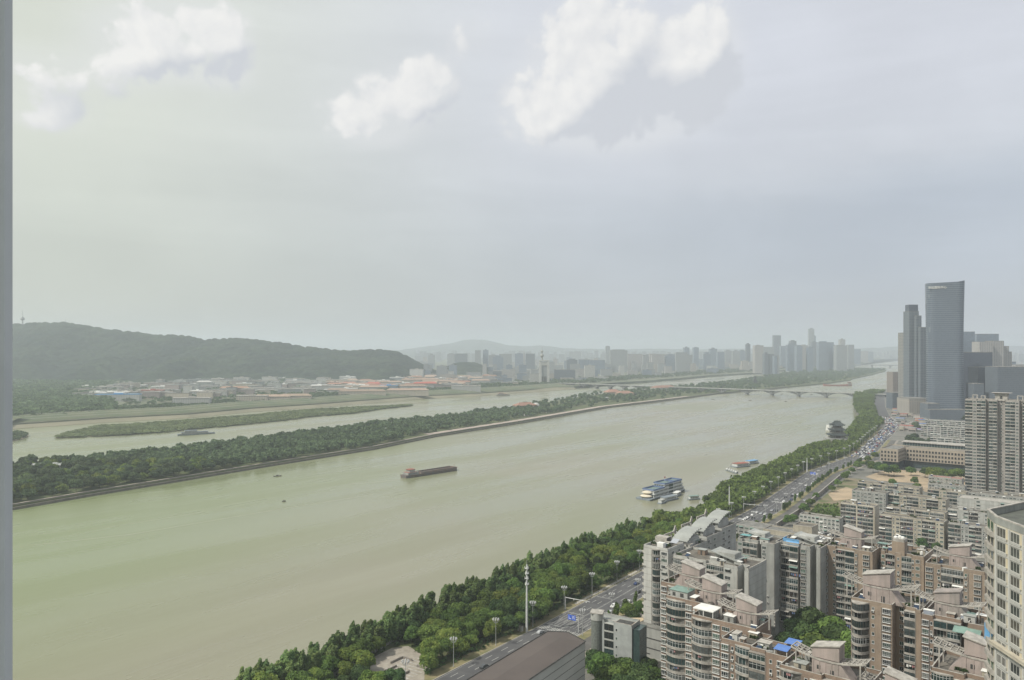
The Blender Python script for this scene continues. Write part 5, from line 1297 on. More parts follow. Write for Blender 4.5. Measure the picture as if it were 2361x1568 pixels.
# ================================================================== near blocks left of the estate
# long hall with the brown roof
Z = 25.0; A0 = G(467.5, 680, Z); A1 = G(547.6, 631.8, Z); A2 = G(567.3, 632.3, Z); A3 = G(585.1, 641.6, Z); A4 = G(528.8, 680, Z)
dr = (Vector(A1)-Vector(A0)).normalized(); A0 = Vector(A0)-dr*45; A4 = Vector(A3)-dr*((Vector(A3)-Vector(A4)).length+45)
hall = thing('hall', 'long hall with a brown felt roof and pale panelled side wall at the bottom edge', 'hall', (0, 0, 0))
foot = [A0, Vector(A1), Vector(A2), Vector(A3), A4]; foot = [Vector(p) for p in foot]
cen = sum(foot, Vector((0, 0)))/5; ft = [(p.x, p.y) for p in foot]
mb = MB(); mb.prism(ft, 0, Z-.6, 0)
build(mb, 'wall', [mat('panel_wall', (.44, .46, .44), (.37, .39, .37), scale=.08)], hall)
dw = (A4-foot[3]); nw = Vector((dw.y, -dw.x)).normalized(); nw = nw if nw.dot(foot[3]-cen) > 0 else -nw
mb = MB()
for z in [3+k*3.1 for k in range(7)]:
    a = foot[3]+nw*.01; b = A4+nw*.01
    mb.add([(a.x, a.y, z), (b.x, b.y, z), (b.x+nw.x*.05, b.y+nw.y*.05, z), (a.x+nw.x*.05, a.y+nw.y*.05, z), (a.x, a.y, z+.16), (b.x, b.y, z+.16), (b.x+nw.x*.05, b.y+nw.y*.05, z+.16), (a.x+nw.x*.05, a.y+nw.y*.05, z+.16)], [(3, 2, 1, 0), (4, 5, 6, 7), (0, 1, 5, 4), (1, 2, 6, 5), (2, 3, 7, 6), (3, 0, 4, 7)])
build(mb, 'panel_joint', M_DARKW, hall)
# low barrel roof: ridge line a little above
mb = MB(); r0 = (A0+A4)/2; r1_ = (foot[1]+foot[3])/2-dr*6; zr_ = Z+1.1
R_ = [(p.x, p.y, Z) for p in foot]; mb.add(R_+[(r0.x, r0.y, zr_), (r1_.x, r1_.y, zr_)], [(0, 5, 6, 1), (1, 6, 2), (2, 6, 3), (3, 6, 5, 4), (0, 4, 5)])
mb.add([(p.x, p.y, Z-.59) for p in foot]+[(p.x, p.y, Z-.004) for p in foot], [(i, (i+1) % 5, 5+(i+1) % 5, 5+i) for i in range(5)], 1)
build(mb, 'roof', [mat('brown_felt', (.108, .092, .084), (.082, .071, .066), scale=.06, rough=1, detail=7, amt=.7), M_GREYW], hall)
mb = MB()
for i in range(5): mb.edge((foot[i].x, foot[i].y), (foot[(i+1) % 5].x, foot[(i+1) % 5].y), .35, Z+.01, Z+.28)
build(mb, 'roof_edge', M_DARKW, hall)
# small grey office with round stair tower
P = G(592, 620, 21.5)
off_, wo_, ho_ = tower('office_block', 'small grey office block with a half-round stair tower and a big recessed window wall', None, P, [('blank', 4.4), ('blank', 1.4), ('recn', 4.6), ('smallw', 2.4), ('blank', 6.0)], 8.5, 21.5, mat('office_grey', (.36, .38, .37), (.29, .305, .30), scale=.3), kmin=1, fh=3.6, seed=77, pm=M_GREYL, bvars=('dark',), bw=(1,), acs=0, roofm=M_SLABR, bands=False, rz=math.radians(-33), cat='office block')
mb = MB(); mb.tube((2.2, .6, 0), (2.2, .6, 22.2), 2.6, n=20); mb.tube((2.2, .6, 22.2), (2.2, .6, 25.2), 2.75, n=20, mi=1); mb.cbox((2.2, .6, 25.201), 5.6, 5.4, .35, .3, 2)
build(mb, 'stair_tower', [mat('stair_glass', (.16, .175, .16), (.11, .12, .11), scale=1.2), M_GREYL, M_COP], off_)
mb = MB(); mb.box(wo_*.58, wo_-.3, .4, 5.0, 0, 1.0, 0); mb.box(wo_*.6, wo_-.8, .8, 4.6, 1.001, 1.1, 1); build(mb, 'roof_terrace', [M_BRICK, M_DARKW], off_, (0, 0, ho_+.06))
mb = MB(); mb.box(0, 3.2, 0, 7.5, 0, 21.0, 0)
for i in range(8): mb.box(3.2, 3.26, .4+i*.95, .5+i*.95, .2, 20.8, 1)
build(mb, 'glass_wing', [mat('teal_glass', (.045, .075, .07), (.03, .05, .05), rough=.15), M_GREYW], off_, (wo_+.01, .7, 0))
# foreground trees around it
rq = random.Random(9)
for i, (px, py, s, kk) in enumerate([(596, 655, 1.0, 'dark'), (604, 668, 1.1, 'near'), (617, 664, 1.0, 'dark'), (630, 668, 1.15, 'near'), (643, 672, 1.1, 'dark'), (655, 676, 1.1, 'near'), (612, 678, 1.2, 'near'), (640, 684, 1.2, 'dark'), (660, 690, 1.2, 'dark'), (625, 688, 1.2, 'dark'), (598, 684, .95, 'near'),
       (648, 660, .9, 'dark'), (612, 625, .8, 'near'), (622, 620, .8, 'near'), (633, 613, .85, 'dark'), (640, 604, .85, 'near'), (628, 606, .8, 'near'), (618, 633, .8, 'dark'), (636, 622, .8, 'dark')]):
    x, y = G(px, py, 8)
    tree((kk, rq.randrange(3)), x, y, -.1, s, f'{"dark" if kk=="dark" else "mid"} green tree {"between the road and the white tower" if i > 11 else "in the clump below the small grey office"}, {ordinal(i+1 if i < 12 else i-11)} of its clump', 'trees around the small grey office', 'broadleaf_tree', rng=rq)
# car park between office and white tower
lot = [G(*q) for q in [(628, 655), (648, 655), (660, 664), (640, 676), (622, 668)]]; poly_obj('car_park', lot, None, .06, M_PAVE)
for i, (px, py, c) in enumerate([(632, 641, 'dark grey'), (634, 645, 'white'), (637, 648, 'white'), (632, 651, 'silver'), (643, 671, 'white'), (648, 673, 'dark grey'), (652, 676, 'black'), (628, 646, 'silver')]):
    x, y = G(px, py, .5); car(x, y, .07, RZ+1.57+rq.uniform(-.1, .1), c, 'sedan', f'{c} car parked by the podium of the white tower, {ordinal(i+1)} of that lot', 'cars parked by the podium')

# ================================================================== white curved high-rise at the right edge
Cx, Cy = 104.2, 170.0; hd = math.radians(2.6)
hr = thing('apartment_tower', 'white high-rise with cream piers and wide dark windows at the right edge', 'apartment tower', (Cx, Cy, 0), 0)
d1 = Vector((-math.sin(hd), -math.cos(hd))); c2 = Vector((2.6, 7.2)); far_ = c2+Vector((math.sin(math.radians(58)), math.cos(math.radians(58))))*34
end = d1*44; end2 = end+Vector((22, 0)); fp = [(0, 0), (end.x, end.y), (end2.x, end2.y), (far_.x, far_.y), (c2.x, c2.y)]
ZRW = 102.0; mb = MB(); mb.prism(fp, 0, ZRW); build(mb, 'wall', M_CREAM, hr)
mb = MB(); mb.prism(fp, ZRW+.004, ZRW+.05); build(mb, 'roof', mat('dark_roof', (.12, .13, .11), (.08, .085, .075)), hr)
mb = MB()
for i in range(5):
    a, b = fp[i], fp[(i+1) % 5]; mb.edge(a, b, .35, ZRW+.052, ZRW+1.5, 0); mb.edge(a, b, .55, ZRW+1.502, ZRW+1.75, 1)
build(mb, 'parapet', [mat('parapet_grey', (.30, .31, .29), (.20, .21, .20), streak=True), M_COP], hr)
mb = MB(); mb.cbox((10, 1, 0), 6, 4, 3.0, .4, 0); mb.cbox((10, 1, 3.001), 6.6, 4.6, .2, .4, 1); build(mb, 'roof_shed', [M_GREYW, M_WSH], hr, (0, -6, ZRW+.05))
ang = math.atan2(d1.y, d1.x)        # local x runs along the face towards the camera; inward is +y of that frame
def face_obj(me, s, z, out=0.0): 
    return (d1.x*s, d1.y*s, z)
wm_ = {}
def wide_window(w, h):
    mb = MB(); t = .14; d = .30
    # frame proud of the wall, glass set back inside it
    mb.box(-.25, w+.25, -.22, -.003, -.42, -.05, 0); mb.box(-.25, w+.25, -.26, -.003, -.05, .08, 0)
    mb.box(0, t, -.12, -.003, .1, h); mb.box(w-t, w, -.12, -.003, .1, h); mb.box(t, w-t, -.12, -.003, h-t, h)
    for k in (.33, .66): mb.box(w*k-.04, w*k+.04, -.10, -.04, .1, h-t)
    me = mb.mesh('window', M_WHITE); g = MB(); g.box(t, w-t, -.06, -.02, .1, h-t)
    return me, g.mesh('pane', glass_mat('highrise_glass', [(.075, .072, .064), (.05, .054, .05), (.10, .095, .082), (.06, .067, .063), (.035, .042, .04), (.085, .09, .083)]))
wA = wide_window(3.3, 2.15); wS = wide_window(1.55, 1.9)
bandm = MB(); bandm.box(-.0, 44, -.12, -.003, 0, .5, 0); bandm.box(0, 44, -.14, -.122, .12, .18, 1); bandm = bandm.mesh('sill_band', [M_WHITE, M_DARKW])
pier = MB(); pier.box(0, .6, -.16, -.003, 0, ZRW-.1); pier = pier.mesh('pier', M_WHITE)
rzf = ang
flip_in = Vector((-math.sin(ang), math.cos(ang)))     # +y of the frame
# for this face inward must be +x world; frame +y points to flip_in
assert flip_in.x > 0
CREAMP = MB(); CREAMP.box(0, 1.2, -.05, -.003, 0, 2.1); CREAMP = CREAMP.mesh('blind_panel', mat('cream_panel', (.55, .48, .34), (.48, .42, .30)))
rw = random.Random(3)
for k in range(12, 34):
    z = k*3.0+.6
    if z+2.2 > ZRW: break
    lowp = z < 77
    for j in range(7):
        s = .9+j*4.9
        if lowp and j % 2 == 0:
            for q in (0, 1.75): o = link('window', wS[0], hr, face_obj(None, s+q, z), rzf); link('pane', wS[1], o, (0, 0, 0))
        else:
            o = link('window', wA[0], hr, face_obj(None, s, z), rzf); link('pane', wA[1], o, (0, 0, 0))
            if rw.random() < .35: link('blind_panel', CREAMP, hr, (d1.x*(s+3.3)-.08, d1.y*(s+3.3), z), rzf)
    link('sill_band', bandm, hr, (0, 0, z-1.05), rzf)
for j in range(8): link('pier', pier, hr, (d1.x*(j*4.9+.12), d1.y*(j*4.9+.12), 0), rzf)
mb = MB(); mb.box(-.4, 44, -1.0, -.003, 0, .55); mb.box(-.4, 44, -1.1, -.003, .552, .8); build(mb, 'cornice', M_CREAM, hr, (0, 0, 76.0), rzf)
# chamfered corner with little wedge balconies
ca = -c2; cang = math.atan2(ca.y, ca.x); 
mb = MB(); mb.prism([(0, 0), (1.2, -.75), (6.2, -.65), (7.4, 0)], -.15, .85, 0, bottom=True); cb_ = mb.mesh('corner_balcony', M_COP)
mb = MB(); mb.box(1.0, 3.0, -.08, -.01, .2, 2.4, 0); mb.box(4.2, 6.2, -.08, -.01, .2, 2.4, 0); cg_ = mb.mesh('pane', M_GLASS)
for k in range(12, 34):
    o = link('corner_balcony', cb_, hr, (c2.x, c2.y, k*3.0), cang); link('pane', cg_, o, (0, 0, .5))
mb = MB(); mb.cbox((0, 0, 0), .5, 2.2, 3.6, .3); build(mb, 'blue_tarp', M_SKYB, hr, (c2.x-.9, c2.y-2.5, Zat(638, 176)))

# ================================================================== blocks in the middle distance
def slabb(label, px, py, px2, z, Dp, pat, wm, seed, name='apartment_block', group='old apartment blocks beyond the estate', fh=2.9, cat='apartment block', tiers=None, bits=6, **kw):
    P = G(px, py, z); W_ = wfor(P, px2); unit = sum(c[1] for c in pat); n = max(1, round(W_/unit)); cols = scale_cols(pat*n, W_)
    r, w, h = tower(name, label, group, P, cols, Dp, z, wm, seed=seed, kmin=0, fh=fh, cat=cat, parap=.7, **kw)
    if bits: roof_bits(r, w, Dp, h, seed+500, bits)
    return r, w, h
PA = [('recn', 7.5), ('smallw', 2.2), ('flatw', 2.6)]
PB = [('recn', 10), ('blank', .8)]
PC = [('flatw', 3.0), ('flatw', 3.0), ('smallw', 2.0)]
kb = dict(bvars=('open', 'glass', 'dark', 'cage'), bw=(5, 3, 3, 2))
slabb('eight storey beige slab with ribbon balconies beside the weedy lot', 840.5, 503.5, 874.5, 22.8, 12, [('recn', 10.6), ('blank', .9)], M_CREAM, 301, **kb)
slabb('long six storey block with stained balconies in front of the old quarter', 879, 515, 944, 19.5, 11, PA, M_BEIGE, 302, **kb)
slabb('six storey block beside the white high-rise with bay balconies', 948, 523.5, 990, 20, 12, PA, M_GREYW, 303, **kb)
slabb('low white four storey building with red signs by the car park', 799.5, 514.5, 839.5, 12.2, 9, [('flatw', 3.2), ('flatw', 3.2)], M_GREYL, 304, group=None, bits=3)
slabb('tile roofed grey block right behind the beige eight storey slab', 852, 490.5, 886, 21, 12, PC, M_GREYW, 305, **kb)
slabb('block with pale square bays and a blue shed on its roof', 888, 494.5, 946, 20, 12, PA, M_BEIGE, 306, **kb)
slabb('long low block with white pipes along its roof edge', 886.5, 507.0, 945, 17, 10, PB, M_BEIGE, 307, **kb)
slabb('pair-fronted block with white square bays near the high-rise', 947.5, 509.5, 990, 19, 12, [('recn', 5), ('blank', 3), ('flatw', 3)], M_GREYL, 308, **kb)
slabb('old row with greened roofs at the edge of the sand lot', 857.5, 482.5, 919.5, 17, 11, PA, M_BEIGE, 309, **kb)
slabb('older row with brown roof sheds between sand lot and tall tower', 927.5, 489.5, 966, 16, 10, PA, M_BEIGE, 310, **kb)
slabb('low row before the tall twin-bay tower', 928, 483.5, 965, 12, 9, PC, M_GREYW, 311)
slabb('low sheds with red roofs beside the sand lot', 928.5, 476.5, 962, 8, 9, PC, M_GREYW, 312, roofm=M_REDS, bits=2, group='low red and grey sheds', name='shed', cat='shed', fh=3.2)
slabb('long flat pale warehouse roof at the foot of the tall tower', 957, 498.0, 1030, 16, 16, [('blank', 12), ('flatw', 3)], M_GREYL, 313, roofm=M_COP, bits=2, group=None, name='warehouse', cat='warehouse')
slabb('low roofs behind the long warehouse, right edge', 968, 492.5, 1030, 12, 14, PC, M_GREYW, 314)
slabb('grey rows of flats right of the pair-fronted block', 962, 515.0, 1000, 15, 10, PB, M_GREYW, 315)
slabb('short row of flats beyond the brown tower roofs', 930, 531.5, 985, 10, 10, PA, M_BEIGE, 316)
# hall with five dark windows and the grey hip roofs beyond the estate
rh, wh_, hh_ = slabb('beige hall with five square dark windows behind the grey-green towers', 763, 529.5, 803, 14.5, 14, [('flatw', 4.4)], M_BEIGE, 317, group=None, name='hall', cat='hall', fh=7.2, bits=0, roofm=M_ROOFG)
r_, w_, h_ = slabb('box-topped beige annex at the right end of the five window hall', 793, 525.5, 812, 18.5, 12, [('blank', 5), ('flatw', 4)], M_BEIGE, 318, group=None, name='annex', cat='hall', fh=7.2, bits=0)
slabb('long low dark-roofed shed across the side road from the crossing', 733, 524.5, 766, 9, 16, [('flatw', 4)], M_GREYW, 319, group=None, name='shed', cat='shed', bits=0, roofm=M_ROOFG)
# lots
M_SANDL = mat('bare_sand', (.40, .31, .21), (.29, .235, .165), scale=.05, rough=1, detail=6)
M_WEED = mat('weedy_soil', (.20, .165, .115), (.10, .12, .05), scale=.07, rough=1, detail=6)
poly_obj('sand_lot', [G(*q) for q in [(865, 477), (880, 471.5), (900, 470), (964, 474), (966, 492), (925, 492), (915, 483), (880, 481)]], None, .08, M_SANDL)
poly_obj('weed_lot', [G(*q) for q in [(800, 514), (822, 498), (846, 478), (862, 479), (880, 486), (856, 500), (842, 532), (800, 528)]], None, .06, M_WEED)
poly_obj('sand_lot', [G(*q) for q in [(828, 494), (846, 487), (856, 490), (852, 499), (834, 501)]], None, .10, M_SANDL)
poly_obj('car_park', [G(*q) for q in [(800, 524), (840, 533), (852, 545), (806, 545), (798, 534)]], None, .09, M_PAVE)
rg2 = random.Random(8); n = 0
for (ax, ay, bx_, by_, m_) in [(806, 526, 838, 533, 11), (805, 530, 840, 538, 12), (806, 535, 842, 543, 10)]:
    a = Vector(G(ax, ay)); b = Vector(G(bx_, by_))
    for i in range(m_):
        if rg2.random() < .12: continue
        q = a.lerp(b, i/(m_-1)); n += 1; c = rg2.choice(['white', 'silver', 'white', 'dark grey', 'black', 'white', 'silver'])
        row = {526: 'back', 530: 'middle', 535: 'front'}[ay]
        car(q.x, q.y, .10, math.atan2((b-a).y, (b-a).x)+1.57+rg2.uniform(-.15, .15), c, rg2.choice(['sedan', 'suv']), f'{c} car parked in the {row} row of the walled lot, {ordinal(i+1)} from left', 'cars in the walled car park', full=True)
rng = np.random.default_rng(33); P = []
for i in range(1500):
    px, py = rg2.uniform(803, 850), rg2.uniform(497, 524)
    x, y = G(px, py)
    if pip([G(*q) for q in [(802, 522), (818, 505), (838, 505), (842, 520)]], x, y): P.append((x, y, rg2.uniform(.2, 1.6)))
P = np.array(P); Nn = rng.normal(0, 1, P.shape); Nn[:, 2] = abs(Nn[:, 2])+.7
link('lot_scrub', quad_mesh('lot_scrub', leaf_cloud(P, Nn, 2.0, rng), L_NEAR), kind='stuff')
for i in range(46):
    px, py = rg2.uniform(880, 1000), rg2.uniform(480, 545); x, y = G(px, py, 5)
    tree((rg2.choice(['near', 'dark']), rg2.randrange(3)), x, y, -.1, rg2.uniform(.45, .75), 'dark green tree growing in a gap between the old apartment blocks', 'trees between the old apartment blocks', rng=rg2)
# side strip trees near the wall
for i, (px, py) in enumerate([(832, 492), (838, 487), (844, 481), (848, 477), (852, 474), (857, 470), (862, 466), (868, 463), (875, 460), (816, 499), (811, 507), (804, 514), (794, 522), (789, 526)]):
    x, y = G(px, py); tree(('near', i % 4), x, y, 0, .55+.15*(i % 3), f'small round tree beside the boundary wall, {ordinal(i+1)} listed from the museum end' if False else f'small round tree along the side road and boundary wall, {ordinal(14-i) if i > 8 else ordinal(i+1)} {"counted from the crossroads" if i > 8 else "along its far stretch"}', 'small trees along the boundary wall', rng=rg2)

# ---- beige office with square windows (L-shaped)
def grid_office(label, px, py, px2, z, z0, rows, Dp, cat='office block', seed=0):
    P = G(px, py, z); W_ = wfor(P, px2); r = thing('office_building', label, cat, (P[0], P[1], 0), RZ)
    m_ = mat('sandstone', (.34, .30, .245), (.28, .245, .20), scale=.2)
    mb = MB(); mb.box(0, W_, 0, Dp, z0, z, 0); mb.box(1.5, W_-1.5, 3, Dp-2, 0, z0-.002, 1); build(mb, 'wall', [m_, mat('lobby_glass', (.05, .075, .075), (.035, .05, .05), rough=.2)], r)
    mb = MB(); mb.box(.4, W_-.4, .4, Dp-.4, z+.003, z+.05, 0); build(mb, 'roof', M_ROOFG, r)
    mb = MB()
    for a, b in [((0, 0), (W_, 0)), ((W_, 0), (W_, Dp)), ((W_, Dp), (0, Dp)), ((0, Dp), (0, 0))]: mb.edge(a, b, .39, z+.052, z+1.1)
    build(mb, 'parapet', m_, r)
    wn = MB(); w, h = 1.9, 2.5; wn.box(0, w, -.02, -.004, 0, h, 0)
    for (a, b, c, d) in ((-.15, 0, -.15, h+.15), (w, w+.15, -.15, h+.15)): wn.box(a, b, -.18, -.003, c, d, 1)
    wn.box(0, w, -.18, -.003, -.15, -.002, 1); wn.box(0, w, -.18, -.003, h+.002, h+.15, 1); wn = wn.mesh('window', [mat('deep_glass', (.028, .032, .034), (.02, .022, .025), rough=.2), m_])
    n = int((W_-1)/3.3); fhh = (z-z0-.8)/rows
    for k in range(rows):
        for i in range(n): link('window', wn, r, (.9+i*(W_-1.2)/n, 0, z0+.9+k*fhh))
    nd = int((Dp-1)/3.3)
    for k in range(rows):
        for i in range(nd): link('window', wn, r, (W_, .9+i*(Dp-1.2)/nd, z0+.9+k*fhh), math.radians(90))
    return r, W_
grid_office('square windowed end block of the beige office, with the raised corner leg', 880.3, 449, 898, 23, 9.5, 3, 48, seed=1)
ob, wob = grid_office('long wing of the beige office with three rows of square windows', 903, 447.6, 975, 23, 8.5, 3, 16, seed=2)
P = G(903, 441.5, 27); gw = thing('glass_wing', 'long teal glass wing rising behind the beige office', 'office block', (P[0], P[1], 0), RZ); W_ = wfor(P, 990)
mb = MB(); mb.box(0, W_, 0, 14, 0, 26.5, 0); build(mb, 'glass_wall', mat('teal_glass2', (.05, .085, .085), (.035, .06, .06), rough=.2), gw)
mb = MB(); mb.box(-1.5, W_+1, -1.5, 16, 26.503, 27.3, 0); build(mb, 'roof', M_COP, gw); mf = MB(); mf.box(0, .25, -.25, -.003, 0, 26.4); mf = mf.mesh('mullion', M_GREYL)
for i in range(int(W_/3)): link('mullion', mf, gw, (i*3+1, 0, 0))
for i, (px, py, s) in enumerate([(873, 470, 1.1), (878, 472, 1.2), (884, 473, 1.2), (889, 474, 1.1), (894, 473.5, 1.1), (869, 466, .9), (911, 473, .9), (925, 475, 1.0), (932, 477, 1.1), (937, 477, 1.2), (942, 479, 1.2), (948, 478, 1.1), (955, 479, 1.2), (961, 478, 1.1)]):
    x, y = G(px, py, 3); tree((['near', 'dark', 'fresh'][i % 3 if i in (8, 9) else i % 2], i % 3), x, y, 0, s, f'round tree in front of the beige office, {ordinal(i+1)} listed from its left corner' if i > 5 else f'dense tree under the end block of the beige office, {ordinal(i+1)} of six', 'trees before the beige office', rng=rg2)
# ---- tall slab tower with paired bays (right edge, middle distance)
P = G(965, 400, 90); W_ = wfor(P, 1046)
cols = [('recn', 6), ('flatw', 3.2), ('recn', 7), ('slot', 2.4), ('recn', 6.5), ('slot', 6), ('recn', 7.5), ('flatw', 3), ('slot', 2.4), ('recn', 7), ('flatw', 3), ('recn', 7)]
rt, wt_, ht_ = tower('apartment_tower', 'tall grey-beige slab tower with paired bays and white roof frames, middle of the right edge', None, P, scale_cols(cols, W_), 20, 90, mat('tower_beige', (.33, .31, .285), (.25, .24, .225), scale=.3, streak=True), M_COP, kmin=0, fh=3.0, seed=55, bands=False, acs=.1, bvars=('open', 'glass', 'dark'), bw=(3, 5, 3))
mb = MB()
for (x0, x1, h) in ((6, 10, 3.6), (13, 16.5, 3.0), (42, 46.5, 4), (60, 64, 3)):
    for (a, b, c, d) in ((x0, x0+.5, 0, h), (x1-.5, x1, 0, h)):
        mb.box(a, b, .4, .9, c, d); mb.box(a, b, 4.4, 4.9, c, d)
    mb.box(x0, x1, .4, .9, h+.002, h+.5); mb.box(x0, x1, 4.4, 4.9, h+.002, h+.5); mb.box(x0, x0+.5, .901, 4.399, h+.003, h+.49)
build(mb, 'roof_frame', M_COP, rt, (0, 0, ht_+1.2))
mb = MB(); mb.box(24, 34, 4, 12, 0, 6.5, 0); mb.add([(21, 1.5, 7.6), (37, 1.5, 7.6), (37, 14, 7.6), (21, 14, 7.6), (24, 3.9, 6.502), (34, 3.9, 6.502), (34, 12, 6.502), (24, 12, 6.502)], [(0, 1, 2, 3), (0, 4, 5, 1), (1, 5, 6, 2), (2, 6, 7, 3), (3, 7, 4, 0)], 1); mb.box(28, 30, 3.9, 3.99, 2, 5, 2)
build(mb, 'roof_house', [M_COP, M_COP, M_DARKW], rt, (0, 0, ht_+.1))
# ================================================================== glass tower cluster
def facade_mat(name, wall, glass, fh=3.3, bay=3.6, rough=.35, mull=.18, spand=.30, var=.25):
    """curtain wall or window grid in object space: spandrels, mullions, tone per panel"""
    if name in MATS: return MATS[name]
    m = bpy.data.materials.new(name); m.use_nodes = True; t = m.node_tree; N = NT(t); p = t.nodes['Principled BSDF']
    v = N.n('ShaderNodeTexCoord').outputs['Object']; X, Y, Zc = N.xyz(v)
    h = N.m('ADD', X, N.m('MULTIPLY', Y, 1.0)); a = N.m('DIVIDE', h, bay); b = N.m('DIVIDE', Zc, fh)
    fa = N.m('FRACT', a); fb = N.m('FRACT', b)
    wall_f = N.m('MAXIMUM', N.m('LESS_THAN', fa, mull), N.m('LESS_THAN', fb, spand))
    cb = N.n('ShaderNodeCombineXYZ'); N.put(cb, 0, N.m('FLOOR', a)); N.put(cb, 1, N.m('FLOOR', b)); wn = N.n('ShaderNodeTexWhiteNoise', noise_dimensions='2D'); N.put(wn, 0, cb.outputs[0])
    g2 = N.mix(N.m('MULTIPLY', wn.outputs[0], var), glass, tuple(min(1, k*2.6) for k in glass))
    g2 = N.mix(N.ramp(N.noise(v, .03, 3, .5), .35, .65, 0, .35), g2, tuple(k*1.8 for k in glass))
    N.put(p, 'Base Color', N.mix(wall_f, g2, wall)); N.put(p, 'Roughness', N.m('ADD', N.m('MULTIPLY', wall_f, .4), rough)); p.inputs['Specular IOR Level'].default_value = .5
    MATS[name] = m; return m
FG = facade_mat('blue_curtain_wall', (.135, .158, .188), (.062, .080, .105), 4.0, 1.6, .22, .12, .28)
def ring_tower(name, label, X, Y, sections, m, roofm=None, cat='skyscraper', rz=0):
    """loft of (z, outline) sections"""
    t = thing(name, label, cat, (X, Y, 0), rz); mb = MB(); n = len(sections[0][1]); vs = []
    for z, o in sections: vs += [(q[0], q[1], z) for q in o]
    fs = []
    for k in range(len(sections)-1):
        for i in range(n): fs.append((k*n+i, k*n+(i+1) % n, (k+1)*n+(i+1) % n, (k+1)*n+i))
    mb.add(vs, fs); build(mb, 'curtain_wall', m, t); mb = MB(); z, o = sections[-1]
    mb.add([(q[0]*.97, q[1]*.97, z-2.5) for q in o], [tuple(range(n))]); build(mb, 'roof', roofm or M_ROOFG, t); return t
def rbox(w, d, r, n=5):
    o = []
    for cx, cy, a0 in ((w/2-r, d/2-r, 0), (-w/2+r, d/2-r, 90), (-w/2+r, -d/2+r, 180), (w/2-r, -d/2+r, 270)):
        for i in range(n+1): a = math.radians(a0+90*i/n); o.append((cx+r*math.cos(a), cy+r*math.sin(a)))
    return o
YG = 1560.0; XG = (944.5-512)/F*YG; Hg = Zat(283.5, YG)
secs = []
for i in range(13):
    t_ = i/12; k = 1.0+.055*max(0, (t_-.45)/.55)**1.6-.01*math.sin(t_*3.14)
    o = rbox(64*k, 44*k, 13*k); secs.append((Hg*t_ if i < 12 else Hg, o))
gt = ring_tower('glass_tower', 'tallest rounded blue-grey glass tower with flared top and white lettering', XG, YG, secs, FG, rz=math.radians(-22))
# slanting crown: raised right corner
o = rbox(64*1.055, 44*1.055, 13*1.055); mb = MB()
for i in range(len(o)):
    a, b = o[i], o[(i+1) % len(o)]; ha = max(0, (a[0]-14)/20)*4.0; hb = max(0, (b[0]-14)/20)*4.0
    if ha+hb > 0: mb.quad((a[0], a[1], Hg), (b[0], b[1], Hg), (b[0], b[1], Hg+hb), (a[0], a[1], Hg+ha)); mb.quad((b[0]*.98, b[1]*.98, Hg), (a[0]*.98, a[1]*.98, Hg), (a[0]*.98, a[1]*.98, Hg+ha), (b[0]*.98, b[1]*.98, Hg+hb))
build(mb, 'crown', FG, gt)
fcu = bpy.data.curves.new('lettering', 'FONT'); fcu.body = '\u534e\u8fdc\u56fd\u9645\u4e2d\u5fc3'; fcu.size = 5.4; fcu.extrude = .25; fcu.offset = .06; fcu.materials.append(M_WSH)
tmp_o = bpy.data.objects.new('tmp', fcu); COL.objects.link(tmp_o); bpy.context.view_layer.update(); lme = bpy.data.meshes.new_from_object(tmp_o.evaluated_get(bpy.context.evaluated_depsgraph_get())); bpy.data.objects.remove(tmp_o); bpy.data.curves.remove(fcu)
if not lme.materials: lme.materials.append(M_WSH)
link('lettering', lme, gt, (-31.5, -22*1.055-.6, Hg-11.0)).rotation_euler = (math.radians(90), 0, 0)
def px_box(label, x0, x1, yt, Yd, m, z0=0.0, depth=None, name='tower', cat='skyscraper', group=None, rz=0.0, steps=None, roofm=None, top=None, zabs=None):
    """upright building whose front spans picture columns x0..x1 at distance Yd and whose top is seen at row yt"""
    X = ((x0+x1)/2-512)/F*Yd; w = (x1-x0)/F*Yd; H = Zat(yt, Yd) if zabs is None else zabs; d = depth or min(w, 30)*1.0
    t = thing(name, label, cat, (X, Yd, z0), rz, group); mb = MB(); H -= z0
    ca = abs(math.cos(rz)); sa = abs(math.sin(rz)); ww = max(w*.35, (w-d*sa)/max(ca, .3)) if rz else w
    mb.box(-ww/2, ww/2, 0, d, 0, H, 0); build(mb, 'wall', m, t)
    mb = MB(); mb.box(-ww/2-.02, ww/2+.02, -.02, d+.02, H+.003, H+1.0, 0)
    build(mb, 'roof', roofm or M_ROOFG, t)
    if top:
        mb = MB(); mb.box(-ww*top[0]/2, ww*top[0]/2, d*.2, d*.8, 0, top[1], 0); build(mb, 'penthouse', m, t, (0, 0, H+1.003))
    return t, ww, d, H
FR = facade_mat('slat_balcony_wall', (.30, .28, .26), (.10, .115, .12), 3.3, 9.0, .5, .10, .42)
FR2 = facade_mat('greyblue_balcony_wall', (.165, .185, .205), (.065, .082, .10), 3.3, 7.0, .5, .15, .40)
FBR = facade_mat('brown_window_wall', (.27, .235, .21), (.10, .10, .10), 3.2, 4.0, .6, .45, .35)
FD = facade_mat('dark_office_wall', (.085, .10, .125), (.050, .062, .085), 4.0, 2.4, .3, .2, .3)
FD2 = facade_mat('dark_office_wall2', (.12, .14, .16), (.065, .08, .10), 3.8, 3.0, .35, .2, .4)
FP = facade_mat('pale_stepped_wall', (.38, .365, .345), (.15, .155, .16), 3.3, 4.5, .6, .42, .25)
FBL = facade_mat('blue_office_wall', (.17, .205, .24), (.12, .15, .19), 4.0, 5.0, .3, .1, .2)
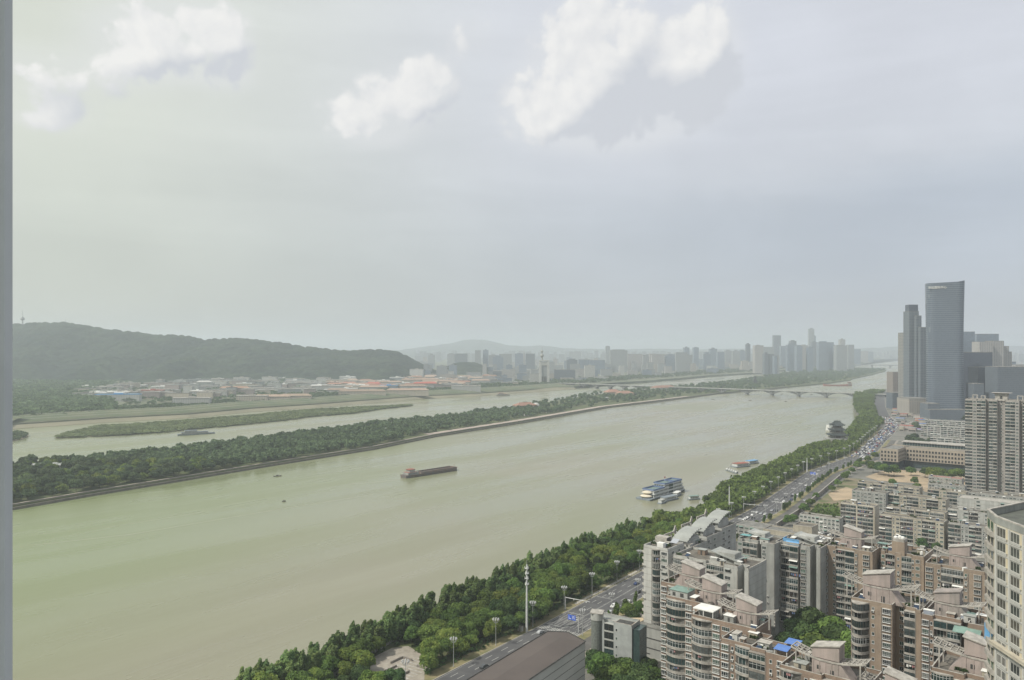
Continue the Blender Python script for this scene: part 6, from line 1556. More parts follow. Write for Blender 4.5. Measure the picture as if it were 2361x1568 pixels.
# twin residential towers left of the glass tower
px_box('slim banded tower at the left of the glass tower group, second from the left', 903.3, 909.5, 333, 1760, FR, depth=24, name='apartment_tower', cat='apartment tower')
t, ww, d, H = px_box('stepped blue-grey residential tower close left of the glass tower', 909.3, 918.8, 311.5, 1700, FR2, depth=26, name='apartment_tower', cat='apartment tower', roofm=M_ROOFG)
mb = MB(); mb.box(-ww*.5+1, ww*.5, 3, 20, 0, 14); build(mb, 'crown', FD, t, (0, 0, H+1.003))
t, ww, d, H = px_box('middle step of the residential tower, close left of the glass tower', 916.5, 921.5, 316, 1690, FR2, depth=26, name='apartment_tower', cat='apartment tower')
px_box('lower step of the residential tower touching the glass tower', 920.5, 926.5, 327.5, 1680, FR2, depth=26, name='apartment_tower', cat='apartment tower')
px_box('short brown riverside tower left of the banded towers', 892.8, 903.2, 372.5, 1850, FBR, depth=30, name='apartment_tower', cat='apartment tower')
px_box('dark low block at the foot of the short brown tower', 892.5, 903.5, 393, 1790, FD2, depth=30, name='office_block', cat='office block')
px_box('ribbed stone podium left of the glass tower', 909, 930, 399, 1600, facade_mat('ribbed_podium', (.34, .315, .28), (.17, .165, .155), 30, 3.5, .6, .5, .05), depth=50, name='podium', cat='podium')
px_box('glass corner podium at the foot of the glass tower', 928, 940, 404, 1500, FD2, depth=30, name='podium', cat='podium')
px_box('dark glass podium below the glass tower', 930, 966, 410, 1490, FD2, depth=20, name='podium', cat='podium')
px_box('blue office tower just right of the glass tower', 963.5, 974.9, 332, 2050, FBL, depth=40)
px_box('blue-grey broad office tower behind the pale stepped flats', 976.8, 998.8, 334.2, 2250, FBL, depth=40)
for i, (a, b, y) in enumerate([(979.8, 993, 342.0), (993, 1004, 341.2), (1002, 1009, 346.5), (1007, 1012, 352)]):
    px_box(['left wing of the pale stepped apartment tower', 'highest middle wing of the pale stepped apartment tower', 'stepped right shoulder of the pale apartment tower', 'lowest right end of the pale stepped apartment tower'][i], a, b, y, 1950+i*12, FP, depth=34, name='apartment_tower', cat='apartment tower')
px_box('navy office block directly right of the glass tower', 963.5, 992.5, 352.5, 1640, FD, depth=40, name='office_block', cat='office block')
px_box('navy office block overlapping the middle of the dark group', 978, 998, 367.5, 1560, FD, depth=34, name='office_block', cat='office block')
px_box('wide dark glass office block at the right edge', 997.6, 1040, 367.2, 1500, FD2, depth=40, name='office_block', cat='office block')
px_box('small stone-topped block between the navy offices', 974, 984, 384, 1520, FD2, depth=26, name='office_block', cat='office block')
px_box('grey block on the skyline far right', 1011, 1016, 362, 2400, FBL, depth=30, name='office_block', cat='office block')
px_box('pale low block on the skyline at the right edge', 1016, 1030, 365, 2300, FP, depth=30, name='office_block', cat='office block')
# white galleried blocks before the towers
kb2 = dict(bvars=('open', 'dark'), bw=(3, 2))
slabb('white galleried block with stair heads below the glass tower', 921, 425.5, 968, 17, 14, [('recn', 8), ('blank', 1)], M_GREYL, 401, group='white galleried blocks', pm=M_WHITE, **kb2)
slabb('lower white galleried block in front of its twin', 930, 437.5, 968, 12, 14, [('recn', 8), ('blank', 1)], M_GREYL, 402, group='white galleried blocks', pm=M_WHITE, **kb2)
slabb('far white galleried block tucked under the glass tower', 925, 420, 968, 14, 14, [('recn', 8), ('blank', 1)], M_GREYL, 403, group='white galleried blocks', pm=M_WHITE, **kb2)
rg3 = random.Random(14)
for i in range(26):
    px, py = rg3.choice([(rg3.uniform(911, 919), rg3.uniform(425, 440)), (rg3.uniform(900, 932), rg3.uniform(440, 446)), (rg3.uniform(935, 968), rg3.uniform(413, 421))]); x, y = G(px, py, 5)
    tree(('isl', i % 5), x, y, 0, rg3.uniform(.8, 1.2), 'round tree in the clumps around the white galleried blocks', 'trees around the galleried blocks', rng=rg3)
rg3 = random.Random(15)
for i in range(90):      # low shops, hoardings and stalls along the busy junction
    px, py = rg3.uniform(888, 925), rg3.uniform(403, 432); x, y = G(px, py)
    r_, dd, right = KL.near(x, y)
    if not right or r_ < 30: continue
    mb = MB(); w, d, h = rg3.uniform(6, 18), rg3.uniform(5, 12), rg3.uniform(3, 8); mb.box(-w/2, w/2, -d/2, d/2, 0, h, 0); mb.box(-w/2-.3, w/2+.3, -d/2-.3, d/2+.3, h+.003, h+.4, 1); mb.box(-w/2+.5, w/2-.5, -d/2-.1, -d/2-.003, .3, 2.6, 2)
    t = thing('shop', 'small low shop beside the jammed junction under the banded towers', 'shop', (x, y, 0), RZ, 'low shops by the junction')
    build(mb, 'shop_body', [rg3.choice([M_PINK, M_WHITE, M_BEIGE, M_GREYL]), rg3.choice([M_COP, M_ROOFG, M_BLUE, M_REDS, M_SLABR]), M_DARKW], t)

# ================================================================== bridge
M_BR = mat('bridge_concrete', (.20, .205, .205), (.15, .155, .155), scale=.1)
br = thing('arch_bridge', 'long low concrete arch bridge crossing both river channels and the island', 'bridge', (0, 0, 0))
b0 = Vector((991, 2278)); bd = Vector((-314, 257)).normalized(); ba = math.atan2(bd.y, bd.x); DZ = 7.5
def span_mesh(L, rise):
    mb = MB(); n = 12; zc = DZ-1.6; zs = ZW+2.0
    def za(x): return zs+(zc-zs)*(1-((x-L/2)/(L/2))**2)**.9 if 0 < x < L else zs
    for i in range(n):
        xa, xb = L*i/n, L*(i+1)/n
        for y0 in (-8, 5):
            A = [(xa, y0, za(xa)), (xb, y0, za(xb)), (xb, y0+3, za(xb)), (xa, y0+3, za(xa))]
            mb.add([(p[0], p[1], p[2]) for p in A]+[(p[0], p[1], p[2]+1.9) for p in A], [(3, 2, 1, 0), (4, 5, 6, 7), (0, 1, 5, 4), (2, 3, 7, 6)])
    return mb.mesh('arch', M_BR), za
def bpart(nm, me, s, z=0): return link(nm, me, br, (b0.x+bd.x*s, b0.y+bd.y*s, z), ba)
am, za = span_mesh(81, 12); am2, za2 = span_mesh(57, 10)
pm2 = MB(); pm2.box(-3.2, 3.2, -9, 9, ZW-1, ZW+2.4); pm2.box(-2.2, 2.2, -8, 8, ZW+2.402, DZ-.9); pm2 = pm2.mesh('pier', M_BR)
starts = [(-81, 81)]+[(i*81, 81) for i in range(6)]
s = 6*81; w2 = []
while s < 1500: w2.append((s, 57)); s += 57
for (s, L) in starts+w2:
    bpart('arch', am if L == 81 else am2, s); bpart('pier', pm2, s)
    zf = za if L == 81 else za2
    for fx in (.06, .12, .18, .25, .75, .82, .88, .94):
        zz = zf(L*fx)+1.8; key = ('col', L, fx)
        if key not in PROTO:
            c = MB(); c.box(-.9, .9, -8, -5.5, zz, DZ-.9); c.box(-.9, .9, 5.5, 8, zz, DZ-.9); PROTO[key] = c.mesh('spandrel_column', M_BR)
        bpart('spandrel_column', PROTO[key], s+L*fx)
mb = MB(); mb.box(-150, 1560, -10.5, 10.5, DZ-.898, DZ, 0); build(mb, 'deck', M_BR, br, (b0.x, b0.y, 0), ba)
for y in (-10.4, 10.2): mb = MB(); mb.box(-150, 1560, y, y+.2, DZ+.003, DZ+1.2); build(mb, 'railing', M_GREYL, br, (b0.x, b0.y, 0), ba)
lm = MB(); lm.tube((0, 0, DZ), (0, 0, DZ+10), .15, n=5); lm.box(-1.2, 1.2, -.15, .15, DZ+9.8, DZ+10.1); lm = lm.mesh('bridge_lamp', M_GREYL)
for i in range(46): bpart('bridge_lamp', lm, -100+i*36).location += Vector((0, 0, 0))
# far thin bridge
fb = thing('road_bridge', 'thin far road bridge crossing the river at the bend near the horizon', 'bridge', (0, 0, 0)); a = Vector(D(2035, 845.5, 0)); b = Vector(D(2100, 846.5, 0)); d_ = (b-a).normalized(); aa = math.atan2(d_.y, d_.x)
a = a-d_*200; L = (b-a).length+1500; mb = MB(); mb.box(0, L, -12, 12, 8, 14); build(mb, 'deck', M_BR, fb, (a.x, a.y, 0), aa)
pm3 = MB(); pm3.box(-5, 5, -8, 8, ZW-1, 7.99); pm3 = pm3.mesh('pier', M_BR)
for i in range(16): link('pier', pm3, fb, (a.x+d_.x*(i*L/15), a.y+d_.y*(i*L/15), 0), aa)

# ================================================================== riverside pavilion
Yp = 1192.0; Xp = (837.2-512)/F*Yp
pv_ = thing('pavilion', 'three-storey Chinese pavilion with upturned dark tile roofs at the river edge', 'pavilion', (Xp, Yp, 0), math.radians(-12))
M_TILE = mat('dark_tile', (.055, .068, .066), (.038, .046, .046), scale=.4, rough=.6); M_WOOD = mat('dark_red_wood', (.10, .06, .05), (.07, .045, .04)); M_WALL = mat('pavilion_wall', (.30, .30, .28), (.23, .23, .21))
def hip_roof(z, wi, di, wo_, do_, rise, lift, top_ridge=False, name='roof'):
    mb = MB(); n = 8; ring_i = []; ring_o = []
    def perim(w, d): 
        o = []
        for (ax, ay, bx_, by_) in ((-1, -1, 1, -1), (1, -1, 1, 1), (1, 1, -1, 1), (-1, 1, -1, -1)):
            for i in range(n): t_ = i/n; o.append(((ax+(bx_-ax)*t_)*w/2, (ay+(by_-ay)*t_)*d/2, abs(2*t_-1)))
        return o
    I, O = perim(wi, di), perim(wo_, do_); N_ = len(I); vs = []
    for fr in (0, .33, .66, 1.0):
        for (p, q) in zip(I, O):
            x = p[0]+(q[0]-p[0])*fr; y = p[1]+(q[1]-p[1])*fr
            vs.append((x, y, z+rise*(1-fr)**1.6+lift*(p[2]**4)*fr**2))
    for (q) in O: vs.append((q[0]*.985, q[1]*.985, z-.5+lift*(q[2]**4)))
    fs = []
    for k in range(4):
        for i in range(N_): fs.append((k*N_+i, (k+1)*N_+i, (k+1)*N_+(i+1) % N_, k*N_+(i+1) % N_))
    fs.append(tuple(range(N_))) 
    mb.add(vs, fs); 
    for sx, sy in ((-1, -1), (1, -1), (1, 1), (-1, 1)):
        mb.tube((sx*wi/2, sy*di/2, z+rise+.2), (sx*wo_*.33, sy*do_*.33, z+rise*.32+.35), .3, n=5); mb.tube((sx*wo_*.33, sy*do_*.33, z+rise*.32+.35), (sx*wo_*.505, sy*do_*.505, z+lift+.5), .3, .15, n=5)
    return mb
def storey(z0, w, d, h, pcol=True):
    mb = MB(); mb.box(-w/2+1.2, w/2-1.2, -d/2+1.2, d/2-1.2, z0, z0+h, 0)
    mb.box(-w*.15, w*.15, -d/2+1.12, -d/2+1.19, z0+.4, z0+h-.3, 1); 
    build(mb, 'storey', [M_WALL, M_WOOD], pv_); cm = MB(); cm.tube((0, 0, z0), (0, 0, z0+h), .28, n=8); cm = cm.mesh('column', M_WOOD)
    for i in range(5):
        for sy in (-1, 1): link('column', cm, pv_, (-w/2+.4+(w-.8)*i/4, sy*(d/2-.4), 0))
    rl = MB()
    bw_, bd_ = w/2+.5, d/2+.5
    rl.box(-bw_, bw_, -bd_, bd_, z0-.35, z0+.05)
    for a, b in [((-bw_, -bd_), (bw_, -bd_)), ((bw_, -bd_), (bw_, bd_)), ((bw_, bd_), (-bw_, bd_)), ((-bw_, bd_), (-bw_, -bd_))]: rl.edge(a, b, .15, z0+.052, z0+.9)
    build(rl, 'balustrade', M_WALL, pv_)
mb = MB(); mb.box(-17, 17, -14, 14, ZW-1, 3.2); build(mb, 'terrace', M_GREYW, pv_)
storey(3.2, 22, 17, 5.0); build(hip_roof(8.0, 19.5, 14.5, 28.5, 23.5, 2.4, 1.2), 'lower_roof', M_TILE, pv_)
storey(11.2, 18, 13, 4.2); build(hip_roof(15.6, 15.5, 10.5, 24.0, 19.0, 2.0, 1.3), 'middle_roof', M_TILE, pv_)
storey(18.2, 14, 10, 4.2); build(hip_roof(22.4, 7.5, 1.0, 20.5, 16.5, 6.2, 1.8), 'top_roof', M_TILE, pv_)
mb = MB(); mb.box(-4, 4, -.4, .4, 28.4, 29.3); mb.add([(-4.6, -.3, 28.8), (-3.9, -.3, 28.8), (-4.4, -.3, 30.6), (-4.6, .3, 28.8), (-3.9, .3, 28.8), (-4.4, .3, 30.6)], [(0, 1, 2), (5, 4, 3), (0, 3, 4, 1), (1, 4, 5, 2), (2, 5, 3, 0)]); mb.add([(4.6, -.3, 28.8), (3.9, -.3, 28.8), (4.4, -.3, 30.6), (4.6, .3, 28.8), (3.9, .3, 28.8), (4.4, .3, 30.6)], [(2, 1, 0), (3, 4, 5), (1, 4, 3, 0), (2, 5, 4, 1), (0, 3, 5, 2)]); mb.tube((0, 0, 29.2), (0, 0, 31.2), .5, .1, n=6)
build(mb, 'ridge', M_TILE, pv_)
mb = MB(); mb.box(14, 40, -2, 2, 7, 7.5); mb.add([(14, -3, 7.6), (40, -3, 7.6), (40, 3, 7.6), (14, 3, 7.6), (14, 0, 9.6), (40, 0, 9.6)], [(0, 1, 5, 4), (2, 3, 4, 5), (0, 4, 3), (1, 2, 5), (3, 2, 1, 0)])
for i in range(8): mb.box(14.5+i*3.5, 14.9+i*3.5, -1.8, -1.4, 0, 6.99)
build(mb, 'gallery', M_TILE, pv_)
# white boat behind the pavilion
# ================================================================== boats
def hull_mesh(L, Bm, H, draft=.5, bow=.3, stern=.9, sheer=.6):
    mb = MB(); n = 14; vs = []
    for i in range(n+1):
        t_ = i/n; w = Bm/2*min(1, stern+(1-stern)*t_/.15 if t_ < .15 else 1)*(1 if t_ < 1-bow else max(.06, 1-((t_-(1-bow))/bow)**2)); z1 = H+sheer*(abs(t_-.45)/.55)**2.5
        x = -L/2+L*t_; vs += [(x, -w, z1), (x, -w*.82, -draft), (x, w*.82, -draft), (x, w, z1)]
    fs = []
    for i in range(n):
        a, b = 4*i, 4*i+4; fs += [(a, a+1, b+1, b), (a+1, a+2, b+2, b+1), (a+2, a+3, b+3, b+2), (a+3, a, b, b+3)]
    fs += [(3, 2, 1, 0), (4*n, 4*n+1, 4*n+2, 4*n+3)]
    mb.add(vs, fs, 0); return mb
M_HULLD = mat('hull_dark', (.12, .12, .13), (.15, .11, .09), scale=.3, rough=.7); M_REDD = mat('red_deck', (.33, .105, .075), (.24, .09, .07), scale=.5); M_HULLB = mat('hull_bluegrey', (.22, .25, .28), (.16, .19, .21))
a = Vector(D(930, 1102, ZW)); b = Vector(D(1053, 1083, ZW)); c = (a+b)/2; dd = b-a; L = dd.length
bg_ = thing('cargo_barge', 'long empty cargo barge with a red stern deckhouse in mid river', 'barge', (c.x, c.y, ZW+.02), math.atan2(dd.y, dd.x))
mb = hull_mesh(L, 12.5, 2.9, bow=.14); build(mb, 'hull', [M_HULLD], bg_)
mb = MB(); x0, x1 = -L*.24, L*.43
for y in (-5.6, 5.2): mb.box(x0, x1, y, y+.4, 2.95, 4.9)
mb.box(x0, x0+.4, -5.199, 5.199, 2.95, 4.9); mb.box(x1-.4, x1, -5.199, 5.199, 2.95, 4.9)
build(mb, 'coaming', mat('rusty_coaming', (.13, .12, .115), (.22, .15, .12), scale=.25), bg_)
mb = MB(); mb.box(x0+.45, x1-.45, -5.15, 5.15, 3.05, 3.3); build(mb, 'hold', mat('hold_sand', (.17, .145, .12), (.12, .10, .09)), bg_)
for k in range(16): mb = MB(); xx = x0+2+k*(x1-x0-4)/15; mb.box(xx-.15, xx+.15, -5.15, -4.6, 3.4, 4.8); mb.box(xx-.15, xx+.15, 4.6, 5.15, 3.4, 4.8); build(mb, 'rib', M_HULLD, bg_)
mb = MB(); mb.box(-L*.46, -L*.27, -4.6, 4.6, 2.7, 5.6, 0); mb.box(-L*.45, -L*.30, -4.4, 4.4, 5.602, 5.9, 1); mb.box(-L*.42, -L*.33, -3.2, 3.2, 5.902, 8.6, 0); mb.box(-L*.43, -L*.32, -3.6, 3.6, 8.602, 8.9, 1)
for i in range(6): mb.box(-L*.45+1+i*1.9, -L*.45+2+i*1.9, -4.66, -4.603, 3.6, 4.7, 2)
mb.box(-L*.325, -L*.318, -2.8, 2.8, 6.9, 8.2, 2); build(mb, 'deckhouse', [M_GREYW, M_REDD, M_DARKW], bg_)
mb = MB(); mb.box(L*.44, L*.475, -3.2, 3.2, 3.35, 3.9); mb.tube((L*.45, 0, 3.9), (L*.45, 0, 7), .15, n=6); mb.tube((-L*.38, 0, 8.9), (-L*.38, 0, 13), .12, n=6); mb.tube((-L*.41, -2, 8.9), (-L*.41, 2, 11), .08, n=5); build(mb, 'bow_gear', M_REDD, bg_)
# moored cruise ship
a = Vector(G(646.5, 501.0, ZW)); b = Vector(G(683, 490.5, ZW)); c = (a+b)/2+Vector((-2, 5)); dd = b-a; L = dd.length+2; sa_ = math.atan2(dd.y, dd.x)
sh = thing('restaurant_ship', 'moored three-deck ship with blue railed roofs and two white domed bows', 'ship', (c.x, c.y, ZW+.02), sa_)
M_SHW = mat('ship_pale', (.56, .57, .55), (.44, .46, .45), scale=.4); M_SHB = mat('ship_blue', (.13, .18, .31), (.11, .15, .26))
mb = hull_mesh(L, 17, 1.6, bow=.06, stern=1.0, sheer=.1); build(mb, 'hull', [M_HULLB], sh)
def deck(x0, x1, y0, y1, z, h, nm='deck', wins=True):
    mb = MB(); mb.box(x0, x1, y0, y1, z, z+h, 0); mb.box(x0-.9, x1+.9, y0-.9, y1+.9, z+h+.003, z+h+.25, 1); mb.box(x0-.8, x1+.8, y0-.85, y0-.8, z+.1, z+1.0, 1)
    o = build(mb, nm, [M_SHW, M_SHW], sh)
    if wins:
        k = int((x1-x0)/2.6); wm2 = MB(); wm2.box(0, 1.3, -.06, -.003, .9, 2.3); wm2 = wm2.mesh('window', M_GLASSD)
        for i in range(k): link('window', wm2, o, (x0+.6+i*2.6, y0, z))
        kk = int((y1-y0)/2.6)
        for i in range(kk): link('window', wm2, o, (x0, y1-.6-i*2.6, z), math.radians(-90))
x0, x1 = -L/2+9, L/2-6
deck(x0, x1, -6.8, 6.8, 1.7, 3.0); deck(x0+1, x1-2, -6.4, 6.4, 4.95, 3.0); deck(x0+L*.30, x1-3, -6.0, 6.0, 8.2, 3.0)
def blue_rail(x0, x1, y0, y1, z):
    mb = MB()
    for p, q in [((x0, y0), (x1, y0)), ((x1, y0), (x1, y1)), ((x1, y1), (x0, y1)), ((x0, y1), (x0, y0))]: mb.edge(p, q, .5, z, z+1.5)
    build(mb, 'roof_rail', M_SHB, sh); mb = MB(); mb.box(x0+.51, x1-.51, y0+.51, y1-.51, z, z+.1); build(mb, 'roof_deck', mat('ship_roof', (.16, .22, .20), (.13, .18, .17)), sh)
blue_rail(x0+.5, x0+L*.29, -6.6, 6.6, 8.22); blue_rail(x0+L*.30-.5, x0+L*.56, -6.6, 6.6, 11.5); blue_rail(x0+L*.57, x1-2.5, -6.2, 6.2, 11.5)
mb = MB(); mb.box(x0+L*.40, x0+L*.50, -6.95, -6.85, 2, 11); build(mb, 'stair_glass', mat('green_glass', (.035, .06, .045)), sh)
for i, z in enumerate((3.2, 6.4)): mb = MB(); mb.ball((0, 0, 0), 5.0-i*.9, 6.0-i, 1.5, n=16, k=8); build(mb, 'bow_dome', mat('cream_dome', (.62, .57, .45), (.55, .5, .4)), sh, (x0-3.2+i*2.0, 0, z))
fl = MB(); fl.tube((0, 0, 0), (0, 0, 5), .08, n=5, mi=0); fl.add([(0, 0, 3.4), (3.2, .5, 3.2), (3.1, .4, 4.9), (0, 0, 5)], [(0, 1, 2, 3)], 1); fl.add([(0, .02, 3.4), (3.2, .52, 3.2), (3.1, .42, 4.9), (0, .02, 5)], [(3, 2, 1, 0)], 1); build(fl, 'flag', [M_FRAME, mat('flag_red', (.5, .03, .02), (.42, .03, .02))], sh, (x0+L*.5, 3, 11.6))
def pontoon(px, py, L, B, a, label, roof=None, name='pontoon', h=2.6, cat='pontoon'):
    x, y = G(px, py, ZW); t = thing(name, label, cat, (x, y, ZW+.02), a)
    build(hull_mesh(L, B, .9, bow=.1, sheer=.1), 'hull', [M_HULLB], t)
    mb = MB(); mb.box(-L*.4, L*.36, -B*.36, B*.36, .95, .95+h, 0); mb.box(-L*.43, L*.39, -B*.42, B*.42, .953+h, 1.2+h, 1)
    for i in range(int(L*.7/2.2)): mb.box(-L*.38+i*2.2, -L*.38+1.2+i*2.2, -B*.36-.05, -B*.36-.003, 1.7, 2.9, 2)
    build(mb, 'cabin', [M_SHW, roof or M_SLABR, M_DARKW], t); return t
pontoon(669, 500, 26, 8, sa_-.1, 'grey-roofed landing pontoon moored in front of the three-deck ship', M_HULLB, h=2.8)
pontoon(662, 503.2, 10, 5, sa_, 'small pale boat at the near end of the landing pontoon', M_GREYL, 'boat', cat='boat')
pontoon(677, 495.5, 16, 6, sa_+.2, 'white boat with rounded roof tucked behind the landing pontoon', M_WSH, 'boat', cat='boat')
pontoon(694, 499.5, 13, 4.5, sa_-.5, 'low dark-roofed pontoon between the ship and the river steps', M_GRNS, cat='pontoon')
pontoon(741, 466.5, 26, 12, 0.5, 'floating wharf house with a flat red roof downstream of the ship', M_REDD, 'wharf_boat', 3.4, 'wharf')
pontoon(752, 463.5, 22, 9, 0.6, 'blue-roofed wharf boat beside the red roofed one', M_SKYB, 'wharf_boat', 3.0, 'wharf')
for i in range(5): pontoon(727.5+i*2.2, 470.2+.75*i, 8, 2.8, 1.0, f'small white speedboat at the wharf, {ordinal(i+1)} from the outer end', M_WSH, 'speedboat', 1.0, 'speedboat')
def small_boat(px, py, L, a, label, m=None, name='sampan', cat='boat'):
    x, y = G(px, py, ZW); t = thing(name, label, cat, (x, y, ZW+.02), a, 'small dark boats on the river'); build(hull_mesh(L, L*.22, .7, bow=.4, stern=.5), 'hull', [m or M_HULLD], t)
    mb = MB(); mb.box(-L*.15, L*.12, -L*.08, L*.08, .7, 1.7); build(mb, 'cabin', m or M_HULLD, t)
small_boat((1000+235/2.146)/4, (1700+441/2.146)/4, 9, .45, 'narrow dark sampan between the barge and the island wall')
small_boat((1000+292/2.146)/4, (1700+658/2.146)/4, 3.5, .2, 'tiny dark skiff out in the middle of the river, left of the barge')
for i, (x, y) in enumerate([(595, 751), (945, 760), (1280, 771), (1243, 701), (1524, 705)]): small_boat((2600+x/2.361)/4, (1280+y/2.361)/4, 9, .2, f'tiny dark fishing boat before the arch bridge, {ordinal(i+1)} of five')
for (x, y, L, lab, rf) in [(1855/2.361/4, (1200+1270/2.361)/4, 60, 'long grey ferry under way in the west channel with a white wake', M_HULLB), ((1700+738/2.361)/4, (1280+712/2.361)/4, 42, 'small brown ferry off the far bank embankment', M_REDD)]:
    Xw, Yw = G(x, y, ZW); t = thing('ferry', lab, 'ferry', (Xw, Yw, ZW+.02), .55 if L == 60 else .1); build(hull_mesh(L, 10, 2.0), 'hull', [M_HULLB if L == 60 else M_HULLD], t)
    mb = MB(); mb.box(-L*.4, L*.3, -4, 4, 2, 4.8, 0); mb.box(-L*.42, L*.32, -4.5, 4.5, 4.802, 5.2, 1); mb.box(-L*.3, L*.0, -3.4, 3.4, 5.203, 7.4, 0); mb.box(-L*.32, L*.02, -3.8, 3.8, 7.402, 7.8, 1); build(mb, 'cabin', [M_GREYW, rf], t)
Xw, Yw = G((2600+1772/2.361)/4, (1280+622/2.361)/4, ZW); t = thing('dredger', 'red-hulled cargo boat beyond the arch bridge', 'boat', (Xw, Yw, ZW+.02), -.1); build(hull_mesh(105, 14, 4.0, sheer=6), 'hull', [M_REDD], t)
mb = MB(); mb.box(38, 48, -5, 5, 3, 14, 0); mb.box(36, 49, -6, 6, 14.01, 15, 1); build(mb, 'deckhouse', [M_PARD, M_REDD], t)
Xw, Yw = G(828, 431, ZW); t = thing('restaurant_ship', 'white rounded ship end showing left of the pavilion roofs', 'ship', (Xw, Yw, ZW+.02), 1.1); build(hull_mesh(16, 8, 2), 'hull', [M_WHITE], t)
for i in range(3): mb = MB(); mb.box(-6+i, 4-i, -3.2+i*.4, 3.2-i*.4, 2+i*3, 4.7+i*3); build(mb, 'deck', M_WSH, t)

# ================================================================== island trees and small buildings
isl = ISL; ri = random.Random(12); grid = {}; ip = []
xs = [p[0] for p in isl]; ys = [p[1] for p in isl]
i_front = Line(isl_f)
open_c = [(D(895, 1000, -4), 16), (D(90, 1092, 3), 14), (D(1500, 1002), 16), (D(410, 1082), 10)]
for t_ in range(60000):
    Yi = ri.uniform(400, 5200) if t_ % 2 else ri.uniform(400, 1800); pxl = ri.uniform(-20, 900); X = (pxl-512)/F*Yi
    if not pip(isl, X, Yi): continue
    r_, s_, right = i_front.near(X, Yi)
    wk = 12.0 if not 1240 < Yi < 2050 else 25.0
    if r_ < wk: continue
    Yk = Yi
    dens = 1.0
    if 1450 < Yi < 2500 and r_ < 34: dens = .25
    if 1300 < Yi < 2600: dens *= .7
    if ri.random() > dens: continue
    if any((X-c[0])**2+(Yi-c[1])**2 < r*r for c, r in open_c): continue
    md = 7.6 if Yi < 1500 else 9.5
    gx, gy = int(X//10), int(Yi//10)
    if any((q[0]-X)**2+(q[1]-Yi)**2 < md*md for a in (-1, 0, 1) for b in (-1, 0, 1) for q in grid.get((gx+a, gy+b), [])): continue
    grid.setdefault((gx, gy), []).append((X, Yi)); ip.append((X, Yi, r_))
ip.sort(key=lambda q: q[1]); ip = [q for q in ip if inview(q[0], q[1], 10)]
third = lambda px: 'left' if px < 150 else 'middle' if px < 320 else 'right'
for (X, Y_, r_) in ip[:300]:
    px = 512+X/Y_*F; wd = r_; pos = 'near the wall' if wd < 45 else ('in the middle' if wd < 95 else 'on the far shore')
    fr = ri.random() < .22; k = ('islf', ri.randrange(2)) if fr else ('isl', ri.randrange(5))
    sl = int(px//25)
    tree(k, X, Y_, -4.3, ri.uniform(.68, 1.2), f'{"light" if fr else "dark"} green round tree {pos} of the island, {ordinal(sl+1)} stretch from left', 'round trees of the long island', 'island_tree', rng=ri)
low_wood('island_wood', [(q[0], q[1], -4.3) for q in ip[300:2600]], 6.2, 10.5, L_ISL, 130, 2.6, 7, 'wooded right half of the long island up to the arch bridge')
low_wood('island_wood', [(q[0], q[1], -4.3) for q in ip[2600:]], 8, 11, L_ISL, 50, 4.4, 8, 'wooded far tip of the long island beyond the arch bridge')
def hip_house(px, py, w, d, h, label, wm, rm, z=-4.2, rz=.5, name='house', group=None, rise=None):
    x, y = G(px, py, z); t = thing(name, label, 'house', (x, y, z), rz, group); mb = MB(); mb.box(-w/2, w/2, -d/2, d/2, 0, h, 0)
    for i in range(max(2, int(w/4))): mb.box(-w/2+1+i*4, -w/2+2.6+i*4, -d/2-.08, -d/2-.003, 1, min(h-.4, 2.6), 1)
    build(mb, 'wall', [wm, M_DARKW], t); r = rise or min(w, d)*.28; e = 1.2
    mb = MB(); W2, D2 = w/2+e, d/2+e; k = max(0, W2-D2); mb.add([(-W2, -D2, h+.003), (W2, -D2, h+.003), (W2, D2, h+.003), (-W2, D2, h+.003), (-k, 0, h+r), (k+.01, 0, h+r)], [(0, 1, 5, 4), (1, 2, 5), (2, 3, 4, 5), (3, 0, 4), (3, 2, 1, 0)]); build(mb, 'roof', rm, t); return t
M_ORG = mat('orange_tile', (.32, .18, .125), (.24, .145, .11), scale=.3, rnd=.2); M_ORG2 = mat('pale_orange_tile', (.34, .25, .19), (.27, .21, .165), scale=.2, rnd=.2)
def dp(x, y): return x*S, y*S
hip_house(*dp(1210, 943), 52, 24, 9, 'orange tiled hip-roof house among the island trees, nearest of its kind', M_BEIGE, M_ORG, rise=7)
hip_house(*dp(1412, 912), 48, 24, 11, 'left one of two orange tiled hip roofs near the arch bridge', M_BEIGE, M_ORG, rise=8)
hip_house(*dp(1440, 913.5), 52, 24, 9, 'right one of two orange tiled hip roofs near the arch bridge', M_BEIGE, M_ORG, rise=7)
hip_house(*dp(1530, 900), 90, 30, 10, 'long orange roofed house with a white gable beside the bridge on the island', M_WHITE, M_ORG, rise=7)
hip_house(*dp(100, 1088), 44, 16, 8, 'long white-walled hall with a grey roof among trees at the left end of the island', M_WHITE, M_SLABR, rise=2.5, rz=.35)
hip_house(*dp(410, 1077), 8, 6, 3, 'tiny white-roofed hut on the island lawn', M_WHITE, M_WSH, rise=1)
hip_house(*dp(885, 996), 22, 12, 5, 'low pink-grey house in the island clearing', M_PINKG, M_SLABR, rise=2)
t = thing('dome', 'small white domed building right of the orange island house', 'dome', (*D(1236, 942, -4.2), -4.2)); mb = MB(); mb.ball((0, 0, 5), 9, 9, 9, n=16, k=10); build(mb, 'dome_shell', M_WHITE, t); mb = MB(); mb.tube((0, 0, 0), (0, 0, 4), 8.5, n=16); build(mb, 'drum', M_GREYL, t)
for i in range(14): hip_house(*dp(ri.uniform(1180, 1640), 0) if False else ((lambda u: (u*S, (1012-(u-1000)*.168+ri.uniform(-27, -17))*S))(ri.uniform(1100, 1450))), 10, 7, 3, 'small pale park house half hidden between the island trees', M_GREYL, M_SLABR, rise=1.5, group='small park houses on the island')
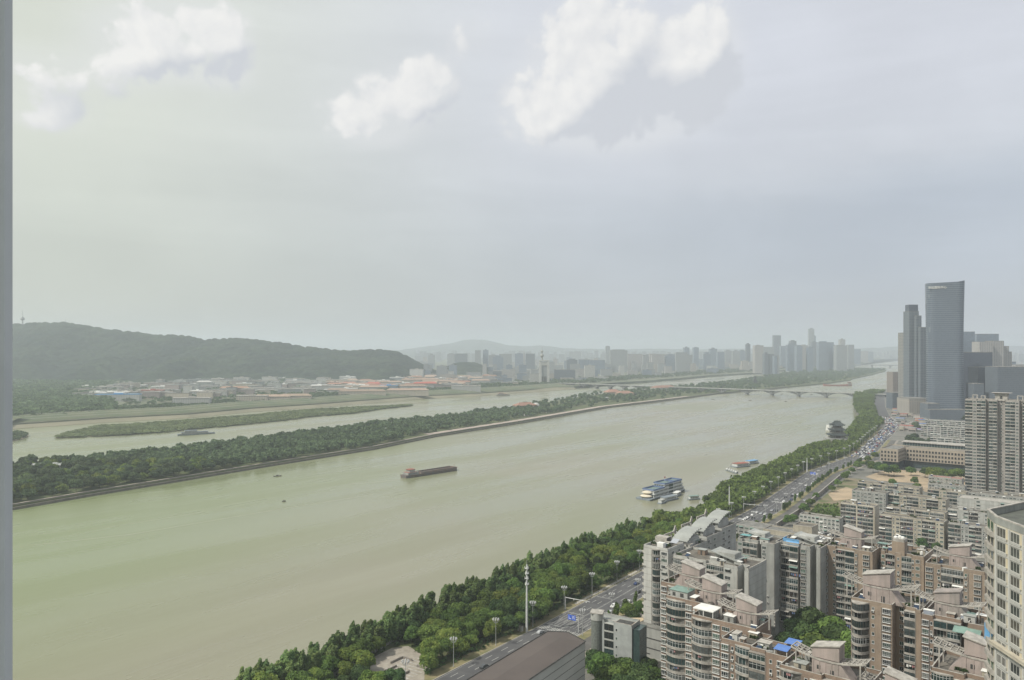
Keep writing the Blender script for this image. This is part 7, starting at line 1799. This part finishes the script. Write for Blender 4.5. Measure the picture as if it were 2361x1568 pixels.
t = thing('pagoda', 'dark many-eaved pagoda on the island behind the arch bridge', 'pagoda', (*G((2600+993/2.361)/4, (1280+600/2.361)/4, 0), 0))
for k in range(5):
    w = 22-k*4; mb = MB(); z = k*6.5-4; mb.box(-w*.35, w*.35, -w*.35, w*.35, z, z+4, 1); W2 = w*.62; mb.add([(-W2, -W2, z+4.003), (W2, -W2, z+4.003), (W2, W2, z+4.003), (-W2, W2, z+4.003), (-w*.25, -w*.25, z+6.4), (w*.25, -w*.25, z+6.4), (w*.25, w*.25, z+6.4), (-w*.25, w*.25, z+6.4)], [(0, 1, 5, 4), (1, 2, 6, 5), (2, 3, 7, 6), (3, 0, 4, 7), (4, 5, 6, 7), (3, 2, 1, 0)], 0); build(mb, 'tier', [M_TILE, M_WOOD], t)
# reeds
rr = random.Random(2)
def fill(poly, n, z):
    xs = [p[0] for p in poly]; ys = [p[1] for p in poly]; o = []
    while len(o) < n:
        x, y = rr.uniform(min(xs), max(xs)), rr.uniform(min(ys), max(ys))
        if pip(poly, x, y) and -60 < 512+x/y*F: o.append((x, y, z))
    return o
def shrink(poly, k):
    c = Vector((sum(p[0] for p in poly)/len(poly), sum(p[1] for p in poly)/len(poly))); return [tuple(c+(Vector(p)-c)*k) for p in poly]
low_wood('reed_bed', fill([D(*q, ZW+1) for q in BAR], 4200, ZW+.6), 6, 3.2, M_REED, 40, 3.0, 3, 'low bright green reed and willow bed on the long sandbar')
low_wood('reed_bed', fill(bar2, 260, ZW+.6), 4, 5, L_ISL, 60, 2.4, 4, 'dark green scrub on the small bar at the left edge')

# ================================================================== far bank: trees, campus, city
rf = random.Random(6)
def band(n, ya, yb, x0, x1, z=1.0):
    o = []
    for i in range(n):
        x = rf.uniform(x0, x1); y = np.interp(x, ya[0], ya[1])+rf.random()**.9*(np.interp(x, yb[0], yb[1])-np.interp(x, ya[0], ya[1])); X, Y_ = D(x, y, z)
        if pip(FSH+[(16000, 28000), (-22500, 28000)], X, Y_): o.append((X, Y_, z))
    return o
shore_y = ([0, 244, 576, 861, 1095, 1322, 1556, 1743, 1850, 1990], [972, 957, 933, 912, 899, 886, 869, 857, 849, 843])
back_y = ([0, 200, 420, 700, 960, 1300, 1700, 1990], [915, 890, 905, 885, 868, 850, 843, 836])
low_wood('far_bank_wood', band(3300, shore_y, ([q for q in shore_y[0]], [v-9 for v in shore_y[1]]), 20, 2000), 10, 9, L_ISL, 34, 5, 11, 'belt of trees along the far bank embankment')
low_wood('far_bank_wood', band(2600, ([0, 180, 420, 560, 2000], [968, 950, 930, 920, 862]), ([0, 200, 420, 1000, 2000], [900, 872, 872, 862, 838]), 20, 1350)[:1200], 9, 8, L_ISL, 34, 5, 12, 'scattered trees between the campus houses under the wooded hill')
low_wood('far_bank_wood', band(1500, ([0, 230], [972, 955]), ([0, 230], [880, 885]), 20, 260), 11, 14, L_ISL, 34, 6, 13, 'dense trees at the foot of the wooded hill, left edge')
FWH = facade_mat('campus_white', (.44, .44, .42), (.16, .17, .17), 3.6, 4.0, .7, .45, .45); FCR = facade_mat('campus_cream', (.47, .42, .34), (.17, .16, .15), 3.6, 4.0, .7, .45, .45)
FGR = facade_mat('city_grey', (.27, .285, .29), (.14, .155, .16), 3.3, 4.5, .7, .35, .4); FBE = facade_mat('city_beige', (.36, .33, .29), (.15, .15, .145), 3.3, 4.0, .7, .4, .4); FPK = facade_mat('city_pink', (.36, .29, .27), (.14, .14, .14), 3.3, 4.2, .7, .35, .4)
def campus(dx, dy, w, h, m, rm, label, d=18, hip=False, group=None, rz=None):
    x, y = D(dx, dy, 1); t = thing('building', label, 'building', (x, y, 1), rf.uniform(-.25, .35) if rz is None else rz, group); mb = MB(); mb.box(-w/2, w/2, 0, d, 0, h); build(mb, 'wall', m, t)
    if hip:
        W2, a_, b_ = w/2+1, -1, d+1; c_ = (a_+b_)/2; k = max(0, W2-(b_-a_)/2); mb = MB(); mb.add([(-W2, a_, h+.01), (W2, a_, h+.01), (W2, b_, h+.01), (-W2, b_, h+.01), (-k, c_, h+5), (k+.01, c_, h+5)], [(0, 1, 5, 4), (1, 2, 5), (2, 3, 4, 5), (3, 0, 4), (3, 2, 1, 0)]); build(mb, 'roof', rm, t)
    else: mb = MB(); mb.box(-w/2-.5, w/2+.5, -.5, d+.5, h+.01, h+1.2); mb.box(-w*.1, w*.1, d*.3, d*.7, h+1.21, h+4); build(mb, 'roof', rm, t)
    return t
for (dx, dy, w, h, m, rm, lab, hp) in [(270, 926, 110, 18, FWH, M_SKYB, 'long white campus building with a blue-white roof, left of the far bank town', 0), (440, 938, 85, 20, FWH, M_COP, 'white L-shaped campus block near the embankment, left half', 0), (580, 931, 75, 19, FCR, M_COP, 'cream block at the left end of the waterfront row', 0),
      (625, 929, 90, 16, FCR, M_ORG2, 'cream block with a pale orange roof in the waterfront row', 1), (680, 927, 80, 16, FCR, M_ORG2, 'cream hipped block right of the pale orange one', 1), (215, 930, 30, 9, FWH, mat('yellow_roof', (.5, .46, .25)), 'small yellow roofed house at the foot of the hill', 0), (480, 916, 100, 16, FWH, M_COP, 'white flat-roofed hall with columns behind the waterfront', 0),
      (540, 905, 90, 14, FPK, M_ORG, 'red-roofed pink block behind the white hall', 1), (350, 915, 60, 18, FPK, M_REDS, 'brick red block among trees near the long white one', 0), (470, 896, 50, 22, FWH, M_WHITE, 'white domed campus hall under the hill', 1), (300, 897, 60, 20, FCR, M_COP, 'cream block at the foot of the wooded hill', 0), (690, 893, 110, 16, FWH, M_COP, 'white terrace under the hill slope', 0),
      (750, 903, 120, 17, FWH, M_COP, 'long white terrace behind the orange roofs', 0), (600, 906, 100, 14, FWH, M_COP, 'white terrace left of the orange roofs', 0), (835, 916, 130, 17, FCR, M_ORG2, 'long orange roofed terrace along the waterfront', 1), (940, 913, 120, 17, FCR, M_ORG2, 'second long orange roofed terrace along the waterfront', 1),
      (895, 902, 60, 18, FBL, M_SKYB, 'blue shed roof in the middle of the orange roofs', 0), (860, 897, 50, 18, FCR, M_REDS, 'bright red roof behind the blue shed', 1), (980, 898, 80, 20, FCR, M_REDS, 'red tiled roof right of the blue shed', 1), (960, 876, 60, 45, FWH, M_COP, 'pale tower block at the end of the wooded hill', 0), (1075, 905, 90, 20, FWH, M_COP, 'white waterfront block left of the gate tower', 0)]:
    campus(dx, dy, w, h, m, rm, lab, hip=bool(hp), rz=.1 if w > 70 else None)
n = 0
for i in range(62):
    dx = rf.uniform(760, 1150); dy = np.interp(dx, [760, 1150], [915, 890])-rf.uniform(0, 26)
    campus(dx, dy, rf.uniform(40, 95), rf.uniform(10, 18), rf.choice([FCR, FCR, FWH]), rf.choice([M_ORG2, M_ORG, M_ORG2]), f'low house with orange tiled roof on the far bank, {ordinal(1+int((dx-700)/40))} stretch of that quarter', d=14, hip=True, group='orange roofed houses of the far bank', rz=rf.uniform(-.1, .15))
for i in range(230):
    dx = rf.uniform(190, 1180); dy = np.interp(dx, [190, 500, 1180], [928, 922, 893])-rf.random()**.8*np.interp(dx, [190, 500, 1180], [30, 44, 22])
    cm_, cn = rf.choice([(FWH, 'white'), (FWH, 'white'), (FCR, 'cream'), (FPK, 'pinkish'), (FGR, 'grey')])
    campus(dx, dy, rf.uniform(25, 80), rf.uniform(9, 19), cm_, rf.choice([M_COP, M_SLABR, M_WSH, M_ROOFG]), f'low {cn} flat-roofed block on the far bank campus, {ordinal(1+int((dx-180)/45))} stretch from left', group='campus blocks of the far bank', rz=rf.uniform(-.1, .2))
# white gate-like tower with antenna
Yt = 2950.0; Xt = (544.2-512)/F*Yt; Ht = Zat(361, Yt)
gtw = thing('gate_tower', 'white twin-shaft tower with a dark middle, top beam and onion-shaped antenna', 'tower', (Xt, Yt, 0), 0); w = 38
mb = MB(); mb.box(-w/2, -w/2+9, -12, 12, 0, Ht); mb.box(w/2-9, w/2, -12, 12, 0, Ht); mb.box(-w/2+9.01, w/2-9.01, -11, 11, Ht-16, Ht-3); mb.box(-w/2-1, w/2+1, -13, 13, Ht+.01, Ht+3); build(mb, 'shaft', M_WHITE, gtw)
mb = MB(); mb.box(-w/2+9.02, w/2-9.02, -9, 9, 14, Ht-16.01); build(mb, 'curtain_wall', FGR, gtw)
for i in range(3): mb = MB(); mb.box(-8+i*6, -4.5+i*6, -12, -9.01, 14.01, 32); build(mb, 'entrance_bay', M_DARKW, gtw)
mb = MB(); mb.tube((-8, 0, Ht+3), (-8, 0, Ht+14), 3, n=10); mb.ball((-8, 0, Ht+20), 7, n=12, k=8); mb.tube((-8, 0, Ht+26), (-8, 0, Ht+32), 2, n=8); mb.ball((-8, 0, Ht+36), 5, n=10, k=6); mb.tube((-8, 0, Ht+40), (-8, 0, Ht+52), .8, .3, n=6); build(mb, 'antenna', M_GREYW, gtw)
px_box('low annex left of the white gate tower', 530, 540, 374, 2990, FWH, depth=30, name='annex', cat='building')
# city of the far bank: listed towers, then filler in rows by distance
def cz4(x): return (2600+x/2.361)/4
def cy4(y): return (1280+y/2.361)/4
LST = [(325, 373, 262, 5200), (413, 461, 260, 5300), (568, 635, 273, 5200), (247, 352, 308, 4300), (912, 948, 229, 5000), (992, 1072, 241, 4300), (1172, 1237, 146, 6000), (1083, 1120, 320, 4100), (1128, 1172, 322, 4100), (1175, 1200, 338, 3950), (1205, 1222, 338, 3950), (1330, 1383, 198, 5500), (1298, 1388, 235, 4600),
       (1502, 1553, 85, 6200), (1550, 1567, 150, 6200), (1388, 1440, 246, 4500), (1430, 1490, 240, 4800), (1495, 1540, 262, 4500), (1530, 1580, 210, 5600), (1596, 1690, 212, 4700), (1686, 1736, 211, 4750), (1740, 1757, 240, 4900), (1762, 1862, 242, 4600), (1797, 1845, 185, 5400), (1873, 1928, 235, 4900), (1928, 1990, 276, 6000),
       (1075, 1170, 255, 5200), (1238, 1300, 246, 5300), (712, 770, 290, 5400), (780, 850, 296, 5300), (850, 905, 290, 5500), (640, 705, 303, 4800), (520, 560, 306, 4700), (0, 60, 320, 4600), (60, 130, 330, 4500), (150, 230, 335, 4500), (1990, 2060, 296, 7000), (2060, 2110, 300, 7500)]
L3 = [(472, 525, 288, 4700), (547, 598, 285, 4750), (850, 928, 318, 4900), (930, 945, 313, 5000), (950, 1038, 319, 4900), (1707, 1747, 250, 5600), (1752, 1912, 288, 4400), (1915, 2050, 322, 4600), (700, 820, 322, 4800), (600, 690, 335, 4500), (210, 280, 322, 5400), (285, 400, 318, 5400), (1340, 1440, 378, 4100), (1450, 1560, 375, 4200), (1560, 1700, 380, 4100), (2060, 2160, 330, 4700), (2170, 2280, 322, 4900), (2280, 2361, 326, 4900), (870, 960, 505, 3300), (640, 720, 485, 3400), (720, 850, 470, 3500), (1220, 1420, 470, 3300), (30, 90, 330, 5400), (640, 740, 350, 4300), (1000, 1070, 470, 3400)]
allT = [(cz4(a), cz4(b), cy4(y), Yd) for (a, b, y, Yd) in LST]+[((1700+a/2.361)/4, (1700+b/2.361)/4, (1280+y/2.361)/4, Yd) for (a, b, y, Yd) in L3]
allT.sort()
for i, (a, b, y, Yd) in enumerate(allT):
    m_ = rf.choice([FGR, FBL, FBL, FD2, FGR, FP]); hgt = 'tall' if y < 342 else 'middling' if y < 356 else 'low'
    px_box(f'{hgt} hazy tower block of the far city, {ordinal(i+1)} from the left in the skyline', a, b, y, Yd, m_, depth=rf.uniform(20, 45), name='city_tower', cat='tower block', group='far city skyline', top=(rf.uniform(.3, .7), rf.uniform(3, 8)) if rf.random() < .6 else None)
k = 0
while k < 290:
    dx = rf.uniform(960, 2010); base = np.interp(dx, [960, 1100, 1322, 1556, 1743, 1990], [868, 893, 882, 866, 856, 842]); f = rf.random(); yb = 352+(base*S-352)*(1-f*.9)
    if yb < 356: continue
    Yd = (CAMZ-1)*F/(yb-HZ)
    if Yd > 7000: continue
    X = (dx*S-512)/F*Yd
    if not pip(FSH+[(16000, 28000), (-22500, 28000)], X, Yd-40): continue
    if dx < 1150 and Yd > 3900 and dx < 1130 and 990 < dx: continue
    hh = rf.uniform(14, 30) if Yd < 3400 else rf.uniform(22, 100)**1.0*(1 if rf.random() < .6 else .55)
    if dx < 1500: hh = min(hh, 60)
    if rf.random() < .5: hh *= .55
    w = rf.uniform(22, 70) if hh < 35 else rf.uniform(18, 48); a = dx*S-w/2/Yd*F; b = dx*S+w/2/Yd*F; k += 1
    cm_, cn = rf.choice([(FGR, 'grey'), (FGR, 'grey'), (FBL, 'blue-grey'), (FBE, 'beige'), (FP, 'pale'), (FWH, 'white')])
    px_box(f'hazy {cn} {"high" if hh > 45 else "low"} block of the far city, {"front" if Yd < 3300 else "middle" if Yd < 4600 else "rear"} rows, {ordinal(1+int((dx-940)/70))} stretch', a, b, 0, Yd, cm_, depth=rf.uniform(12, 30), name='city_block', cat='building', group='mid-rise blocks of the far city', zabs=hh, top=(.3, 3) if rf.random() < .5 else None)
# distant blocks beyond: one mass near the horizon
mb = MB()
for i in range(700):
    Yd = rf.uniform(7200, 12000); X = rf.uniform(-.12, .66)*Yd
    if not (pip(FSH+[(16000, 28000), (-22500, 28000)], X, Yd-30) or X > .58*Yd): continue
    w, h = rf.uniform(25, 70), rf.uniform(25, 110); mb.box(X-w/2, X+w/2, Yd, Yd+30, 0, h)
build(mb, 'horizon_city', FGR, kind='stuff', label='dense far-off city blocks fading into the haze at the horizon', category='city')
# TV tower and masts on the hill
Yr = 3950; X = (22.6-512)/F*Yr; zb = Zat(326.5, Yr)
tv = thing('tv_tower', 'slender television tower with a disc pod on the wooded ridge at the left', 'tower', (X, Yr, zb-15)); hT = Zat(309.8, Yr)-zb+15
mb = MB(); mb.tube((0, 0, 0), (0, 0, hT*.62), 4.2, 2.6, 10); build(mb, 'shaft', M_GREYL, tv); mb = MB(); mb.tube((0, 0, hT*.46), (0, 0, hT*.53), 3.2, 11, 16); mb.tube((0, 0, hT*.53), (0, 0, hT*.58), 11, 9, 16); mb.tube((0, 0, hT*.58), (0, 0, hT*.64), 6, 4, 12); build(mb, 'pod', M_GREYW, tv); mb = MB(); mb.tube((0, 0, hT*.62), (0, 0, hT), 1.5, .4, 6); build(mb, 'spire', M_GREYW, tv)
for i, (dx, dy, h) in enumerate([(154*1.0, 745, 26), (200, 755, 14), (155, 747, 18)]):
    pxx = [90/1.0, 155, 260][i]*1024/2361*1.0; Yk = 3950; xx = (([618, 365, 820][i]/2.361/4)-512)/F*Yk; zz = Zat((1200+[228, 232, 275][i]/2.361)/4, Yk)
    t = thing('radio_mast', ['thin radio mast above the highest hump of the ridge', 'thin radio mast between television tower and ridge top', 'stubby radio mast on the right slope of the ridge'][i], 'mast', (xx, Yk, zz-8)); mb = MB(); mb.tube((0, 0, 0), (0, 0, 8+[26, 16, 9][i]), 1.0, .4, 6); build(mb, 'pole', M_GREYW, t)

# ================================================================== window post beside the camera
x1_ = (12.6-512)/F*.640; fr = thing('window_post', 'blurred grey metal window post with dark screw heads along the left edge', 'window frame', (x1_, .62, CAMZ))
mb = MB(); mb.box(-.12, 0, .01, .02, -.6, .6); mb.box(-.12, -.0145, 0, .0095, -.6, .6); build(mb, 'profile', mat('post_metal', (.52, .55, .56), (.47, .50, .51), scale=8, rough=.6), fr)
sm = MB(); sm.tube((0, -.001, 0), (0, -.006, 0), .0036, n=12); sm = sm.mesh('screw', M_DARKW)
for y in (25, 458, 643): link('screw', sm, fr, (-.0200, .0, -(y-HZ)/F*.61))
mb = MB(); mb.box(-.12, -.0145, -.0012, -.0002, -.001, .0); build(mb, 'joint', M_DARKW, fr, (0, 0, -(548-HZ)/F*.61))

# wakes on the water
M_WAKE = mat('wake_water', (.34, .325, .24), (.27, .26, .185), scale=.12, rough=.5)
def wake(pts, w, name='wake'):
    mb = MB()
    for (a, b) in zip(pts, pts[1:]):
        a = Vector(a); b = Vector(b); n_ = (b-a).normalized(); n_ = Vector((-n_.y, n_.x))*w/2; mb.quad((a.x-n_.x, a.y-n_.y, ZW+.015), (b.x-n_.x, b.y-n_.y, ZW+.015), (b.x+n_.x, b.y+n_.y, ZW+.015), (a.x+n_.x, a.y+n_.y, ZW+.015))
    build(mb, name, M_WAKE, kind='structure')
wake([D(928, 1105, ZW), D(880, 1110, ZW), D(800, 1117, ZW)], .9); wake([D(1058, 1082, ZW), D(1085, 1082, ZW)], .8)
wake([D(438, 1001, ZW), D(420, 1003, ZW), D(405, 1003, ZW)], 7)
wake([D(30, 1262, ZW), D(300, 1232, ZW), D(620, 1178, ZW), D(860, 1140, ZW)], .7); wake([D(30, 1238, ZW), D(260, 1214, ZW), D(520, 1172, ZW)], .5)
